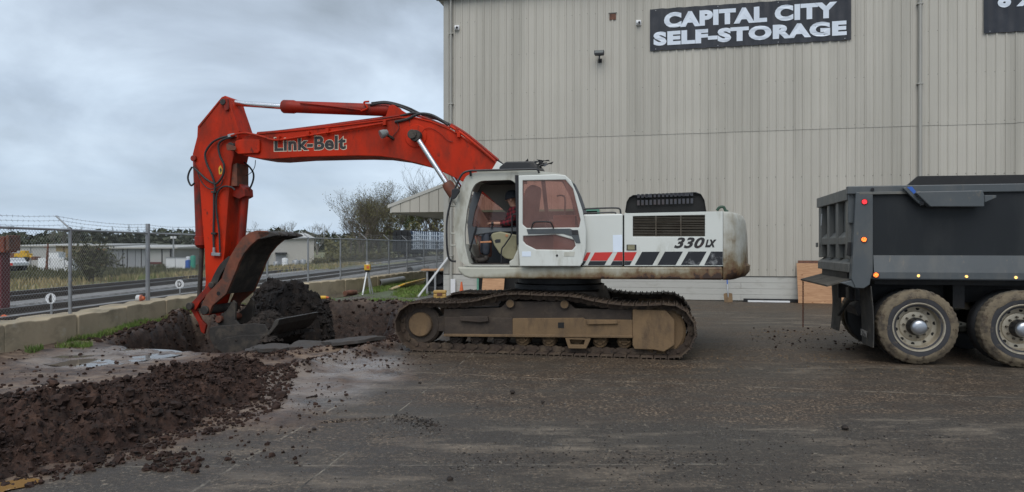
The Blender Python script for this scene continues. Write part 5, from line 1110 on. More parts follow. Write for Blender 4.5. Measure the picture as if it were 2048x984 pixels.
MB().prism(E.P([(998,334),(1012,323),(1066,322),(1075,333),(1075,350),(1000,350)], -0.42), -0.42, 0.42).build('boom_mount', M['black'], EXC, None, 0.02)
MB().prism(E.P([(980,345),(994,322),(1012,333),(1004,352),(985,360)], -0.40), -0.40, -0.34).build('boom_bracket', M['white'], EXC, None, 0.008)
MB().box(*(lambda a, b_: (a, b_))(E.L(975,400,-0.5)[0], E.L(1165,400,-0.5)[0]), -0.5, 1.4, E.L(1000,532,-0.5)[1], E.L(1000,440,-0.5)[1]).build('front_house', M['cream'], EXC, None, 0.03)

# ================================================================ boom, stick, bucket
yb = -0.33
bp = [(478,286),(487,273),(513,267),(600,259),(680,250.5),(765,240),(800,234),(831,234.5),(862,242),(896,256),(925,274),(965,303),(1000,333),(1062,418),(1055,440),(1035,440),(1000,414),(970,392),(948,377),(925,363),(896,349),(874,339),(839,327.5),(800,318),(760,312.5),(720,311.5),(680,312),(600,314),(545,318),(520,317),(490,312),(478,306)]
boom = MB().prism(E.P(bp, yb), yb, -yb).build('boom', M['red'], EXC, None, 0.012)
# lip plates along the boom's edges
def strip(px, c, th, w_px, mat, parent, name):
    a = E.P(px, c); b_ = E.P([(u, v + w_px) for u, v in px], c); return MB().prism(a + b_[::-1], c, c+th).build(name, mat, parent, None, 0.004)
strip([(513,266),(600,258),(680,249.5),(765,239),(800,233),(831,233.5),(862,241),(896,255),(925,273),(965,302)], yb-0.02, 0.018, 3.0, M['red'], boom, 'edge_weld')
pl('fork_plate', [(470,282),(478,279),(518,279),(519,284),(519,302),(516,306),(476,308),(469,303)], yb-0.05, 0.05, M['red'], boom, 0.012)
pl('fork_plate', [(470,282),(478,279),(518,279),(519,284),(519,302),(516,306),(476,308),(469,303)], -yb, 0.05, M['red'], boom, 0.012)
x, z = E.L(466, 294, yb); MB().cyl((x, yb-0.10, z), (x, -yb+0.10, z), 0.075, n=20).build('stick_pin', M['mudsteel'], boom, 40, 0.01)
MB().prism(round_poly([(x-0.07, z+0.05), (x+0.14, z-0.01), (x+0.14, z-0.08), (x-0.05, z-0.08)], 0.03), yb-0.125, yb-0.10).build('pin_keeper', M['rusty'], boom, None, 0.006)
x, z = E.L(832, 272, yb); MB().lathe((x, yb-0.02, z), (0,1,0), [(0,0),(0.20,0),(0.21,0.01),(0.21,0.03)], 32).build('pin_boss', M['red'], boom, 35)
MB().cyl((x, -0.56, z), (x, 0.56, z), 0.085, n=20).build('cylinder_pin', M['mudsteel'], boom, 40, 0.01)
# lettering with pale edge
for bq, mt, dy_, pad in ((0.062, M['decal_cream'], -0.002, 0.014), (0.036, M['letter'], -0.0045, 0.0)):
    xa, za = E.L(549, 305, yb); xb, _ = E.L(692, 295, yb); _, zb = E.L(549, 277.5, yb); _, zb2 = E.L(692, 269, yb)
    za = (za + E.L(692, 295.5, yb)[1])/2; zb = (zb+zb2)/2
    text_mesh('Link-Belt', xa-pad, za-pad, xb+pad, zb+pad, yb+dy_, mt, boom, 'lettering' if pad == 0 else 'lettering_edge', bq, 0.0, 0.0015)
# pipes on the boom's side and back
def pipe(px, c, r_, mat, parent, name='pipe', n=5): return MB().tube(spline([E.V(u, v, c) for u, v in px], n), r_, 8).build(name, mat, parent, 40)
pipe([(462,272),(487,266),(520,272),(550,280),(600,274),(680,261),(740,251),(770,246)], yb-0.05, 0.022, M['red'], boom)
pipe([(515,268),(560,264),(640,254),(700,246),(760,238),(800,231)], yb+0.06, 0.02, M['red_dull'], boom)
pipe([(515,266),(560,262),(640,252),(700,244),(760,236),(810,228),(850,236),(900,256)], -0.05, 0.022, M['red_dull'], boom)
pipe([(900,252),(925,268),(960,296),(990,322)], yb-0.03, 0.026, M['red'], boom); pipe([(902,249),(930,266),(965,294),(996,320)], yb+0.06, 0.024, M['red_dull'], boom)
for (u, v) in ((558,277),(617,268),(656,262),(770,246),(914,262),(918,270)):
    MB().obox(E.V(u, v, yb-0.035), (0.03,0,0), (0,0.045,0), (0,0,0.045)).build('pipe_clamp', M['red'], boom, None, 0.005)
pipe([(740,210),(770,206),(800,213),(830,226)], -0.12, 0.022, M['rubber'], boom, 'hose'); pipe([(743,206),(775,204),(815,215),(850,232),(880,240)], 0.05, 0.02, M['rubber'], boom, 'hose')
pipe([(790,244),(815,238),(838,228),(862,230),(885,242),(896,250)], yb-0.02, 0.026, M['rubber'], boom, 'hose'); pipe([(800,232),(830,226),(860,232),(890,246)], yb+0.12, 0.022, M['rubber'], boom, 'hose')
pipe([(885,242),(915,258),(950,284),(985,312),(1010,332),(1035,340)], 0.0, 0.024, M['rubber'], boom, 'hose')
pipe([(842,268),(850,258),(862,256),(880,266),(895,280),(906,284)], yb-0.02, 0.006, M['red_dull'], boom, 'thin_line'); pipe([(795,246),(798,256),(790,268),(784,274)], yb-0.02, 0.006, M['black'], boom, 'thin_line')
lg = MB().lathe(E.V(770, 266, yb-0.16), Vector((-0.6, -0.5, -0.35)), [(0,-0.05),(0.05,-0.05),(0.075,0.02),(0.08,0.09),(0.06,0.095),(0,0.09)], 16).build('work_light', M['lampglass'], boom, 40)
MB().beam(E.V(772,268,yb-0.14), E.V(787,278,yb-0.0), 0.05, 0.04).build('light_bracket', M['mudsteel'], boom, None, 0.004)
# stick cylinder on top of the boom
cyl = empty('stick_cylinder'); cyl.parent = EXC
A, B, C = E.V(456, 205, 0), E.V(566, 213, 0), E.V(790, 221, 0)
MB().cyl(A, B + (B-A)*0.1, 0.058, n=20).build('rod', M['chrome'], cyl, 40)
MB().tube([B, B+(C-B)*0.01, B+(C-B)*0.10, B+(C-B)*0.105, B+(C-B)*0.12, B+(C-B)*0.93, B+(C-B)*0.97], [0.115, 0.13, 0.13, 0.125, 0.115, 0.115, 0.09], 24).build('barrel', M['red_dull'], cyl, 40)
MB().cyl(C+Vector((0,-0.16,0)), C+Vector((0,0.16,0)), 0.085, n=20).build('end_eye', M['red_dull'], cyl, 40, 0.01)
MB().lathe(A, (0,1,0), [(0,-0.12),(0.10,-0.12),(0.10,0.12),(0,0.12)], 20).build('rod_eye', M['mudsteel'], cyl, 40)
pipe([(722,222),(735,216),(728,205),(738,203)], -0.14, 0.018, M['red'], cyl); pipe([(600,206),(660,212),(722,220)], -0.135, 0.014, M['red_dull'], cyl)
for s_ in (-1, 1): pl('cylinder_bracket', [(770,236),(778,212),(788,210),(806,222),(830,236)], s_*0.18 - 0.02, 0.04, M['red'], boom, 0.008)
# boom cylinders
for s_, c in ((0, -0.46), (1, 0.46)):
    cb_ = empty('boom_cylinder'); cb_.parent = EXC
    a, b_ = E.V(832, 272, -0.46), E.V(897, 372, -0.46); e_ = E.V(985, 507, -0.46); a.y = b_.y = e_.y = c
    MB().cyl(a, b_, 0.05, n=20).build('rod', M['chrome'], cb_, 40)
    MB().tube([b_ - (e_-b_)*0.04, b_, b_+(e_-b_)*0.18, b_+(e_-b_)*0.19, e_], [0.085, 0.10, 0.10, 0.088, 0.088], 22).build('barrel', M['cream'], cb_, 40)
    MB().tube([b_ - (e_-b_)*0.045, b_ - (e_-b_)*0.001, b_+(e_-b_)*0.14], [0.09, 0.104, 0.104], 22).build('gland', M['rusty'], cb_, 40)
    MB().lathe(a, (0,1,0), [(0,-0.07),(0.095,-0.07),(0.105,-0.05),(0.105,0.05),(0.095,0.07),(0,0.07)], 22).build('rod_eye', M['mudsteel'], cb_, 40)
# stick
st = -0.25
sp_ = [(437,201),(443,194),(450,191),(456,195),(462,215),(470,238),(478,262),(474,285),(468,310),(463,330),(460,358),(456,406),(449,505),(441,560),(428,604),(418,630),(403,630),(411,565),(409,500),(404,440),(400,380),(397,340),(386,318),(385,308),(394,273),(395,252)]
stick = MB().prism(E.P(sp_, st), st, -st).build('stick', M['red'], EXC, None, 0.012)
strip([(398,252),(440,199)], st-0.015, 0.014, 3, M['red'], stick, 'edge_weld')
x, z = E.L(449, 205, st); MB().cyl((x, st-0.07, z), (x, -st+0.07, z), 0.06, n=18).build('top_pin', M['mudsteel'], stick, 40, 0.008)
MB().prism(round_poly(E.P([(444,197),(455,196),(457,219),(450,222),(447,212)], st-0.05), 0.03), st-0.05, st-0.001).build('pin_keeper', M['red_dull'], stick, None, 0.006)
x, z = E.L(389, 317, st); MB().cyl((x, st-0.05, z), (x, -st+0.05, z), 0.06, n=18).build('cylinder_pin', M['red_dull'], stick, 40, 0.008)
hs = M['rubber']
pipe([(468,271),(445,275),(425,285),(411,305),(413,325),(424,350),(430,372),(429,385)], st-0.06, 0.021, hs, stick, 'hose'); pipe([(466,274),(447,279),(437,290),(440,312),(448,330),(446,350),(436,365),(428,367),(412,358),(395,342),(386,334)], st-0.06, 0.021, hs, stick, 'hose')
pipe([(384,334),(378,345),(376,358),(382,371),(389,366)], st+0.05, 0.018, hs, stick, 'hose'); pipe([(395,345),(404,365),(420,378),(440,372),(446,358)], st-0.05, 0.010, hs, stick, 'hose')
pipe([(428,383),(428,420),(427,470),(428,500)], st-0.04, 0.021, hs, stick, 'steel_line'); pipe([(470,380),(462,374),(445,374),(434,390),(433,420),(438,460),(440,505)], st-0.05, 0.018, hs, stick, 'hose')
pipe([(489,325),(500,335),(507,348),(505,365),(494,388)], 0.12, 0.018, hs, stick, 'hose'); pipe([(511,320),(509,335),(500,347),(486,353)], 0.1, 0.007, hs, stick, 'hose')
MB().beam(E.V(424,508,st-0.05), E.V(441,509,st-0.05), 0.05, 0.06).cyl(E.V(428,495,st-0.05), E.V(428,512,st-0.05), 0.028, n=10).build('hose_fitting', M['galv'], stick, None, 0.006)
for v in (384, 467): MB().obox(E.V(428.5, v, st-0.04), (0.05,0,0), (0,0.035,0), (0,0,0.02)).build('line_clamp', M['mudsteel'], stick, None, 0.004)
MB().obox(E.V(464,271,st-0.05), (0.07,0,0.01), (0,0.04,0), (-.005,0,0.03)).build('hose_fitting', M['galv'], stick, None, 0.006)
MB().prism(round_poly(E.P([(437,336),(441,330),(445,338),(444,348),(438,349)], st-0.002), 0.02), st-0.004, st-0.001).build('warning_sticker', M['yellow'], stick)
MB().prism(E.P([(439.5,338),(442,335),(443.5,341),(441,347)], st-0.006), st-0.006, st-0.0045).build('sticker_mark', M['letter'], stick)
# bucket cylinder, left of the stick
bc = empty('bucket_cylinder'); bc.parent = EXC
a, b_, e_ = E.V(398, 318, 0), E.V(404, 490, 0), E.V(398, 612, 0)
MB().tube([a, a+(b_-a)*0.90, a+(b_-a)*0.905, b_, b_+(e_-b_)*0.05], [0.115, 0.115, 0.135, 0.135, 0.08], 22).build('barrel', M['red_dull'], bc, 40)
MB().cyl(b_, e_, 0.045, n=16).build('rod', M['mudsteel'], bc, 40)
# thumb cylinder, right of the stick
tcx = empty('thumb_cylinder'); tcx.parent = EXC
a, b_ = E.V(476, 375, 0.05), E.V(464, 520, 0.05); off = Vector((0.16, 0, 0)); a += off; b_ += off
MB().tube([a, a+(b_-a)*0.06, a+(b_-a)*0.07, b_], [0.10, 0.10, 0.085, 0.085], 20).build('barrel', M['red_dull'], tcx, 40)
MB().cyl(b_, b_ + (b_-a)*0.35, 0.04, n=14).build('rod', M['mudsteel'], tcx, 40)
pl('thumb_cylinder_mount', [(466,370),(478,367),(489,378),(490,392),(478,398),(464,392)], -0.12, 0.30, M['red_dull'], stick, 0.01)
pl('front_plate', [(462,330),(474,326),(474,372),(460,372)], -0.2, 0.4, M['rusty'], stick, 0.006)
# thumb
th = -0.50
tpx = [(405,630),(400,622),(402,612),(412,590),(425,576),(443,557),(450,535),(461,511),(471,494),(484,476),(498,465),(513,461),(530,461.5),(541,465),(536,471),(515,479),(500,492),(487,508),(478,525),(471,544),(461,567),(452,588),(438,600),(424,612),(418,628)]
tm = MB().prism(E.P(tpx, th), th, th+0.07).build('thumb', M['rusty'], EXC, None, 0.008)
MB().prism(E.P(tpx, th), -th-0.07, -th).build('far_side_plate', M['rusty'], tm, None, 0.008)
outer_ = tpx[4:14]; sheet = E.P(outer_, th); inn = E.P([(u+5, v+4) for u, v in outer_], th)
MB().prism(sheet + inn[::-1], th+0.071, -th-0.071).build('back_plate', M['mudsteel'], tm, None, 0.004)
inner_px = tpx[14:22]; a = E.P(inner_px, th); b_ = E.P([(u-5, v-4) for u, v in inner_px], th); MB().prism(a + b_[::-1], th+0.071, -th-0.071).build('inner_plate', M['mudsteel'], tm, None, 0.004)  # darker steel than the side plates puts the inner face's shade into colour
for k in range(9):
    u, v = tuple(np.interp(k/8*7, range(8), [q[i] for q in inner_px]) for i in (0, 1)); MB().obox(E.V(u+1.5, v+1, -th-0.03), (0.03,0,0.018), (0,0.045,0), (0.015,0,-0.03)).build('serration', M['mudsteel'], tm, None, 0.004)
for j in range(4):
    yy = th + 0.05 + j*0.30; MB().prism(E.P([(513,462),(541,463),(552,467),(556,471),(545,473),(520,479)], th), yy-0.05, yy+0.05).build('tip_tooth', M['mudsteel'], tm, None, 0.015)
x, z = E.L(411, 620, th); MB().cyl((x, th-0.05, z), (x, -th+0.05, z), 0.085, n=22).build('thumb_pin', M['mudsteel'], tm, 40, 0.012)
x, z = E.L(437, 587, th); MB().cyl((x, th-0.002, z), (x, th+0.0, z), 0.04, n=16).build('pin_hole', M['void_shade'], tm)
# linkage
lk = spl2([(457,512),(440,528),(428,548),(420,566),(417,572)], 4); lo_ = spl2([(466,520),(452,533),(440,552),(432,574),(428,580)], 4)
MB().prism(E.P([q[:2] for q in lk] + [q[:2] for q in lo_][::-1], -0.34), -0.34, -0.28).build('guide_link', M['mudsteel'], EXC, None, 0.008); MB().prism(E.P([q[:2] for q in lk] + [q[:2] for q in lo_][::-1], -0.34), 0.28, 0.34).build('guide_link', M['mudsteel'], EXC, None, 0.008)
for yy in (-0.42, 0.36): MB().prism(E.P([(419,567),(428,573),(399,606),(391,620),(380,619),(376,610),(384,604)], -0.42), yy, yy+0.06).build('bucket_link', M['red_dull'], EXC, None, 0.008)
x, z = E.L(383, 612, -0.42); MB().cyl((x, -0.50, z), (x, 0.50, z), 0.07, n=18).build('link_pin', M['mudsteel'], EXC, 40, 0.01)
x, z = E.L(424, 570, -0.42); MB().cyl((x, -0.46, z), (x, 0.46, z), 0.06, n=18).build('link_pin', M['mudsteel'], EXC, 40, 0.01)
for yy in (-0.36, 0.30): MB().prism(E.P([(378,614),(390,616),(402,640),(412,650),(408,668),(402,664),(396,645)], -0.36), yy, yy+0.06).build('bucket_ear', M['red_dull'], EXC, None, 0.008)
# bucket
wb = 0.75; sidep = [(418,656),(430,652),(470,649.5),(505,647),(530,649),(537,664),(530,684),(512,700),(480,709),(450,708),(430,697),(420,678)]
bk = MB().prism(E.P(sidep, -wb), -wb, -wb+0.04).build('bucket', M['mudsteel'], EXC, None, 0.008)
MB().prism(E.P(sidep, -wb), wb-0.04, wb).build('side_plate', M['mudsteel'], bk, None, 0.008)
sh = [(538,664),(530,684),(512,700),(480,709),(450,708),(430,697),(420,678),(418,656)]; a = E.P(sh, -wb); b_ = E.P([(u + (480-u)*0.06, v + (655-v)*0.06) for u, v in sh], -wb)
MB().prism(a + b_[::-1], -wb+0.041, wb-0.041).build('shell', M['mudsteel'], bk, None, 0.004)
wear = [(432,697),(438,684),(450,676),(480,671),(528,669),(533,674),(528,686),(510,701),(480,710),(450,709)]; MB().prism(E.P(wear, -wb-0.025), -wb-0.025, -wb-0.001).build('wear_plate', M['mudsteel'], bk, None, 0.008)
lip = [(534,669),(545,653),(549,642),(554,638),(560,638),(556,650),(545,664),(538,671)]; MB().prism(E.P(lip, -wb), -wb-0.02, wb+0.02).build('cutting_edge', M['edge_steel'], bk, None, 0.012)
for yy in (-0.34, 0.28): MB().prism(E.P([(436,655),(434,640),(440,630),(452,622),(466,600),(471,606),(470,640),(480,652)], -0.34), yy, yy+0.06).build('hanger_plate', M['mudsteel'], bk, None, 0.01)
x, z = E.L(441, 638, -0.34); MB().cyl((x, -0.42, z), (x, 0.42, z), 0.07, n=18).build('bucket_pin', M['rusty'], bk, 40, 0.01)
# soil
def local_poly(pts): return [tuple(E.to_world((x, y, 0))[:2]) for x, y in pts]
x0, _ = E.L(424, 655, -wb); x1, _ = E.L(540, 655, -wb)
o = hillock('soil_load', local_poly([(x0+.12, -wb+.06), (x1-0.1, -wb+.06), (x1+.0, 0), (x1-.05, wb-.06), (x0+.12, wb-.06)]), 0.44, 0.30, 0.02, M['soil_black'], 600, -0.02, 0.55, 0.02)
tag(o, 'dark soil heaped inside the excavator bucket', 'soil'); crumbs_on(o, 700, 0.01, 0.05, M['soil_black'], 'bucket_crumbs', 'crumbs of dark soil on the load in the bucket', 61)
o = hillock('soil_mound', [(-6.0, 15.3), (-5.2, 14.95), (-4.4, 15.2), (-4.0, 16.0), (-4.2, 17.2), (-5.1, 17.5), (-5.9, 16.9)], 1.95, 0.16, 0.026, M['soil_black'], 700, -1.25, 0.9, 0.05)
tag(o, 'rounded black soil mound standing in the pit behind the bucket', 'soil mound'); crumbs_on(o, 2600, 0.012, 0.085, M['soil_black'], 'mound_crumbs', 'crumbs of black soil over the mound in the pit', 62)
# ================================================================ DUMP TRUCK
g0 = G(1838, 730); TF = Frame((g0.x, g0.y)); TR = TF.empty('dump_truck')
tag(TR, 'slate grey tipper truck with dusty tailgate and mud-caked twin wheels', 'truck')
for k_ in ('truck', 'gate', 'truckside'): set_ref(M[k_], TR)
def tbox(name, x0, x1, y0, y1, z0, z1, mat, parent=TR, bev=0.006): return MB().box(x0, x1, y0, y1, z0, z1).build(name, mat, parent, None, bev)
def tp_(name, px, c, th, mat, parent=TR, bev=0.006): return MB().prism(TF.P(px, c), c, c+th).build(name, mat, parent, None, bev)
XE = 5.6
# ---- wheels
def wheel(x, y, s_, dual=True):
    """s_ = -1: outer face towards the camera"""
    Wm = empty('wheel', (x, y, 0.545)); Wm.parent = TR; ax = (0, -s_, 0)
    rr = 0.545
    prof = [(0.300,0.03),(0.345,0.012),(0.40,0.0),(0.455,0.006),(0.492,0.022)]
    MB().lathe((0,0,0), ax, prof + [(0.500,0.032)], 56).build('sidewall', M['tyre'], Wm, 40)
    mb = MB(); n = 120; tread = []
    for d, r_ in ((0.022,0.4921),(0.030,0.512),(0.040,0.530),(0.055,0.541),(0.10,0.545),(0.18,0.545),(0.225,0.541),(0.24,0.525),(0.255,0.49),(0.26,0.30)): tread.append((d, r_))
    V_ = []
    for j, (d, r_) in enumerate(tread):
        for k in range(n):
            a = 2*math.pi*k/n; q = r_ - (0.009 if (k % 3 == 0 and 1 < j < 8) else 0.0) - (0.006 if j in (1, 2) and k % 6 < 3 else 0) + rnd.uniform(-.004, .005)*(0 < j < 8); V_.append((math.cos(a)*q, -s_*d, math.sin(a)*q))
    mb.add(V_, [(j*n+k, j*n+(k+1) % n, (j+1)*n+(k+1) % n, (j+1)*n+k) for j in range(len(tread)-1) for k in range(n)]); mb.build('tread', M['tyremud'], Wm, 35)
    # dried mud ring over the shoulder of the sidewall
    mb = MB(); n = 96; V_ = []
    for j, f in enumerate((0.0, 0.25, 0.5, 0.75, 1.0)):
        for k in range(n):
            a = 2*math.pi*k/n; inn = 0.430 + 0.05*float(fbm(math.cos(a)*2.2+5, math.sin(a)*2.2+5, 4, 801)) - 0.03; r_ = inn + (0.497-inn)*f
            dd = np.interp(r_, [0.40, 0.455, 0.492, 0.5], [0.0, 0.006, 0.022, 0.032]); V_.append((math.cos(a)*r_, -s_*(dd - 0.004 - 0.008*float(vnoise(k*0.9, j*3.1, 811))*(0 < f)), math.sin(a)*r_))
    mb.add(V_, [(j*n+k, j*n+(k+1) % n, (j+1)*n+(k+1) % n, (j+1)*n+k) for j in range(4) for k in range(n)]); mb.build('dried_mud', M['tyremud'], Wm, 40)
    ri = MB().lathe((0,0,0), ax, [(0.300,0.035),(0.350,0.008),(0.356,0.004),(0.352,0.0),(0.338,0.002),(0.325,0.02),(0.316,0.06),(0.312,0.11),(0.300,0.15),(0.285,0.165),(0.235,0.170),(0.222,0.172),(0.216,0.160),(0.205,0.155),(0.12,0.155),(0.0,0.155)], 56).build('rim', M['rim'], Wm, 30)
    for k in range(10):
        a = 2*math.pi*(k+0.3)/10; p = Vector((math.cos(a)*0.262, 0, math.sin(a)*0.262)); MB().cyl(p + Vector((0,-s_*0.1665,0)), p + Vector((0,-s_*0.20,0)), 0.026, n=14).build('dark_hole_disc', M['void_shade'], ri)  # each hole is a solid disc, its inner shade painted near-black
        q = Vector((math.cos(a+.3)*0.162, 0, math.sin(a+.3)*0.162)); MB().cyl(q + Vector((0,-s_*0.160,0)), q + Vector((0,-s_*0.115,0)), 0.019, 0.016, n=6).build('wheel_nut', M['nut'], ri, None, 0.003)
    MB().lathe((0,0,0), ax, [(0.13,0.155),(0.13,0.09),(0.118,0.06),(0.118,0.02)], 32).build('hub_flange', M['black'], Wm, 35)
    MB().lathe((0,0,0), ax, [(0.110,0.03),(0.110,-0.01),(0.104,-0.03),(0.085,-0.048),(0.05,-0.058),(0.0,-0.06)], 32).build('hub_cap', M['hub'], Wm, 50)
    if dual:
        MB().lathe((0,0,0), ax, [(0.30,0.33),(0.40,0.325),(0.49,0.335),(0.530,0.36),(0.545,0.40),(0.545,0.50),(0.53,0.555),(0.40,0.59),(0.30,0.58)], 48).build('inner_tyre', M['rubber'], Wm, 40)
    return Wm
xw2 = 1.35
for x in (0.0, xw2, 2*xw2+0.9):
    wheel(x, 0.0, -1); wheel(x, 2.46, 1)
    MB().cyl((x, 0.3, 0.545), (x, 2.2, 0.545), 0.11, n=14).build('axle', M['truckdark'], TR, 40)
    MB().ball((x, 1.23, 0.545), 0.24, 14, 10).build('differential', M['truckdark'], TR, 40)
for yy in (0.82, 1.56): MB().box(-0.75, XE, yy, yy+0.09, 0.86, 1.14).build('chassis_rail', M['truckdark'], TR, None, 0.008)
MB().box(-0.5, XE, 0.35, 2.1, 1.145, 1.22).build('box_floor', M['truckdark'], TR)
for x in (0.68, 2.3, 3.6): MB().box(x-0.08, x+0.08, 0.45, 2.0, 0.80, 1.15).build('cross_member', M['truckdark'], TR)
MB().prism([(-0.60, 0.62), (0.3, 0.95), (0.3, 1.05), (-0.65, 0.75)], 0.9, 1.6).build('suspension_beam', M['truckdark'], TR)
# ---- box
ysd = 0.06
xr, _ = TF.L(1746, 450, ysd); zt_ = TF.L(1746, 388, ysd)[1]; zk = TF.L(1746, 508, ysd)[1]; zl = TF.L(1746, 544, ysd)[1]; zz0 = TF.L(1746, 557, ysd)[1]; ztt = TF.L(1746, 372, ysd)[1]
tbox('side_panel', xr-0.02, XE, ysd, ysd+0.04, zk-0.02, zt_+0.02, M['truckside'], TR, 0.004)
tbox('far_side_panel', xr-0.02, XE, 2.36, 2.40, zz0, ztt, M['truckside'])
tbox('box_front', XE-0.05, XE, ysd, 2.4, zz0, ztt, M['truckside'])
MB().add([(x, y, z) for x in (xr, XE) for y, z in ((ysd+0.005, zk), (ysd-0.055, zl), (ysd-0.055, zz0), (ysd+0.05, zz0), (ysd+0.05, zk))], [(0,1,2,3,4)[::-1], (5,6,7,8,9), (0,5,6,1)[::-1], (1,6,7,2)[::-1], (2,7,8,3)[::-1], (3,8,9,4)[::-1], (4,9,5,0)[::-1]]).build('side_ledge', M['truck'], TR, None, 0.006)
tbox('top_rail', xr-0.36, XE, ysd-0.05, ysd+0.06, zt_, ztt, M['truck'], TR, 0.012)
tbox('rail_strip', xr-0.20, xr+0.62, ysd-0.062, ysd-0.051, zt_-0.01, zt_+0.028, M['gate'], TR, 0.004)
tp_('rear_post', [(1712,384),(1746,386),(1746,545),(1741,560),(1740,569),(1728,577),(1711,576),(1703,558)], ysd-0.06, 0.16, M['truck'], TR, 0.01)
tp_('post_foot', [(1682,566),(1703,561),(1714,566),(1726,577),(1711,576.5),(1700,572)], ysd-0.045, 0.14, M['truck'], TR, 0.006)
# tall side board and its slanted end
tp_('side_board', [(1812,372.5),(1836,352),(2900,338),(2900,372)], ysd+0.005, 0.05, M['truckdark'], TR, 0.004)
# tarp arm
tp_('tarp_arm', [(1806,376),(1812,374),(1834,388),(1851,404),(1850,410),(1842,411),(1826,396)], ysd-0.13, 0.06, M['truck'], TR, 0.006)
tp_('tarp_housing', [(1832,386),(1836,383),(1966,380.5),(1969,390),(1969,413.5),(1861,413.5)], ysd-0.22, 0.15, M['truck'], TR, 0.012)
tp_('housing_end', [(1969,390.5),(1993,390.5),(1993,395),(1972,404),(1969,404)], ysd-0.17, 0.09, M['truck'], TR, 0.006)
MB().cyl(TF.V(1844,406,ysd-0.15), TF.V(1844,406,ysd-0.10), 0.03, n=12).build('pivot_bolt', M['black'], TR)
MB().cyl(TF.V(1745,379,ysd-0.07), TF.V(1745,379,ysd-0.04), 0.025, n=12).build('rail_bolt', M['black'], TR)
tp_('blue_tape', [(1814,374),(1824,373),(1832,383),(1828,388)], ysd-0.134, 0.003, M['blue'], TR, 0)
# ---- lamps
for u, v, mt in ((1729,403.5,'lamp_red'), (1728,479,'lamp_orange'), (1752,550,'lamp_orange')):
    c = ysd-0.062; la = MB().cyl(TF.V(u,v,c-0.012), TF.V(u,v,c), 0.045, n=20).build('lamp_bezel', M['maroon'], TR, None, 0.004); MB().cyl(TF.V(u,v,c-0.02), TF.V(u,v,c-0.0121), 0.034, n=18).build('lamp_lens', M[mt], la)
for u, v in ((1837,551.5), (1933,553), (2032,555)):
    c = ysd-0.057; la = MB().cyl(TF.V(u,v,c-0.010), TF.V(u,v,c), 0.026, n=14).build('marker_bezel', M['rim'], TR); MB().cyl(TF.V(u,v,c-0.017), TF.V(u,v,c-0.0101), 0.016, n=12).build('marker_lens', M['lamp_amber'], la)
# ---- tailgate
yn, yfr = 0.14, 2.36; xg, _ = TF.L(1698, 450, yn); gz1 = TF.L(1700, 377, yn)[1]; gz0 = TF.L(1695, 545, yn)[1]
TG = empty('tailgate'); TG.parent = TR
MB().box(xg+0.09, xg+0.12, yn, yfr, gz0, gz1).build('back_sheet', M['gate'], TG)
def gbar(name, y0, y1, z0, z1, ch=0.0, pr=0.0):
    return MB().add([(xg-pr, y0, z0), (xg-pr, y1, z0), (xg-pr, y1, z1-ch), (xg-pr, y0, z1-ch), (xg+0.09, y0, z0), (xg+0.09, y1, z0), (xg+0.09, y1, z1), (xg+0.09, y0, z1)], [(0,3,2,1),(4,5,6,7),(0,1,5,4),(1,2,6,5),(2,3,7,6),(3,0,4,7)]).build(name, M['gate'], TG, None, 0.008)
wd = yfr - yn
gbar('top_bar', yn, yfr, gz1-0.17, gz1, 0.0, 0.03); gbar('bottom_bar', yn, yfr, gz0, gz0+0.20, 0.07, 0.01)
hm = gz0 + (gz1-gz0)*0.44
cols = [(0.0, 0.11), (0.33, 0.40), (0.62, 0.69), (0.90, 1.0)]
for a, b_ in cols: gbar('vertical_rib', yn + wd*a, yn + wd*b_, gz0+0.201, gz1-0.171, 0.0, -0.005)
for (a, b_) in ((0.11, 0.33), (0.40, 0.62), (0.69, 0.90)): gbar('middle_bar', yn + wd*a + 0.002, yn + wd*b_ - 0.002, hm-0.13, hm+0.07, 0.09, -0.008)
MB().box(xg-0.02, xg+0.10, yn-0.055, yn-0.002, gz1-0.52, gz1+0.01).build('hinge_plate', M['truck'], TG, None, 0.01)
MB().prism([(xg-0.02, gz1-0.80), (xg+0.10, gz1-0.80), (xg+0.10, gz1-1.0), (xg-0.04, gz1-1.0)], yn-0.03, yn-0.002).build('side_catch', M['truckdark'], TG, None, 0.004)
MB().box(xg-0.05, xg-0.032, yn+wd*0.93, yn+wd*0.93+0.14, gz0+0.38, gz0+0.46).build('latch_bracket', M['gate'], TG, None, 0.004)
MB().tube([(xg-0.04, yn+wd*.78, gz1-0.30), (xg-0.05, yn+wd*.78, gz1-0.50)], 0.01, 6).build('latch_hook', M['galv'], TG)
tbox('rear_frame', xg+0.14, xr-0.02, ysd+0.11, 2.36, gz0-0.05, gz0+0.05, M['truckdark'])
ap = MB().add([(xg-0.30, y, gz0-0.22+dz) for y in (yn+0.05, yfr) for dz in (0, 0.03)] + [(xg+0.12, y, gz0-0.10+dz) for y in (yn-0.02, yfr) for dz in (0, 0.03)], [(0,1,3,2),(4,6,7,5),(0,2,6,4),(1,5,7,3),(0,4,5,1),(2,3,7,6)]).build('spreader_apron', M['flap_tan'], TR, None, 0.006)
MB().box(xg+0.02, xg+0.14, yn+0.2, yfr-0.2, gz0-0.12, gz0-0.002).build('apron_bracket', M['truckdark'], TR)
# air line
mb = MB(); p = Vector((xg+0.14, yn-0.06, gz0+0.12)); mb.tube([p + Vector((0.07*math.cos(a)*0.7, 0.004*a, 0.07*math.sin(a))) for a in np.linspace(0, 13, 40)], 0.007, 6); mb.build('coiled_line', M['galv'], TR, 40)
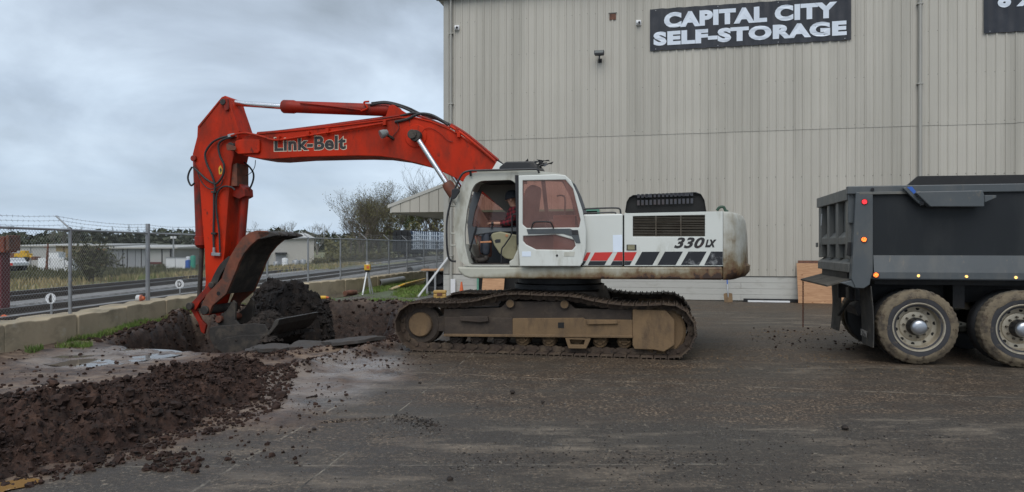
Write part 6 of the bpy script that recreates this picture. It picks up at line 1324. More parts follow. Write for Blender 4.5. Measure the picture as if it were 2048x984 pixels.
# ---- mud flaps
def flap(u, v0, v1, y0, y1, mat, lean=0.0):
    x, z1 = TF.L(u, v0, y0); _, z0 = TF.L(u, v1, y0); n = 8; V_ = []
    for th_ in (0, 0.012):
        for i in range(n+1):
            t_ = i/n; z = z1 + (z0-z1)*t_; xx = x + lean*t_*t_ + 0.02*math.sin(t_*3)
            for j in range(5): V_.append((xx + th_ + 0.012*math.sin(j*1.2+t_*2), y0 + (y1-y0)*j/4, z))
    k = 5*(n+1); fs = []
    for i in range(n):
        for j in range(4):
            a = i*5+j; fs += [(a, a+1, a+6, a+5), (k+a, k+a+5, k+a+6, k+a+1)]
        fs += [(i*5, i*5+5, k+i*5+5, k+i*5), (i*5+4, k+i*5+4, k+i*5+9, i*5+9)]
    fs += [(n*5+j, n*5+j+1, k+n*5+j+1, k+n*5+j) for j in range(4)]
    return MB().add(V_, fs).build('mud_flap', mat, TR, 50), x, z0, z1
f1, fx, fz0, fz1 = flap(1741, 572, 695, 0.02, 0.62, M['flap'], 0.02)
t_o = text_mesh('BTW', 0.0, 0.0, 0.36, 0.10, 0.0, paint('faded_flap_print', (0.30,0.29,0.27), 0.7, dirt=(0.06,0.055,0.05), amt=0.25, ds=14, bp=0.0), f1, 'lettering', 0.03); t_o.rotation_euler = (0, 0, R(-90)); t_o.location = (fx - 0.004, 0.55, fz0 + 0.12)
flap(1679, 566, 662, 1.78, 2.36, M['flap_tan'], -0.03)
MB().beam((fx-0.04, 0.9, fz1-0.20), (fx-0.16, 1.3, fz1-0.55), 0.05, 0.03).build('stay_bar', M['flap'], TR, None, 0.004)
lb_ = tbox('tail_light_bar', fx-0.05, fx+0.02, 0.68, 1.30, fz1-0.26, fz1-0.08, M['black'])
for k in range(3): MB().box(fx-0.056, fx-0.0505, 0.86+k*0.065, 0.90+k*0.065, fz1-0.15, fz1-0.135).build('tail_lens', M['lamp_red'], lb_)
# ---- chain hanging from the apron
ch = empty('hanging_chain'); ch.parent = TR; p = TF.V(1626.5, 549, yfr-0.06); nl = 17; zz_ = p.z; mb = MB()
ring_ = [(0.014*math.cos(a), 0, 0.026*math.sin(a)) for a in np.linspace(0, 2*math.pi, 11)]; mb.tube(ring_, 0.0055, 5, False); lm = mb.mesh('chain_link'); lm.materials.append(M['rusty'])
for k in range(20):
    o = link('chain_link', lm, ch, 40 if k == 0 else None, loc=(xg-0.27, yfr-0.06, gz0-0.23 - k*0.042)); o.rotation_euler = (0, rnd.uniform(-.1, .1), (k % 2)*R(90)+0.4)
# ================================================================ OPERATOR
PE = empty('person'); tag(PE, 'seated operator in dark beanie and red-black plaid shirt inside the cab', 'person')
pm = E.to_world(E.V(1010, 465, -1.05)); PE.location = pm; PE.rotation_euler = (0, 0, -YAW); pb = E.V(1010, 465, -1.05)
def J(u, v, c): return E.V(u, v, c) - pb
def skin(name, pts, edges, radii, mat, sub=2):
    me = bpy.data.meshes.new(name); me.from_pydata([tuple(p) for p in pts], edges, []); me.update(); me.materials.append(mat)
    o = bpy.data.objects.new(name, me); col.objects.link(o); o.parent = PE
    sk = o.modifiers.new('skin', 'SKIN'); sk.use_smooth_shade = True
    if not me.skin_vertices: me.skin_vertices.new()
    for i, r_ in enumerate(radii): me.skin_vertices[0].data[i].radius = (r_, r_) if not isinstance(r_, tuple) else r_
    me.skin_vertices[0].data[0].use_root = True
    ss = o.modifiers.new('sub', 'SUBSURF'); ss.levels = sub; ss.render_levels = sub; return o
c0 = -1.05; cn, cf = -1.26, -0.84
hip, bel, che, nec, hed = J(1024,468,c0), J(1026,452,c0), J(1029,428,c0), J(1027,412,c0), J(1023,398,c0)
shn, shf = J(1031,420,cn+0.02), J(1031,420,cf-0.02); eln, elf = J(1022,446,cn-0.03), J(1020,446,cf); wrn, wrf = J(993,447,cn-0.03), J(990,446,cf)
kn, kf = J(974,462,cn+0.06), J(972,462,cf-0.06); ann, anf = J(972,512,cn+0.05), J(966,510,cf-0.05); hn, hf = J(1020,470,cn+0.11), J(1020,470,cf-0.11)
# body (skin): head, neck, forearms and hands with fingers, one surface
pts = [che, nec, hed + Vector((0,0,-0.05)), hed, hed + Vector((0.005,0,0.075)), shn, eln, wrn, shf, elf, wrf]; ed = [(0,1),(1,2),(2,3),(3,4),(0,5),(5,6),(6,7),(0,8),(8,9),(9,10)]; rd = [0.08,0.052,0.066,(0.082,0.094),0.07,0.045,0.036,0.026,0.045,0.036,0.026]
for wr, sgn in ((7, -1), (10, 1)):
    w_ = pts[wr]; palm = w_ + Vector((-0.06, 0, 0.0)); pi = len(pts); pts.append(palm); ed.append((wr, pi)); rd.append((0.022, 0.034))
    for k in range(4):
        a = palm + Vector((-0.035, (k-1.5)*0.019, 0.004)); b_ = a + Vector((-0.030, 0, -0.006)); c_ = b_ + Vector((-0.014, 0, -0.022 - 0.003*(k == 3))); i0 = len(pts); pts += [a, b_, c_]; ed += [(pi, i0), (i0, i0+1), (i0+1, i0+2)]; rd += [0.009, 0.0085, 0.0075]
    a = palm + Vector((0.0, -sgn*0.035, -0.004)); b_ = a + Vector((-0.035, -sgn*0.012, -0.012)); i0 = len(pts); pts += [a, b_]; ed += [(pi, i0), (i0, i0+1)]; rd += [0.010, 0.0085]
skin('body', pts, ed, rd, M['skin'], 2)
# face
mb = MB(); f = hed + Vector((-0.088, 0, -0.018)); mb.add([f + Vector(q) for q in ((0.01,0,0.035),(-0.022,0,-0.006),(0.006,-0.016,-0.010),(0.006,0.016,-0.010))], [(0,2,1),(0,1,3),(1,2,3),(0,3,2)]); mb.build('nose', M['skin'], PE, 60)
MB().ball(hed + Vector((0.012,-0.088,-0.015)), 0.026, 8, 6, (0.7,0.4,1.1)).build('ear', M['skin'], PE, 60)
for s_ in (-1, 1): MB().ball(hed + Vector((-0.078, s_*0.032, 0.012)), 0.012, 8, 6).build('eye', M['lens_dark'], PE, 60)
MB().obox(hed + Vector((-0.078,0,-0.058)), (0.006,0,0), (0,0.022,0), (0,0,0.004)).build('mouth', M['maroon'], PE)
MB().lathe(hed + Vector((0.012,0,0.012)), Vector((-0.18,0,1)), [(0.112,-0.01),(0.118,0.0),(0.118,0.03),(0.112,0.035),(0.108,0.07),(0.09,0.105),(0.05,0.13),(0.0,0.138)], 24).build('beanie', M['knit'], PE, 60)
skin('shirt', [hip + Vector((0,0,0.03)), bel, che, nec + Vector((0.004,0,-0.02)), shn, eln, wrn + Vector((0.05,0,0)), shf, elf, wrf + Vector((0.05,0,0))], [(0,1),(1,2),(2,3),(2,4),(4,5),(5,6),(2,7),(7,8),(8,9)], [(0.13,0.17),(0.13,0.165),(0.13,0.175),0.07,0.080,0.064,0.048,0.080,0.064,0.048], M['plaid'], 2)
skin('trousers', [hip, hn, kn, ann, hf, kf, anf], [(0,1),(1,2),(2,3),(0,4),(4,5),(5,6)], [(0.12,0.16),0.098,0.078,0.062,0.098,0.078,0.062], M['denim'], 2)
for a in (ann, anf): skin('boot', [a + Vector((0.01,0,0.02)), a + Vector((0.01,0,-0.055)), a + Vector((-0.09,0,-0.075)), a + Vector((-0.17,0,-0.085))], [(0,1),(1,2),(2,3)], [0.055,0.055,0.046,0.036], M['boot'], 2)

# ================================================================ THINGS BEYOND THE PIT
# survey laser on a tripod
p = G(735, 588); o = empty('laser_tripod', (p.x, p.y, float(ground_h(p.x, p.y)))); tag(o, 'white survey tripod carrying a yellow rotating laser', 'tripod')
s_ = p.y/F; hh = (588-541)*s_
for dx, dy in ((-6*s_, -0.35), (12*s_, -0.1), (0.0, 0.5)):
    mb = MB(); mb.beam((dx*1.0, dy, 0.0), (dx*0.15, dy*0.12, hh*0.97), 0.05, 0.03); l_ = mb.build('leg', M['plastic_white'] if dx <= 0 else M['galv'], o, None, 0.004)
    MB().cyl((dx, dy, 0.0), (dx*0.93, dy*0.93, hh*0.08), 0.012, 0.022, n=8).build('foot', M['black'], l_)
MB().cyl((0,0,hh*0.95), (0,0,hh*1.02), 0.09, n=16).build('head_plate', M['black'], o, None, 0.006)
ls = MB().box(-0.11, 0.11, -0.09, 0.09, hh*1.02, hh*1.02+0.21).build('laser_body', M['yellow'], o, None, 0.02)
MB().box(-0.02, 0.08, -0.096, -0.0905, hh*1.02+0.06, hh*1.02+0.16).build('laser_panel', M['orange'], ls); MB().cyl((0,0,hh*1.02+0.21), (0,0,hh*1.02+0.29), 0.05, n=14).cyl((0,0,hh*1.02+0.29), (0,0,hh*1.02+0.31), 0.08, n=14).build('rotor_cap', M['plastic_white'], ls, 40)
# pipes
def pipe_thing(a, b_, r_, label, mat='pipe'):
    a, b_ = Vector(a), Vector(b_); c = (a+b_)/2; c.z = 0; o = empty('drain_pipe', c); tag(o, label, 'pipe', 'pipes lying in the grass beyond the pit'); d = (b_-a).normalized()
    mb = MB(); n = 24; mb.lathe(a - c, d, [(r_*0.90,0.01),(r_,0.0),(r_,(b_-a).length),(r_*0.9,(b_-a).length),(r_*0.90,0.01)], n); mb.build('pipe_wall', M[mat], o, 40); MB().lathe(a - c, d, [(r_*1.12,0.02),(r_*1.12,0.28)], n).lathe(a-c, d, [(r_,0.28),(r_*1.12,0.28)], n).lathe(a-c, d, [(r_*1.12,0.02),(r_*.95,0.02)], n).build('pipe_bell', M[mat], o, 40)
pipe_thing(W(757, 566, 31.5), W(806, 558.5, 33.8), 0.145, 'grey pipe with an open bell end nearest the tripod')
pipe_thing(W(812, 550, 36.5), W(848, 546, 39.0), 0.15, 'thick grey pipe lying behind the bell-ended pipe')
pipe_thing(W(820, 541, 39.5), W(852, 535, 43.0), 0.20, 'thickest grey pipe farthest back against the fence')
# yellow-topped lumber
for i in range(7):
    z = 0.05 + 0.028*i; a, b_ = G(783 + i*4, 578 - i*1.6, z), G(842 + i*1.5, 567.5 - i*1.7, z); mt = 'yellow' if i > 3 else 'lumber'; c = (a+b_)/2; c.z = 0; mb = MB(); mb.beam(a-c, b_-c, 0.20 if i < 4 else 0.10, 0.05); z = 0.0; o = mb.build('yellow_rail' if i > 3 else 'lumber_board', M[mt], None, None, 0.004, loc=c + Vector((0,0,z)))
    tag(o, 'yellow plastic rail lying on the stack of boards' if i > 3 else 'pale sawn board lying in the grass by the bench', 'rail' if i > 3 else 'board', 'boards and rails in the grass')
# low dark log
a, b_ = G(690, 590), G(712, 588); MB().tube([a + Vector((0,0,.06)), (a+b_)/2 + Vector((0,0.05,.07)), b_ + Vector((0,0,.06))], [0.09, 0.10, 0.08], 10).build('log', M['brown'], None, 50); o = bpy.data.objects['log']; tag(o, 'short dark log lying on the muddy ground by the puddle', 'log')
a = G(649, 599); o = empty('spray_can', (a.x, a.y, 0.04+float(ground_h(a.x, a.y)))); tag(o, 'small yellow and orange bottle lying on the grass beyond the pit', 'bottle')
MB().cyl((-0.13,0,0.02), (0.06,0,0.02), 0.06, n=12).build('bottle_body', M['yellow'], o, 40, 0.01); MB().cyl((0.06,0,0.02), (0.15,0,0.02), 0.045, 0.02, n=12).build('bottle_cap', M['orange'], o, 40)
# bench and things by the building corner
p = Vector(((872-U0)/F*26.2, 26.2, 0)); o = empty('work_bench', (p.x, p.y, 0)); tag(o, 'plywood-topped work bench with dark machinery under it at the building corner', 'bench'); s_ = p.y/F; ht = (592-541)*s_
MB().box(-28*s_, 24*s_, -0.35, 0.5, ht-0.05, ht).build('top', M['ply'], o, None, 0.004)
for dx in (-18, -2, 16):
    for dy in (-0.28, 0.42): MB().box(dx*s_, dx*s_+0.07, dy, dy+0.06, 0, ht-0.051).build('leg', M['galv'], o, None, 0.004)
MB().lathe((4*s_, -0.1, ht*0.62), (0,1,0), [(0,0),(0.20,0),(0.22,0.03),(0.22,0.35),(0,0.35)], 20).build('drum', M['black'], o, 40); MB().box(-14*s_, 18*s_, -0.2, 0.4, 0.12, ht*0.32).build('motor_block', M['truckdark'], o, None, 0.02)
MB().box(-18*s_, 18*s_, 0.3, 0.34, 0.1, ht-0.1).build('back_panel', M['black'], o)
p = G(880, 600) + Vector((0, -1.4, 0)); p = Vector(((880-U0)/F*p.y, p.y, 0)); o = empty('tool_case', p); tag(o, 'tan plastic tool case standing in front of the work bench', 'tool case')
MB().box(-0.19, 0.19, -0.12, 0.12, 0.0, 0.30).build('case_body', M['tanbox'], o, None, 0.03); MB().box(-0.195, 0.195, -0.125, 0.125, 0.30, 0.40).build('case_lid', M['tanbox'], o, None, 0.03); MB().box(-0.08, 0.08, -0.14, -0.126, 0.24, 0.33).build('case_latch', M['brown'], o, None, 0.004)
a, b_ = G(836, 594), WF.to_world(WF.V(896, 515, -0.15)); mb = MB(); c = Vector((a.x, a.y, 0)); mb.beam(a-c, b_-c, 0.09, 0.06); o = mb.build('white_pole', M['plastic_white'], None, None, 0.006, loc=c); tag(o, 'white board leaning against the building corner', 'board')
x, _ = WF.L(923, 570, -0.5); o = empty('traffic_cone', WF.to_world((x, -0.5, 0)), -YAW); tag(o, 'small orange traffic cone by the building base', 'cone'); MB().box(-0.14,0.14,-0.14,0.14,0,0.03).build('base', M['orange'], o, None, 0.004); MB().cyl((0,0,0.03),(0,0,0.55),0.10,0.025,n=16).build('cone_body', M['orange'], o, 40)
x, _ = WF.L(905, 560, -0.2); MB().box(-0.08, 0.08, -0.03, 0.03, 0.0, 0.62).build('white_post', M['plastic_white'], None, None, 0.005, loc=WF.to_world((x, -0.14, 0))); o = bpy.data.objects['white_post']; tag(o, 'short white post standing at the building corner', 'post')
x, _ = WF.L(962, 560, -0.6); mb = MB(); mb.box(0, 0.75, -0.01, 0.01, 0, 1.3); o = mb.build('wooden_panel', M['ply'], None, None, 0.002, loc=WF.to_world((x, -0.6, 0))); o.rotation_euler = (R(-20), 0, -YAW); tag(o, 'wooden panel leaning by the doorway, seen under the excavator', 'panel')

# ================================================================ LUMBER WAGON
WY = R(-28); WG = empty('rail_wagon', (-14.95, 98, 0.37), WY); WX, WYv = Vector((math.cos(WY), math.sin(WY), 0)), Vector((-math.sin(WY), math.cos(WY), 0)); tag(WG, 'black bulkhead flat wagon on the far track loaded with wrapped lumber', 'wagon')
MB().box(-1.5, 1.5, 0, 26, 0.75, 1.05).build('deck', M['truckdark'], WG)
zt = W(800, 460, 98).z - 0.37
MB().prism([(-1.5, 1.0), (1.5, 1.0), (1.5, zt-0.45), (1.15, zt), (-1.15, zt), (-1.5, zt-0.45)], 0, 0.18).build('bulkhead', M['truckdark'], WG, None, 0.03)
for x in (-0.9, 0, 0.9): MB().box(x-0.06, x+0.06, -0.12, -0.001, 1.0, zt-0.2).build('bulkhead_post', M['black'], WG)
for z in (1.7, 2.5, 3.2): MB().box(-1.35, 1.35, -0.06, -0.002, z, z+0.07).build('bulkhead_bar', M['black'], WG)
MB().box(-0.06, 0.06, 0.2, 26, 1.05, zt).build('centre_beam', M['truckdark'], WG)
for y in (2.0, 3.9, 21, 23):
    for x in (-0.75, 0.75): MB().cyl((x-0.07, y, 0.45), (x+0.07, y, 0.45), 0.45, n=20).build('wheel', M['rail'], WG, 40)
MB().box(-1.0, 1.0, 1.2, 4.7, 0.45, 0.75).build('bogie', M['truckdark'], WG)
hb = (zt-0.15-1.07)/4; zb0 = 1.07
for sx_ in (1,):
    for j in range(4):
        for i in range(3):
            y0 = 0.5 + i*6.2; c = Vector((-14.95, 98, 0.37 + zb0 + hb*(j+0.5))) + WX*sx_*0.75 + WYv*(y0 + 3.05)
            o = MB().box(-0.66, 0.66, -3.03, 3.03, -hb/2+0.02, hb/2-0.02).build('lumber_bundle', M['wrap'], None, None, 0.03, loc=c); o.rotation_euler = (0, 0, WY); tag(o, 'wrapped lumber bundle in the %s row on the wagon, %s' % (('bottom', 'second lowest', 'third', 'top')[j], ('next to the black bulkhead', 'second from the bulkhead', 'third from the bulkhead')[i]), 'lumber bundle', 'wrapped lumber bundles on the wagon')
            MB().box(-0.67, 0.67, 0.9, 1.35, -hb/2+0.03, hb/2-0.01).build('wrap_band', M['wrap_white'], o)

# ================================================================ FAR BUILDINGS (field side)
def far_box(name, u0, u1, v0, v1, D, depth, wall, label, cat='building', roofm=None, roof_v=None, over=0.4, base=None):
    a, b_ = W(u0, v0, D), W(u1, v1, D); o = empty(name, (a.x, D, b_.z)); tag(o, label, cat); w_, h_ = b_.x - a.x, a.z - b_.z
    MB().box(0, w_, 0, depth, -1.2, h_).build('wall', M[wall], o)
    if roofm:
        rh = (v0 - roof_v)/F*D; MB().add([(-over,-over,h_), (w_+over,-over,h_), (w_+over,depth+over,h_), (-over,depth+over,h_), (-over,-over,h_+0.2), (w_+over,-over,h_+0.2), (w_+over,depth+over,h_+0.2+rh), (-over,depth+over,h_+0.2+rh)], [(0,3,2,1),(4,5,6,7),(0,1,5,4),(1,2,6,5),(2,3,7,6),(3,0,4,7)]).build('roof', M[roofm], o)
    return o, w_, h_
def part_px(o, name, u0, u1, v0, v1, D, mat, pr=0.06, y=-0.0):
    a, b_ = W(u0, v0, D), W(u1, v1, D); L_ = o.location; return MB().box(a.x-L_.x, b_.x-L_.x, -pr+y, y-0.001, b_.z-L_.z, a.z-L_.z).build(name, M[mat], o)
D1 = 118
o, w_, h_ = far_box('storage_shed', 214, 349, 497, 545, D1, 16, 'greyrib', 'long grey shed with tall sliding doors under a pale roof beyond the railway', roofm='farroof', roof_v=491, over=0.9)
for k, (a, b_) in enumerate(((214,238),(239,255),(256,271),(272,291),(300,324),(326,341))): part_px(o, 'sliding_door', a, b_, 499.5, 540, D1, 'greyrib' if k < 4 else 'shedwall', 0.12)
for u in (213, 246.5, 255.5, 283.5, 299, 324.5, 341.5, 346): part_px(o, 'door_post', u-0.6, u+0.6, 498, 541, D1, 'black', 0.2)
part_px(o, 'maroon_band', 297, 325, 524, 528, D1, 'maroon', 0.35); part_px(o, 'red_sign', 199, 213, 497, 503.5, D1, 'orange', 0.3)
o, w_, h_ = far_box('ochre_shed', 112, 213, 492, 545, D1+3, 16, 'tanwall', 'long ochre-walled shed with a pale roof next to the grey shed', roofm='farroof', roof_v=488.5, over=0.5)
for u in (128, 150, 172, 194): part_px(o, 'wall_post', u-0.5, u+0.5, 493, 540, D1+3, 'brown', 0.12)
o, w_, h_ = far_box('pale_shed', 24, 113, 493, 545, D1+8, 16, 'shedwall', 'pale metal shed with low gable next to the ochre shed', roofm='farroof', roof_v=488.5, over=0.3)
part_px(o, 'door_opening', 10, 60, 506, 520, D1+8, 'brown', 0.1); part_px(o, 'corner_post', 61, 62, 494, 530, D1+8, 'greyrib', 0.15)
o, w_, h_ = far_box('yellow_shed', 354, 520, 499, 545, D1+10, 14, 'yellowwall', 'pale yellow shed with a bluish white roof behind the excavator stick', roofm='plastic_white', roof_v=489.5, over=0.3)
for u in (358, 377, 396): part_px(o, 'wall_post', u-0.6, u+0.6, 500, 520, D1+10, 'brown', 0.1)
# white trailers, screens, tanks
o, w_, h_ = far_box('white_trailer', 76, 145, 516, 531, 92, 2.4, 'plastic_white', 'long white box trailer parked in the weeds before the sheds', 'trailer')
for u in (100, 129): part_px(o, 'seam_post', u-0.5, u+0.5, 516, 530, 92, 'greyrib', 0.05)
MB().box(0.2, w_-0.2, 0.3, 2.1, -1.4, -0.3).build('undercarriage', M['black'], o)
o, w_, h_ = far_box('white_crate', 98, 117, 503.5, 518, 96, 1.5, 'plastic_white', 'white panel crate standing behind the white trailer', 'crate'); part_px(o, 'lid', 97.5, 117.5, 502.8, 504.5, 96, 'shedwall', 0.05)
for (a, b_, lb) in ((332, 350, 'ribbed white screen panel beside the grey shed'), (351, 372, 'plain white screen panel beside the blue tank')):
    o, w_, h_ = far_box('screen_panel', a, b_, 515, 531, 98, 0.3, 'plastic_white', lb, 'screen'); part_px(o, 'top_rail', a, b_, 514.2, 515.2, 98, 'greyrib', 0.1)
def tank(u, v0, v1, r_px, D, mat, label, cap=True):
    a = W(u, v1, D); r_ = r_px/F*D; h_ = (v1-v0)/F*D; o = empty('storage_tank', (a.x, a.y, a.z)); tag(o, label, 'tank')
    MB().lathe((0,0,0), (0,0,1), [(r_,-1.0),(r_,h_*0.9),(r_*0.9,h_*0.97),(r_*0.3,h_)], 18).build('tank_body', M[mat], o, 40); MB().cyl((0,0,h_*0.97),(0,0,h_*1.08),r_*0.3,n=12).build('tank_lid', M['greyrib'], o, 40)
    for f in (0.3, 0.6): MB().lathe((0,0,h_*f), (0,0,1), [(r_,-0.04),(r_*1.03,-0.02),(r_*1.03,0.02),(r_,0.04)], 18).build('tank_hoop', M[mat], o)
tank(376, 520, 528, 5, 97, 'blue', 'blue plastic tank beside the white screens'); tank(386, 511, 528, 5, 97, 'teal', 'teal plastic tank standing next to the blue one'); tank(377, 513, 520, 4.5, 97.6, 'plastic_white', 'small white tank above the blue one')
for u, v0, v1, r_, m_, lb in ((553,523,536,6,'galv','dark grey drum in front of the white warehouse dock'), (570,516,536,6,'plastic_white','white plastic tank by the warehouse dock door'), (592,520,537,7.5,'galv','wide galvanised tank in front of the warehouse'), (606,519,536,6,'galv','narrow galvanised tank at the end of the row')): tank(u, v0, v1, r_, 84, m_, lb)
# white warehouse
DW = 105; wf = Frame(tuple(W(628, 500, DW)[:2]), R(-24)); o = wf.empty('white_warehouse'); tag(o, 'long off-white warehouse with dock doors beyond the railway', 'building')
hw_ = W(628, 478, DW).z
MB().box(-13, 0, 0, 22, -2.5, hw_).build('wall', M['whitewall'], o)
MB().add([(-13.3,-0.4,hw_), (0.4,-0.4,hw_), (0.4,22.4,hw_), (-13.3,22.4,hw_), (-13.3,11,hw_+1.1), (0.4,11,hw_+1.1)], [(0,1,5,4),(3,4,5,2),(0,4,3),(1,2,5),(0,3,2,1)]).build('roof', M['farroof'], o)
for x in (-4.6, -7.0, -9.4): MB().box(x-0.7, x+0.7, -0.08, -0.002, -1.2, 0.75).build('dock_door', M['greyrib'], o); MB().box(x-0.8, x+0.8, -0.5, -0.003, 0.76, 1.0).build('dock_awning', M['black'], o)
for y in (3, 6, 9, 12, 15): MB().box(0.002, 0.06, y-0.06, y+0.06, -2, hw_-0.1).build('wall_post', M['greyrib'], o)
MB().box(0.01, 0.8, 4.2, 5.6, -0.4, 0.2).build('vent_unit', M['greyrib'], o); MB().box(0.3, 0.5, 4.7, 5.0, 0.2, 1.2).build('vent_pipe', M['greyrib'], o)
MB().cyl((0.5, 14, -1), (0.5, 14, hw_-0.3), 0.15, n=10).build('flue', M['galv'], o, 40)
# yellow loader and small pickup far left
a = W(48, 520, 100); o = empty('yellow_loader', a); tag(o, 'yellow wheel loader parked by the pale shed', 'loader')
MB().box(-1.05, 0.75, -0.5, 0.7, 0.35, 0.9).build('body', M['yellow'], o, None, 0.06); MB().box(-0.3, 0.35, -0.4, 0.6, 0.9, 1.3).build('cab', M['yellow'], o, None, 0.06); MB().beam((0.7,0,0.6), (1.5,0,0.25), 0.5, 0.2).build('arm', M['yellow'], o); MB().prism([(1.4,0.0),(2.0,0.05),(1.9,0.45),(1.4,0.5)], -0.6, 0.6).build('bucket', M['brown'], o)
for x in (-0.7, 0.55): MB().cyl((x,-0.6,0.1), (x,-0.3,0.1), 0.38, n=16).build('wheel', M['rubber'], o, 40)
a = W(20, 538, 60); o = empty('pickup_truck', a); tag(o, 'small white and red pickup parked at the field edge', 'pickup')
MB().prism([(-0.5,0.25),(0.5,0.25),(0.5,0.55),(0.3,0.6),(0.15,0.9),(-0.45,0.9),(-0.5,0.6)], -0.4, 1.6).build('body', M['plastic_white'], o, None, 0.05); MB().box(0.02,0.5,-0.42,-0.401,0.3,0.5).build('tail_panel', M['decal_red'], o); MB().box(-0.35,0.25,-0.415,-0.401,0.6,0.84).build('rear_window', M['lens_dark'], o)
for y in (0.0, 1.2): MB().cyl((-0.45,y,0.1),(0.45,y,0.1),0.28,n=14).build('wheel', M['rubber'], o, 40)
# rusty machine end beyond the fence at the far left
a = W(12, 505, 16.4); zb_ = float(ground_h(a.x, a.y)); o = empty('rusty_machine', (a.x, a.y, zb_)); tag(o, 'rust-orange steel box on a maroon post just beyond the fence', 'machine'); hz2 = a.z - zb_
MB().box(-1.4, 0.05, -0.15, 0.3, hz2, hz2+0.36).build('steel_box', paint('rust_orange_paint', (0.26,0.052,0.016), 0.6, dirt=(0.08,0.03,0.02), amt=0.3, bp=0.1), o, None, 0.02); MB().box(0.052, 0.13, -0.1, 0.3, hz2+0.04, hz2+0.39).build('end_cap', M['brown'], o, None, 0.015); MB().box(-1.1, -0.07, -0.05, 0.25, -0.1, hz2-0.001).build('post', M['maroon'], o, None, 0.02)
# poles by the sheds
for u0, v0, u1, v1, D, lb in ((93, 520, 96, 487, 90, 'dark leaning pole beside the white crate'), (347, 500, 347, 474, 112, 'slim lamp pole with two floodlights over the grey shed')):
    a, b_ = W(u0, v0, D), W(u1, v1, D); c = Vector((a.x, a.y, a.z-1.2)); o = empty('pole', c); tag(o, lb, 'pole'); MB().tube([(0,0,0), b_-c], [0.16, 0.11], 8).build('shaft', M['brown'] if u0 < 200 else M['galv'], o, 40)
    if u0 > 200:
        for dx in (-0.25, 0.25): MB().box(dx-0.17, dx+0.17, -0.15, 0.15, (b_-c).z-0.25, (b_-c).z+0.1).build('floodlight', M['plastic_white'], o, None, 0.03)
    else: MB().box(-0.3, 0.3, -0.08, 0.08, (b_-c).z-0.5, (b_-c).z-0.4).build('cross_arm', M['brown'], o)
# radio mast
a = W(22, 500, 330); o = empty('radio_mast', (a.x, a.y, -4)); tag(o, 'thin radio mast with antennas rising over the far trees', 'mast'); ht = W(22, 452, 330).z + 4
MB().tube([(0,0,0),(0,0,ht)], [0.35,0.18], 8).build('pole', M['galv'], o); 
for dx in (-1.1, 0, 1.1): MB().box(dx-0.18, dx+0.18, -0.2, 0.2, ht-1.9, ht).build('antenna', M['greyrib'], o)
MB().box(-1.2, 1.2, -0.1, 0.1, ht-1.2, ht-1.0).build('cross_arm', M['galv'], o)

# ================================================================ TREES
def bare_tree(name, loc, h_, label, cat='tree', seed=1, mat='bark', buds=None, nb=700, depth=6, spread=0.55, lean=0.0, multi=1, group=None, tw=0.018):
    rg = random.Random(seed); o = empty(name, loc); tag(o, label, cat, group); tr = MB(); tw_ = MB(); tips = []
    def grow_(p, d, l, r_, k):
        n = 3 if k < 3 else 2; pts = [p]; q = p.copy(); dd = d.copy()
        for i in range(n):
            dd = (dd + Vector((rg.uniform(-.16, .16), rg.uniform(-.16, .16), rg.uniform(-.02, .12)))).normalized(); q = q + dd*l/n; pts.append(q.copy())
        r2 = max(r_*0.62, tw*0.5); (tr if k < 2 else tw_).tube(pts, [r_ + (r2-r_)*i/n for i in range(n+1)], 6 if k < 2 else 3, False)
        if k >= depth: tips.append(q); return
        if k >= depth-2: tips.append(pts[1])
        m = rg.choice((2, 3, 3)) if k > 0 else rg.choice((3, 4))
        for j in range(m):
            ax = Vector((rg.uniform(-1, 1), rg.uniform(-1, 1), rg.uniform(-.25, .6))).normalized(); t_ = rg.uniform(0.55, 1.0) if j else 1.0
            b_ = pts[0].lerp(q, t_) if j and k > 0 else q; dn = (dd*(1-spread*0.55) + ax*spread).normalized(); grow_(b_, dn, l*rg.uniform(0.62, 0.84), r2*rg.uniform(0.7, 1.0), k+1)
    for s_ in range(multi):
        a = Vector((rg.uniform(-.2, .2)*(multi > 1) + lean, rg.uniform(-.15, .15), 1)).normalized(); grow_(Vector((rg.uniform(-.4, .4)*(multi > 1), rg.uniform(-.4, .4)*(multi > 1), -0.6)), a, h_*0.30, h_*0.017, 0)
    tr.build('trunk', M[mat], o, 60); cw = tw_.build('crown', M[mat], o)
    if buds and tips:
        n_ = min(nb*3, len(tips)*10); pts = []
        for _ in range(n_):
            t_ = rg.choice(tips); pts.append(t_ + Vector((rg.gauss(0, .28), rg.gauss(0, .28), rg.gauss(0, .28))))
        rgn = np.random.RandomState(seed); P3 = np.array([tuple(p) for p in pts]); s1 = rgn.randn(n_, 3)*0.085; s2 = rgn.randn(n_, 3)*0.085
        v = np.stack([P3, P3+s1, P3+s2], 1).reshape(-1, 3); me = np_mesh('foliage', v, np.arange(n_*3).reshape(-1, 3)); me.materials.append(M[buds]); link('foliage', me, o)
    return o
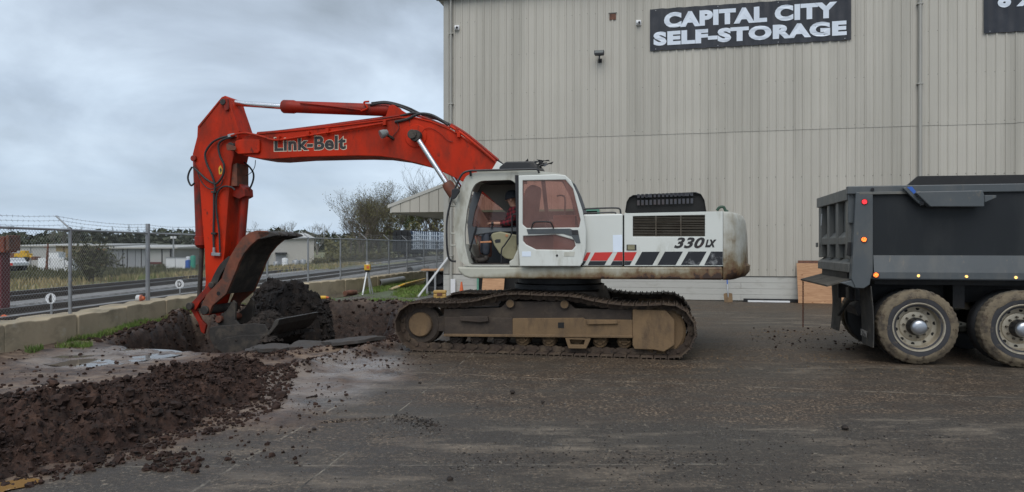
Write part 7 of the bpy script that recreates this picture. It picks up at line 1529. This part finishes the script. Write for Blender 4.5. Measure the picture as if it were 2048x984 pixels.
specs = [(697, 532, 118, 10, None, 'slim bare tree at the edge of the wood by the warehouse', 1, 0), (722, 530, 112, 12.5, 'bud', 'tall bare tree with many fine twigs behind the tripod', 2, 700), (748, 528, 116, 11.5, 'bud', 'brown budding tree leaning over the fence end', 1, 900), (768, 526, 124, 12, 'bud', 'dense budding tree left of the wagon bulkhead', 2, 1400),
         (800, 522, 135, 16.5, 'bud', 'tallest bare tree with a feathery crown rising over the canopy eave', 1, 900), (826, 520, 140, 12.5, 'budgreen', 'greening tree behind the wagon load', 2, 2600), (850, 520, 138, 13, 'budgreen', 'bushy greening tree behind the canopy', 2, 2400), (876, 520, 135, 14, 'bud', 'budding tree right behind the building corner', 2, 1800), (872, 520, 170, 23, None, 'bare tree top showing above the canopy roof', 1, 0),
         (735, 527, 126, 13.5, 'bud', 'forked bare tree standing deeper in the wood behind the tripod', 2, 500), (758, 526, 130, 14, None, 'thin leafless tree among the budding ones left of the wagon', 1, 0), (784, 524, 132, 13.5, 'bud', 'broad budding tree directly behind the wagon bulkhead', 2, 1200), (812, 522, 145, 15, 'bud', 'rounded twiggy tree behind the front of the wagon load', 2, 900), (840, 521, 150, 15.5, 'bud', 'twiggy tree half hidden by the canopy eave', 2, 900), (709, 531, 122, 9.5, 'bud', 'low twiggy tree at the warehouse corner', 2, 500)]
for i, (u, v, D, h_, bud, lb, mu, nb) in enumerate(specs):
    p = W(u, v, D); bare_tree('deciduous_tree', (p.x, p.y, float(ground_h(p.x, p.y))), h_, lb, seed=40+i, buds=bud, nb=nb, multi=mu, depth=6, spread=0.5, group='trees behind the wagon')
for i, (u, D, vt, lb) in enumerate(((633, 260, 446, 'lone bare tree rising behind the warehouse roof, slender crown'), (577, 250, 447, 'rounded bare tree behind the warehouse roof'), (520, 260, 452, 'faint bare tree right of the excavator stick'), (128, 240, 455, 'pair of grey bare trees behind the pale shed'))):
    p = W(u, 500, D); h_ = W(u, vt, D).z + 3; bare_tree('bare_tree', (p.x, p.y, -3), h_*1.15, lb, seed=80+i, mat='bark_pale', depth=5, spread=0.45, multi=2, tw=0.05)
p = W(165, 545, 33); bare_tree('thorn_bush', (p.x, p.y, float(ground_h(p.x, p.y))), 2.6, 'tangled leafless thorn bush in the field behind the fence', 'bush', seed=120, depth=6, spread=0.8, multi=3, tw=0.012, buds='weed', nb=500)
for i, (u, D, h_) in enumerate(((640, 92, 2.6), (660, 94, 3.0), (680, 96, 2.8), (705, 98, 3.2), (735, 100, 3.4), (765, 102, 3.0))):
    p = W(u, 530, D); bare_tree('bramble_bush', (p.x, p.y, float(ground_h(p.x, p.y))-0.3), h_, 'scrubby brown bramble bush growing beside the far track', 'bush', seed=140+i, depth=5, spread=0.8, multi=3, tw=0.03, buds='bud', nb=500, group='brambles beside the track')
def conifer(loc, h_, rad, label, seed):
    rg = random.Random(seed); o = empty('conifer', loc); tag(o, label, 'tree', 'firs on the far skyline'); MB().tube([(0,0,-1),(0,0,h_*0.95)], [h_*0.018, h_*0.004], 6).build('trunk', M['bark'], o); mb = MB(); n = 26
    for i in range(n):
        t_ = i/n; z = h_*(0.10 + 0.90*t_); r_ = rad*(1-t_)**0.85*rg.uniform(0.75, 1.15) + 0.10
        for k in range(9):
            a = rg.uniform(0, 6.283); e_ = Vector((math.cos(a)*r_, math.sin(a)*r_, -r_*rg.uniform(.05, .35))); s_ = Vector((-math.sin(a), math.cos(a), 0))*r_*rg.uniform(.18, .34); c = Vector((0,0,z)); mb.add([c, c+e_*0.6+s_, c+e_, c+e_*0.6-s_], [(0,1,2,3)]); mb.add([c+e_*0.35+Vector((0,0,-r_*.2)), c+e_*.7+Vector((0,0,.25*r_)), c+e_], [(0,1,2)])
    mb.build('crown', M['conifer'], o); return o
cl = [(164,449),(204,457),(225,450),(234,456),(258,446),(275,451),(295,455),(308,453),(322,458),(333,456),(346,452),(357,451),(371,454),(383,456),(150,462),(187,461),(215,458),(243,459),(288,459),(40,468),(55,466),(72,462),(482,458),(649,455),(667,459),(658,461),(96,466),(110,468)]
for i, (u, v) in enumerate(cl):
    D = 300 + (i*37) % 90; p = W(u, v, D); conifer((p.x, p.y, -3.5), p.z + 3.5, (p.z+3.5)*0.20, 'dark pointed fir tree standing on the far skyline', 200+i)
# far wood mass
mb = MB(); rg = random.Random(5); 
for i in range(9500):
    u = rg.uniform(-400, 1000); D = rg.uniform(300, 420); vtop = 463 + 4*math.sin(u*0.031) + 3*math.sin(u*0.11+1) + rg.uniform(0, 6); zt = H - (vtop-V0)/F*D; x = (u-U0)/F*D; z = -3 + (zt+3)*rg.random()**0.8; s_ = rg.uniform(0.9, 2.6)
    q = [Vector((x, D, z)) + Vector((rg.uniform(-1, 1), rg.uniform(-1, 1), rg.uniform(-.8, .8)))*s_ for _ in range(4)]; mb.add(q, [(0,1,2),(0,2,3)])
o = mb.build('far_wood', M['farwood']); tag(o, 'band of mixed woodland along the far horizon', 'wood', None, 'stuff')
# understorey behind the wagon
mb = MB(); 
for i in range(9000):
    u = rg.uniform(650, 990); D = rg.uniform(126, 170); zt = 2.0 + 6.5*(0.4 + 0.6*math.sin(u*0.07)**2)*min(1, max(0.25, (u-660)/110)); x = (u-U0)/F*D; z = -1.5 + (zt+1.5)*rg.random(); s_ = rg.uniform(0.2, 0.6)
    q = [Vector((x, D, z)) + Vector((rg.uniform(-1, 1), rg.uniform(-1, 1), rg.uniform(-.8, .8)))*s_ for _ in range(3)]; mb.add(q, [(0,1,2)])
o = mb.build('undergrowth', M['bud']); tag(o, 'tangled undergrowth beneath the trees behind the railway', 'undergrowth', None, 'stuff')
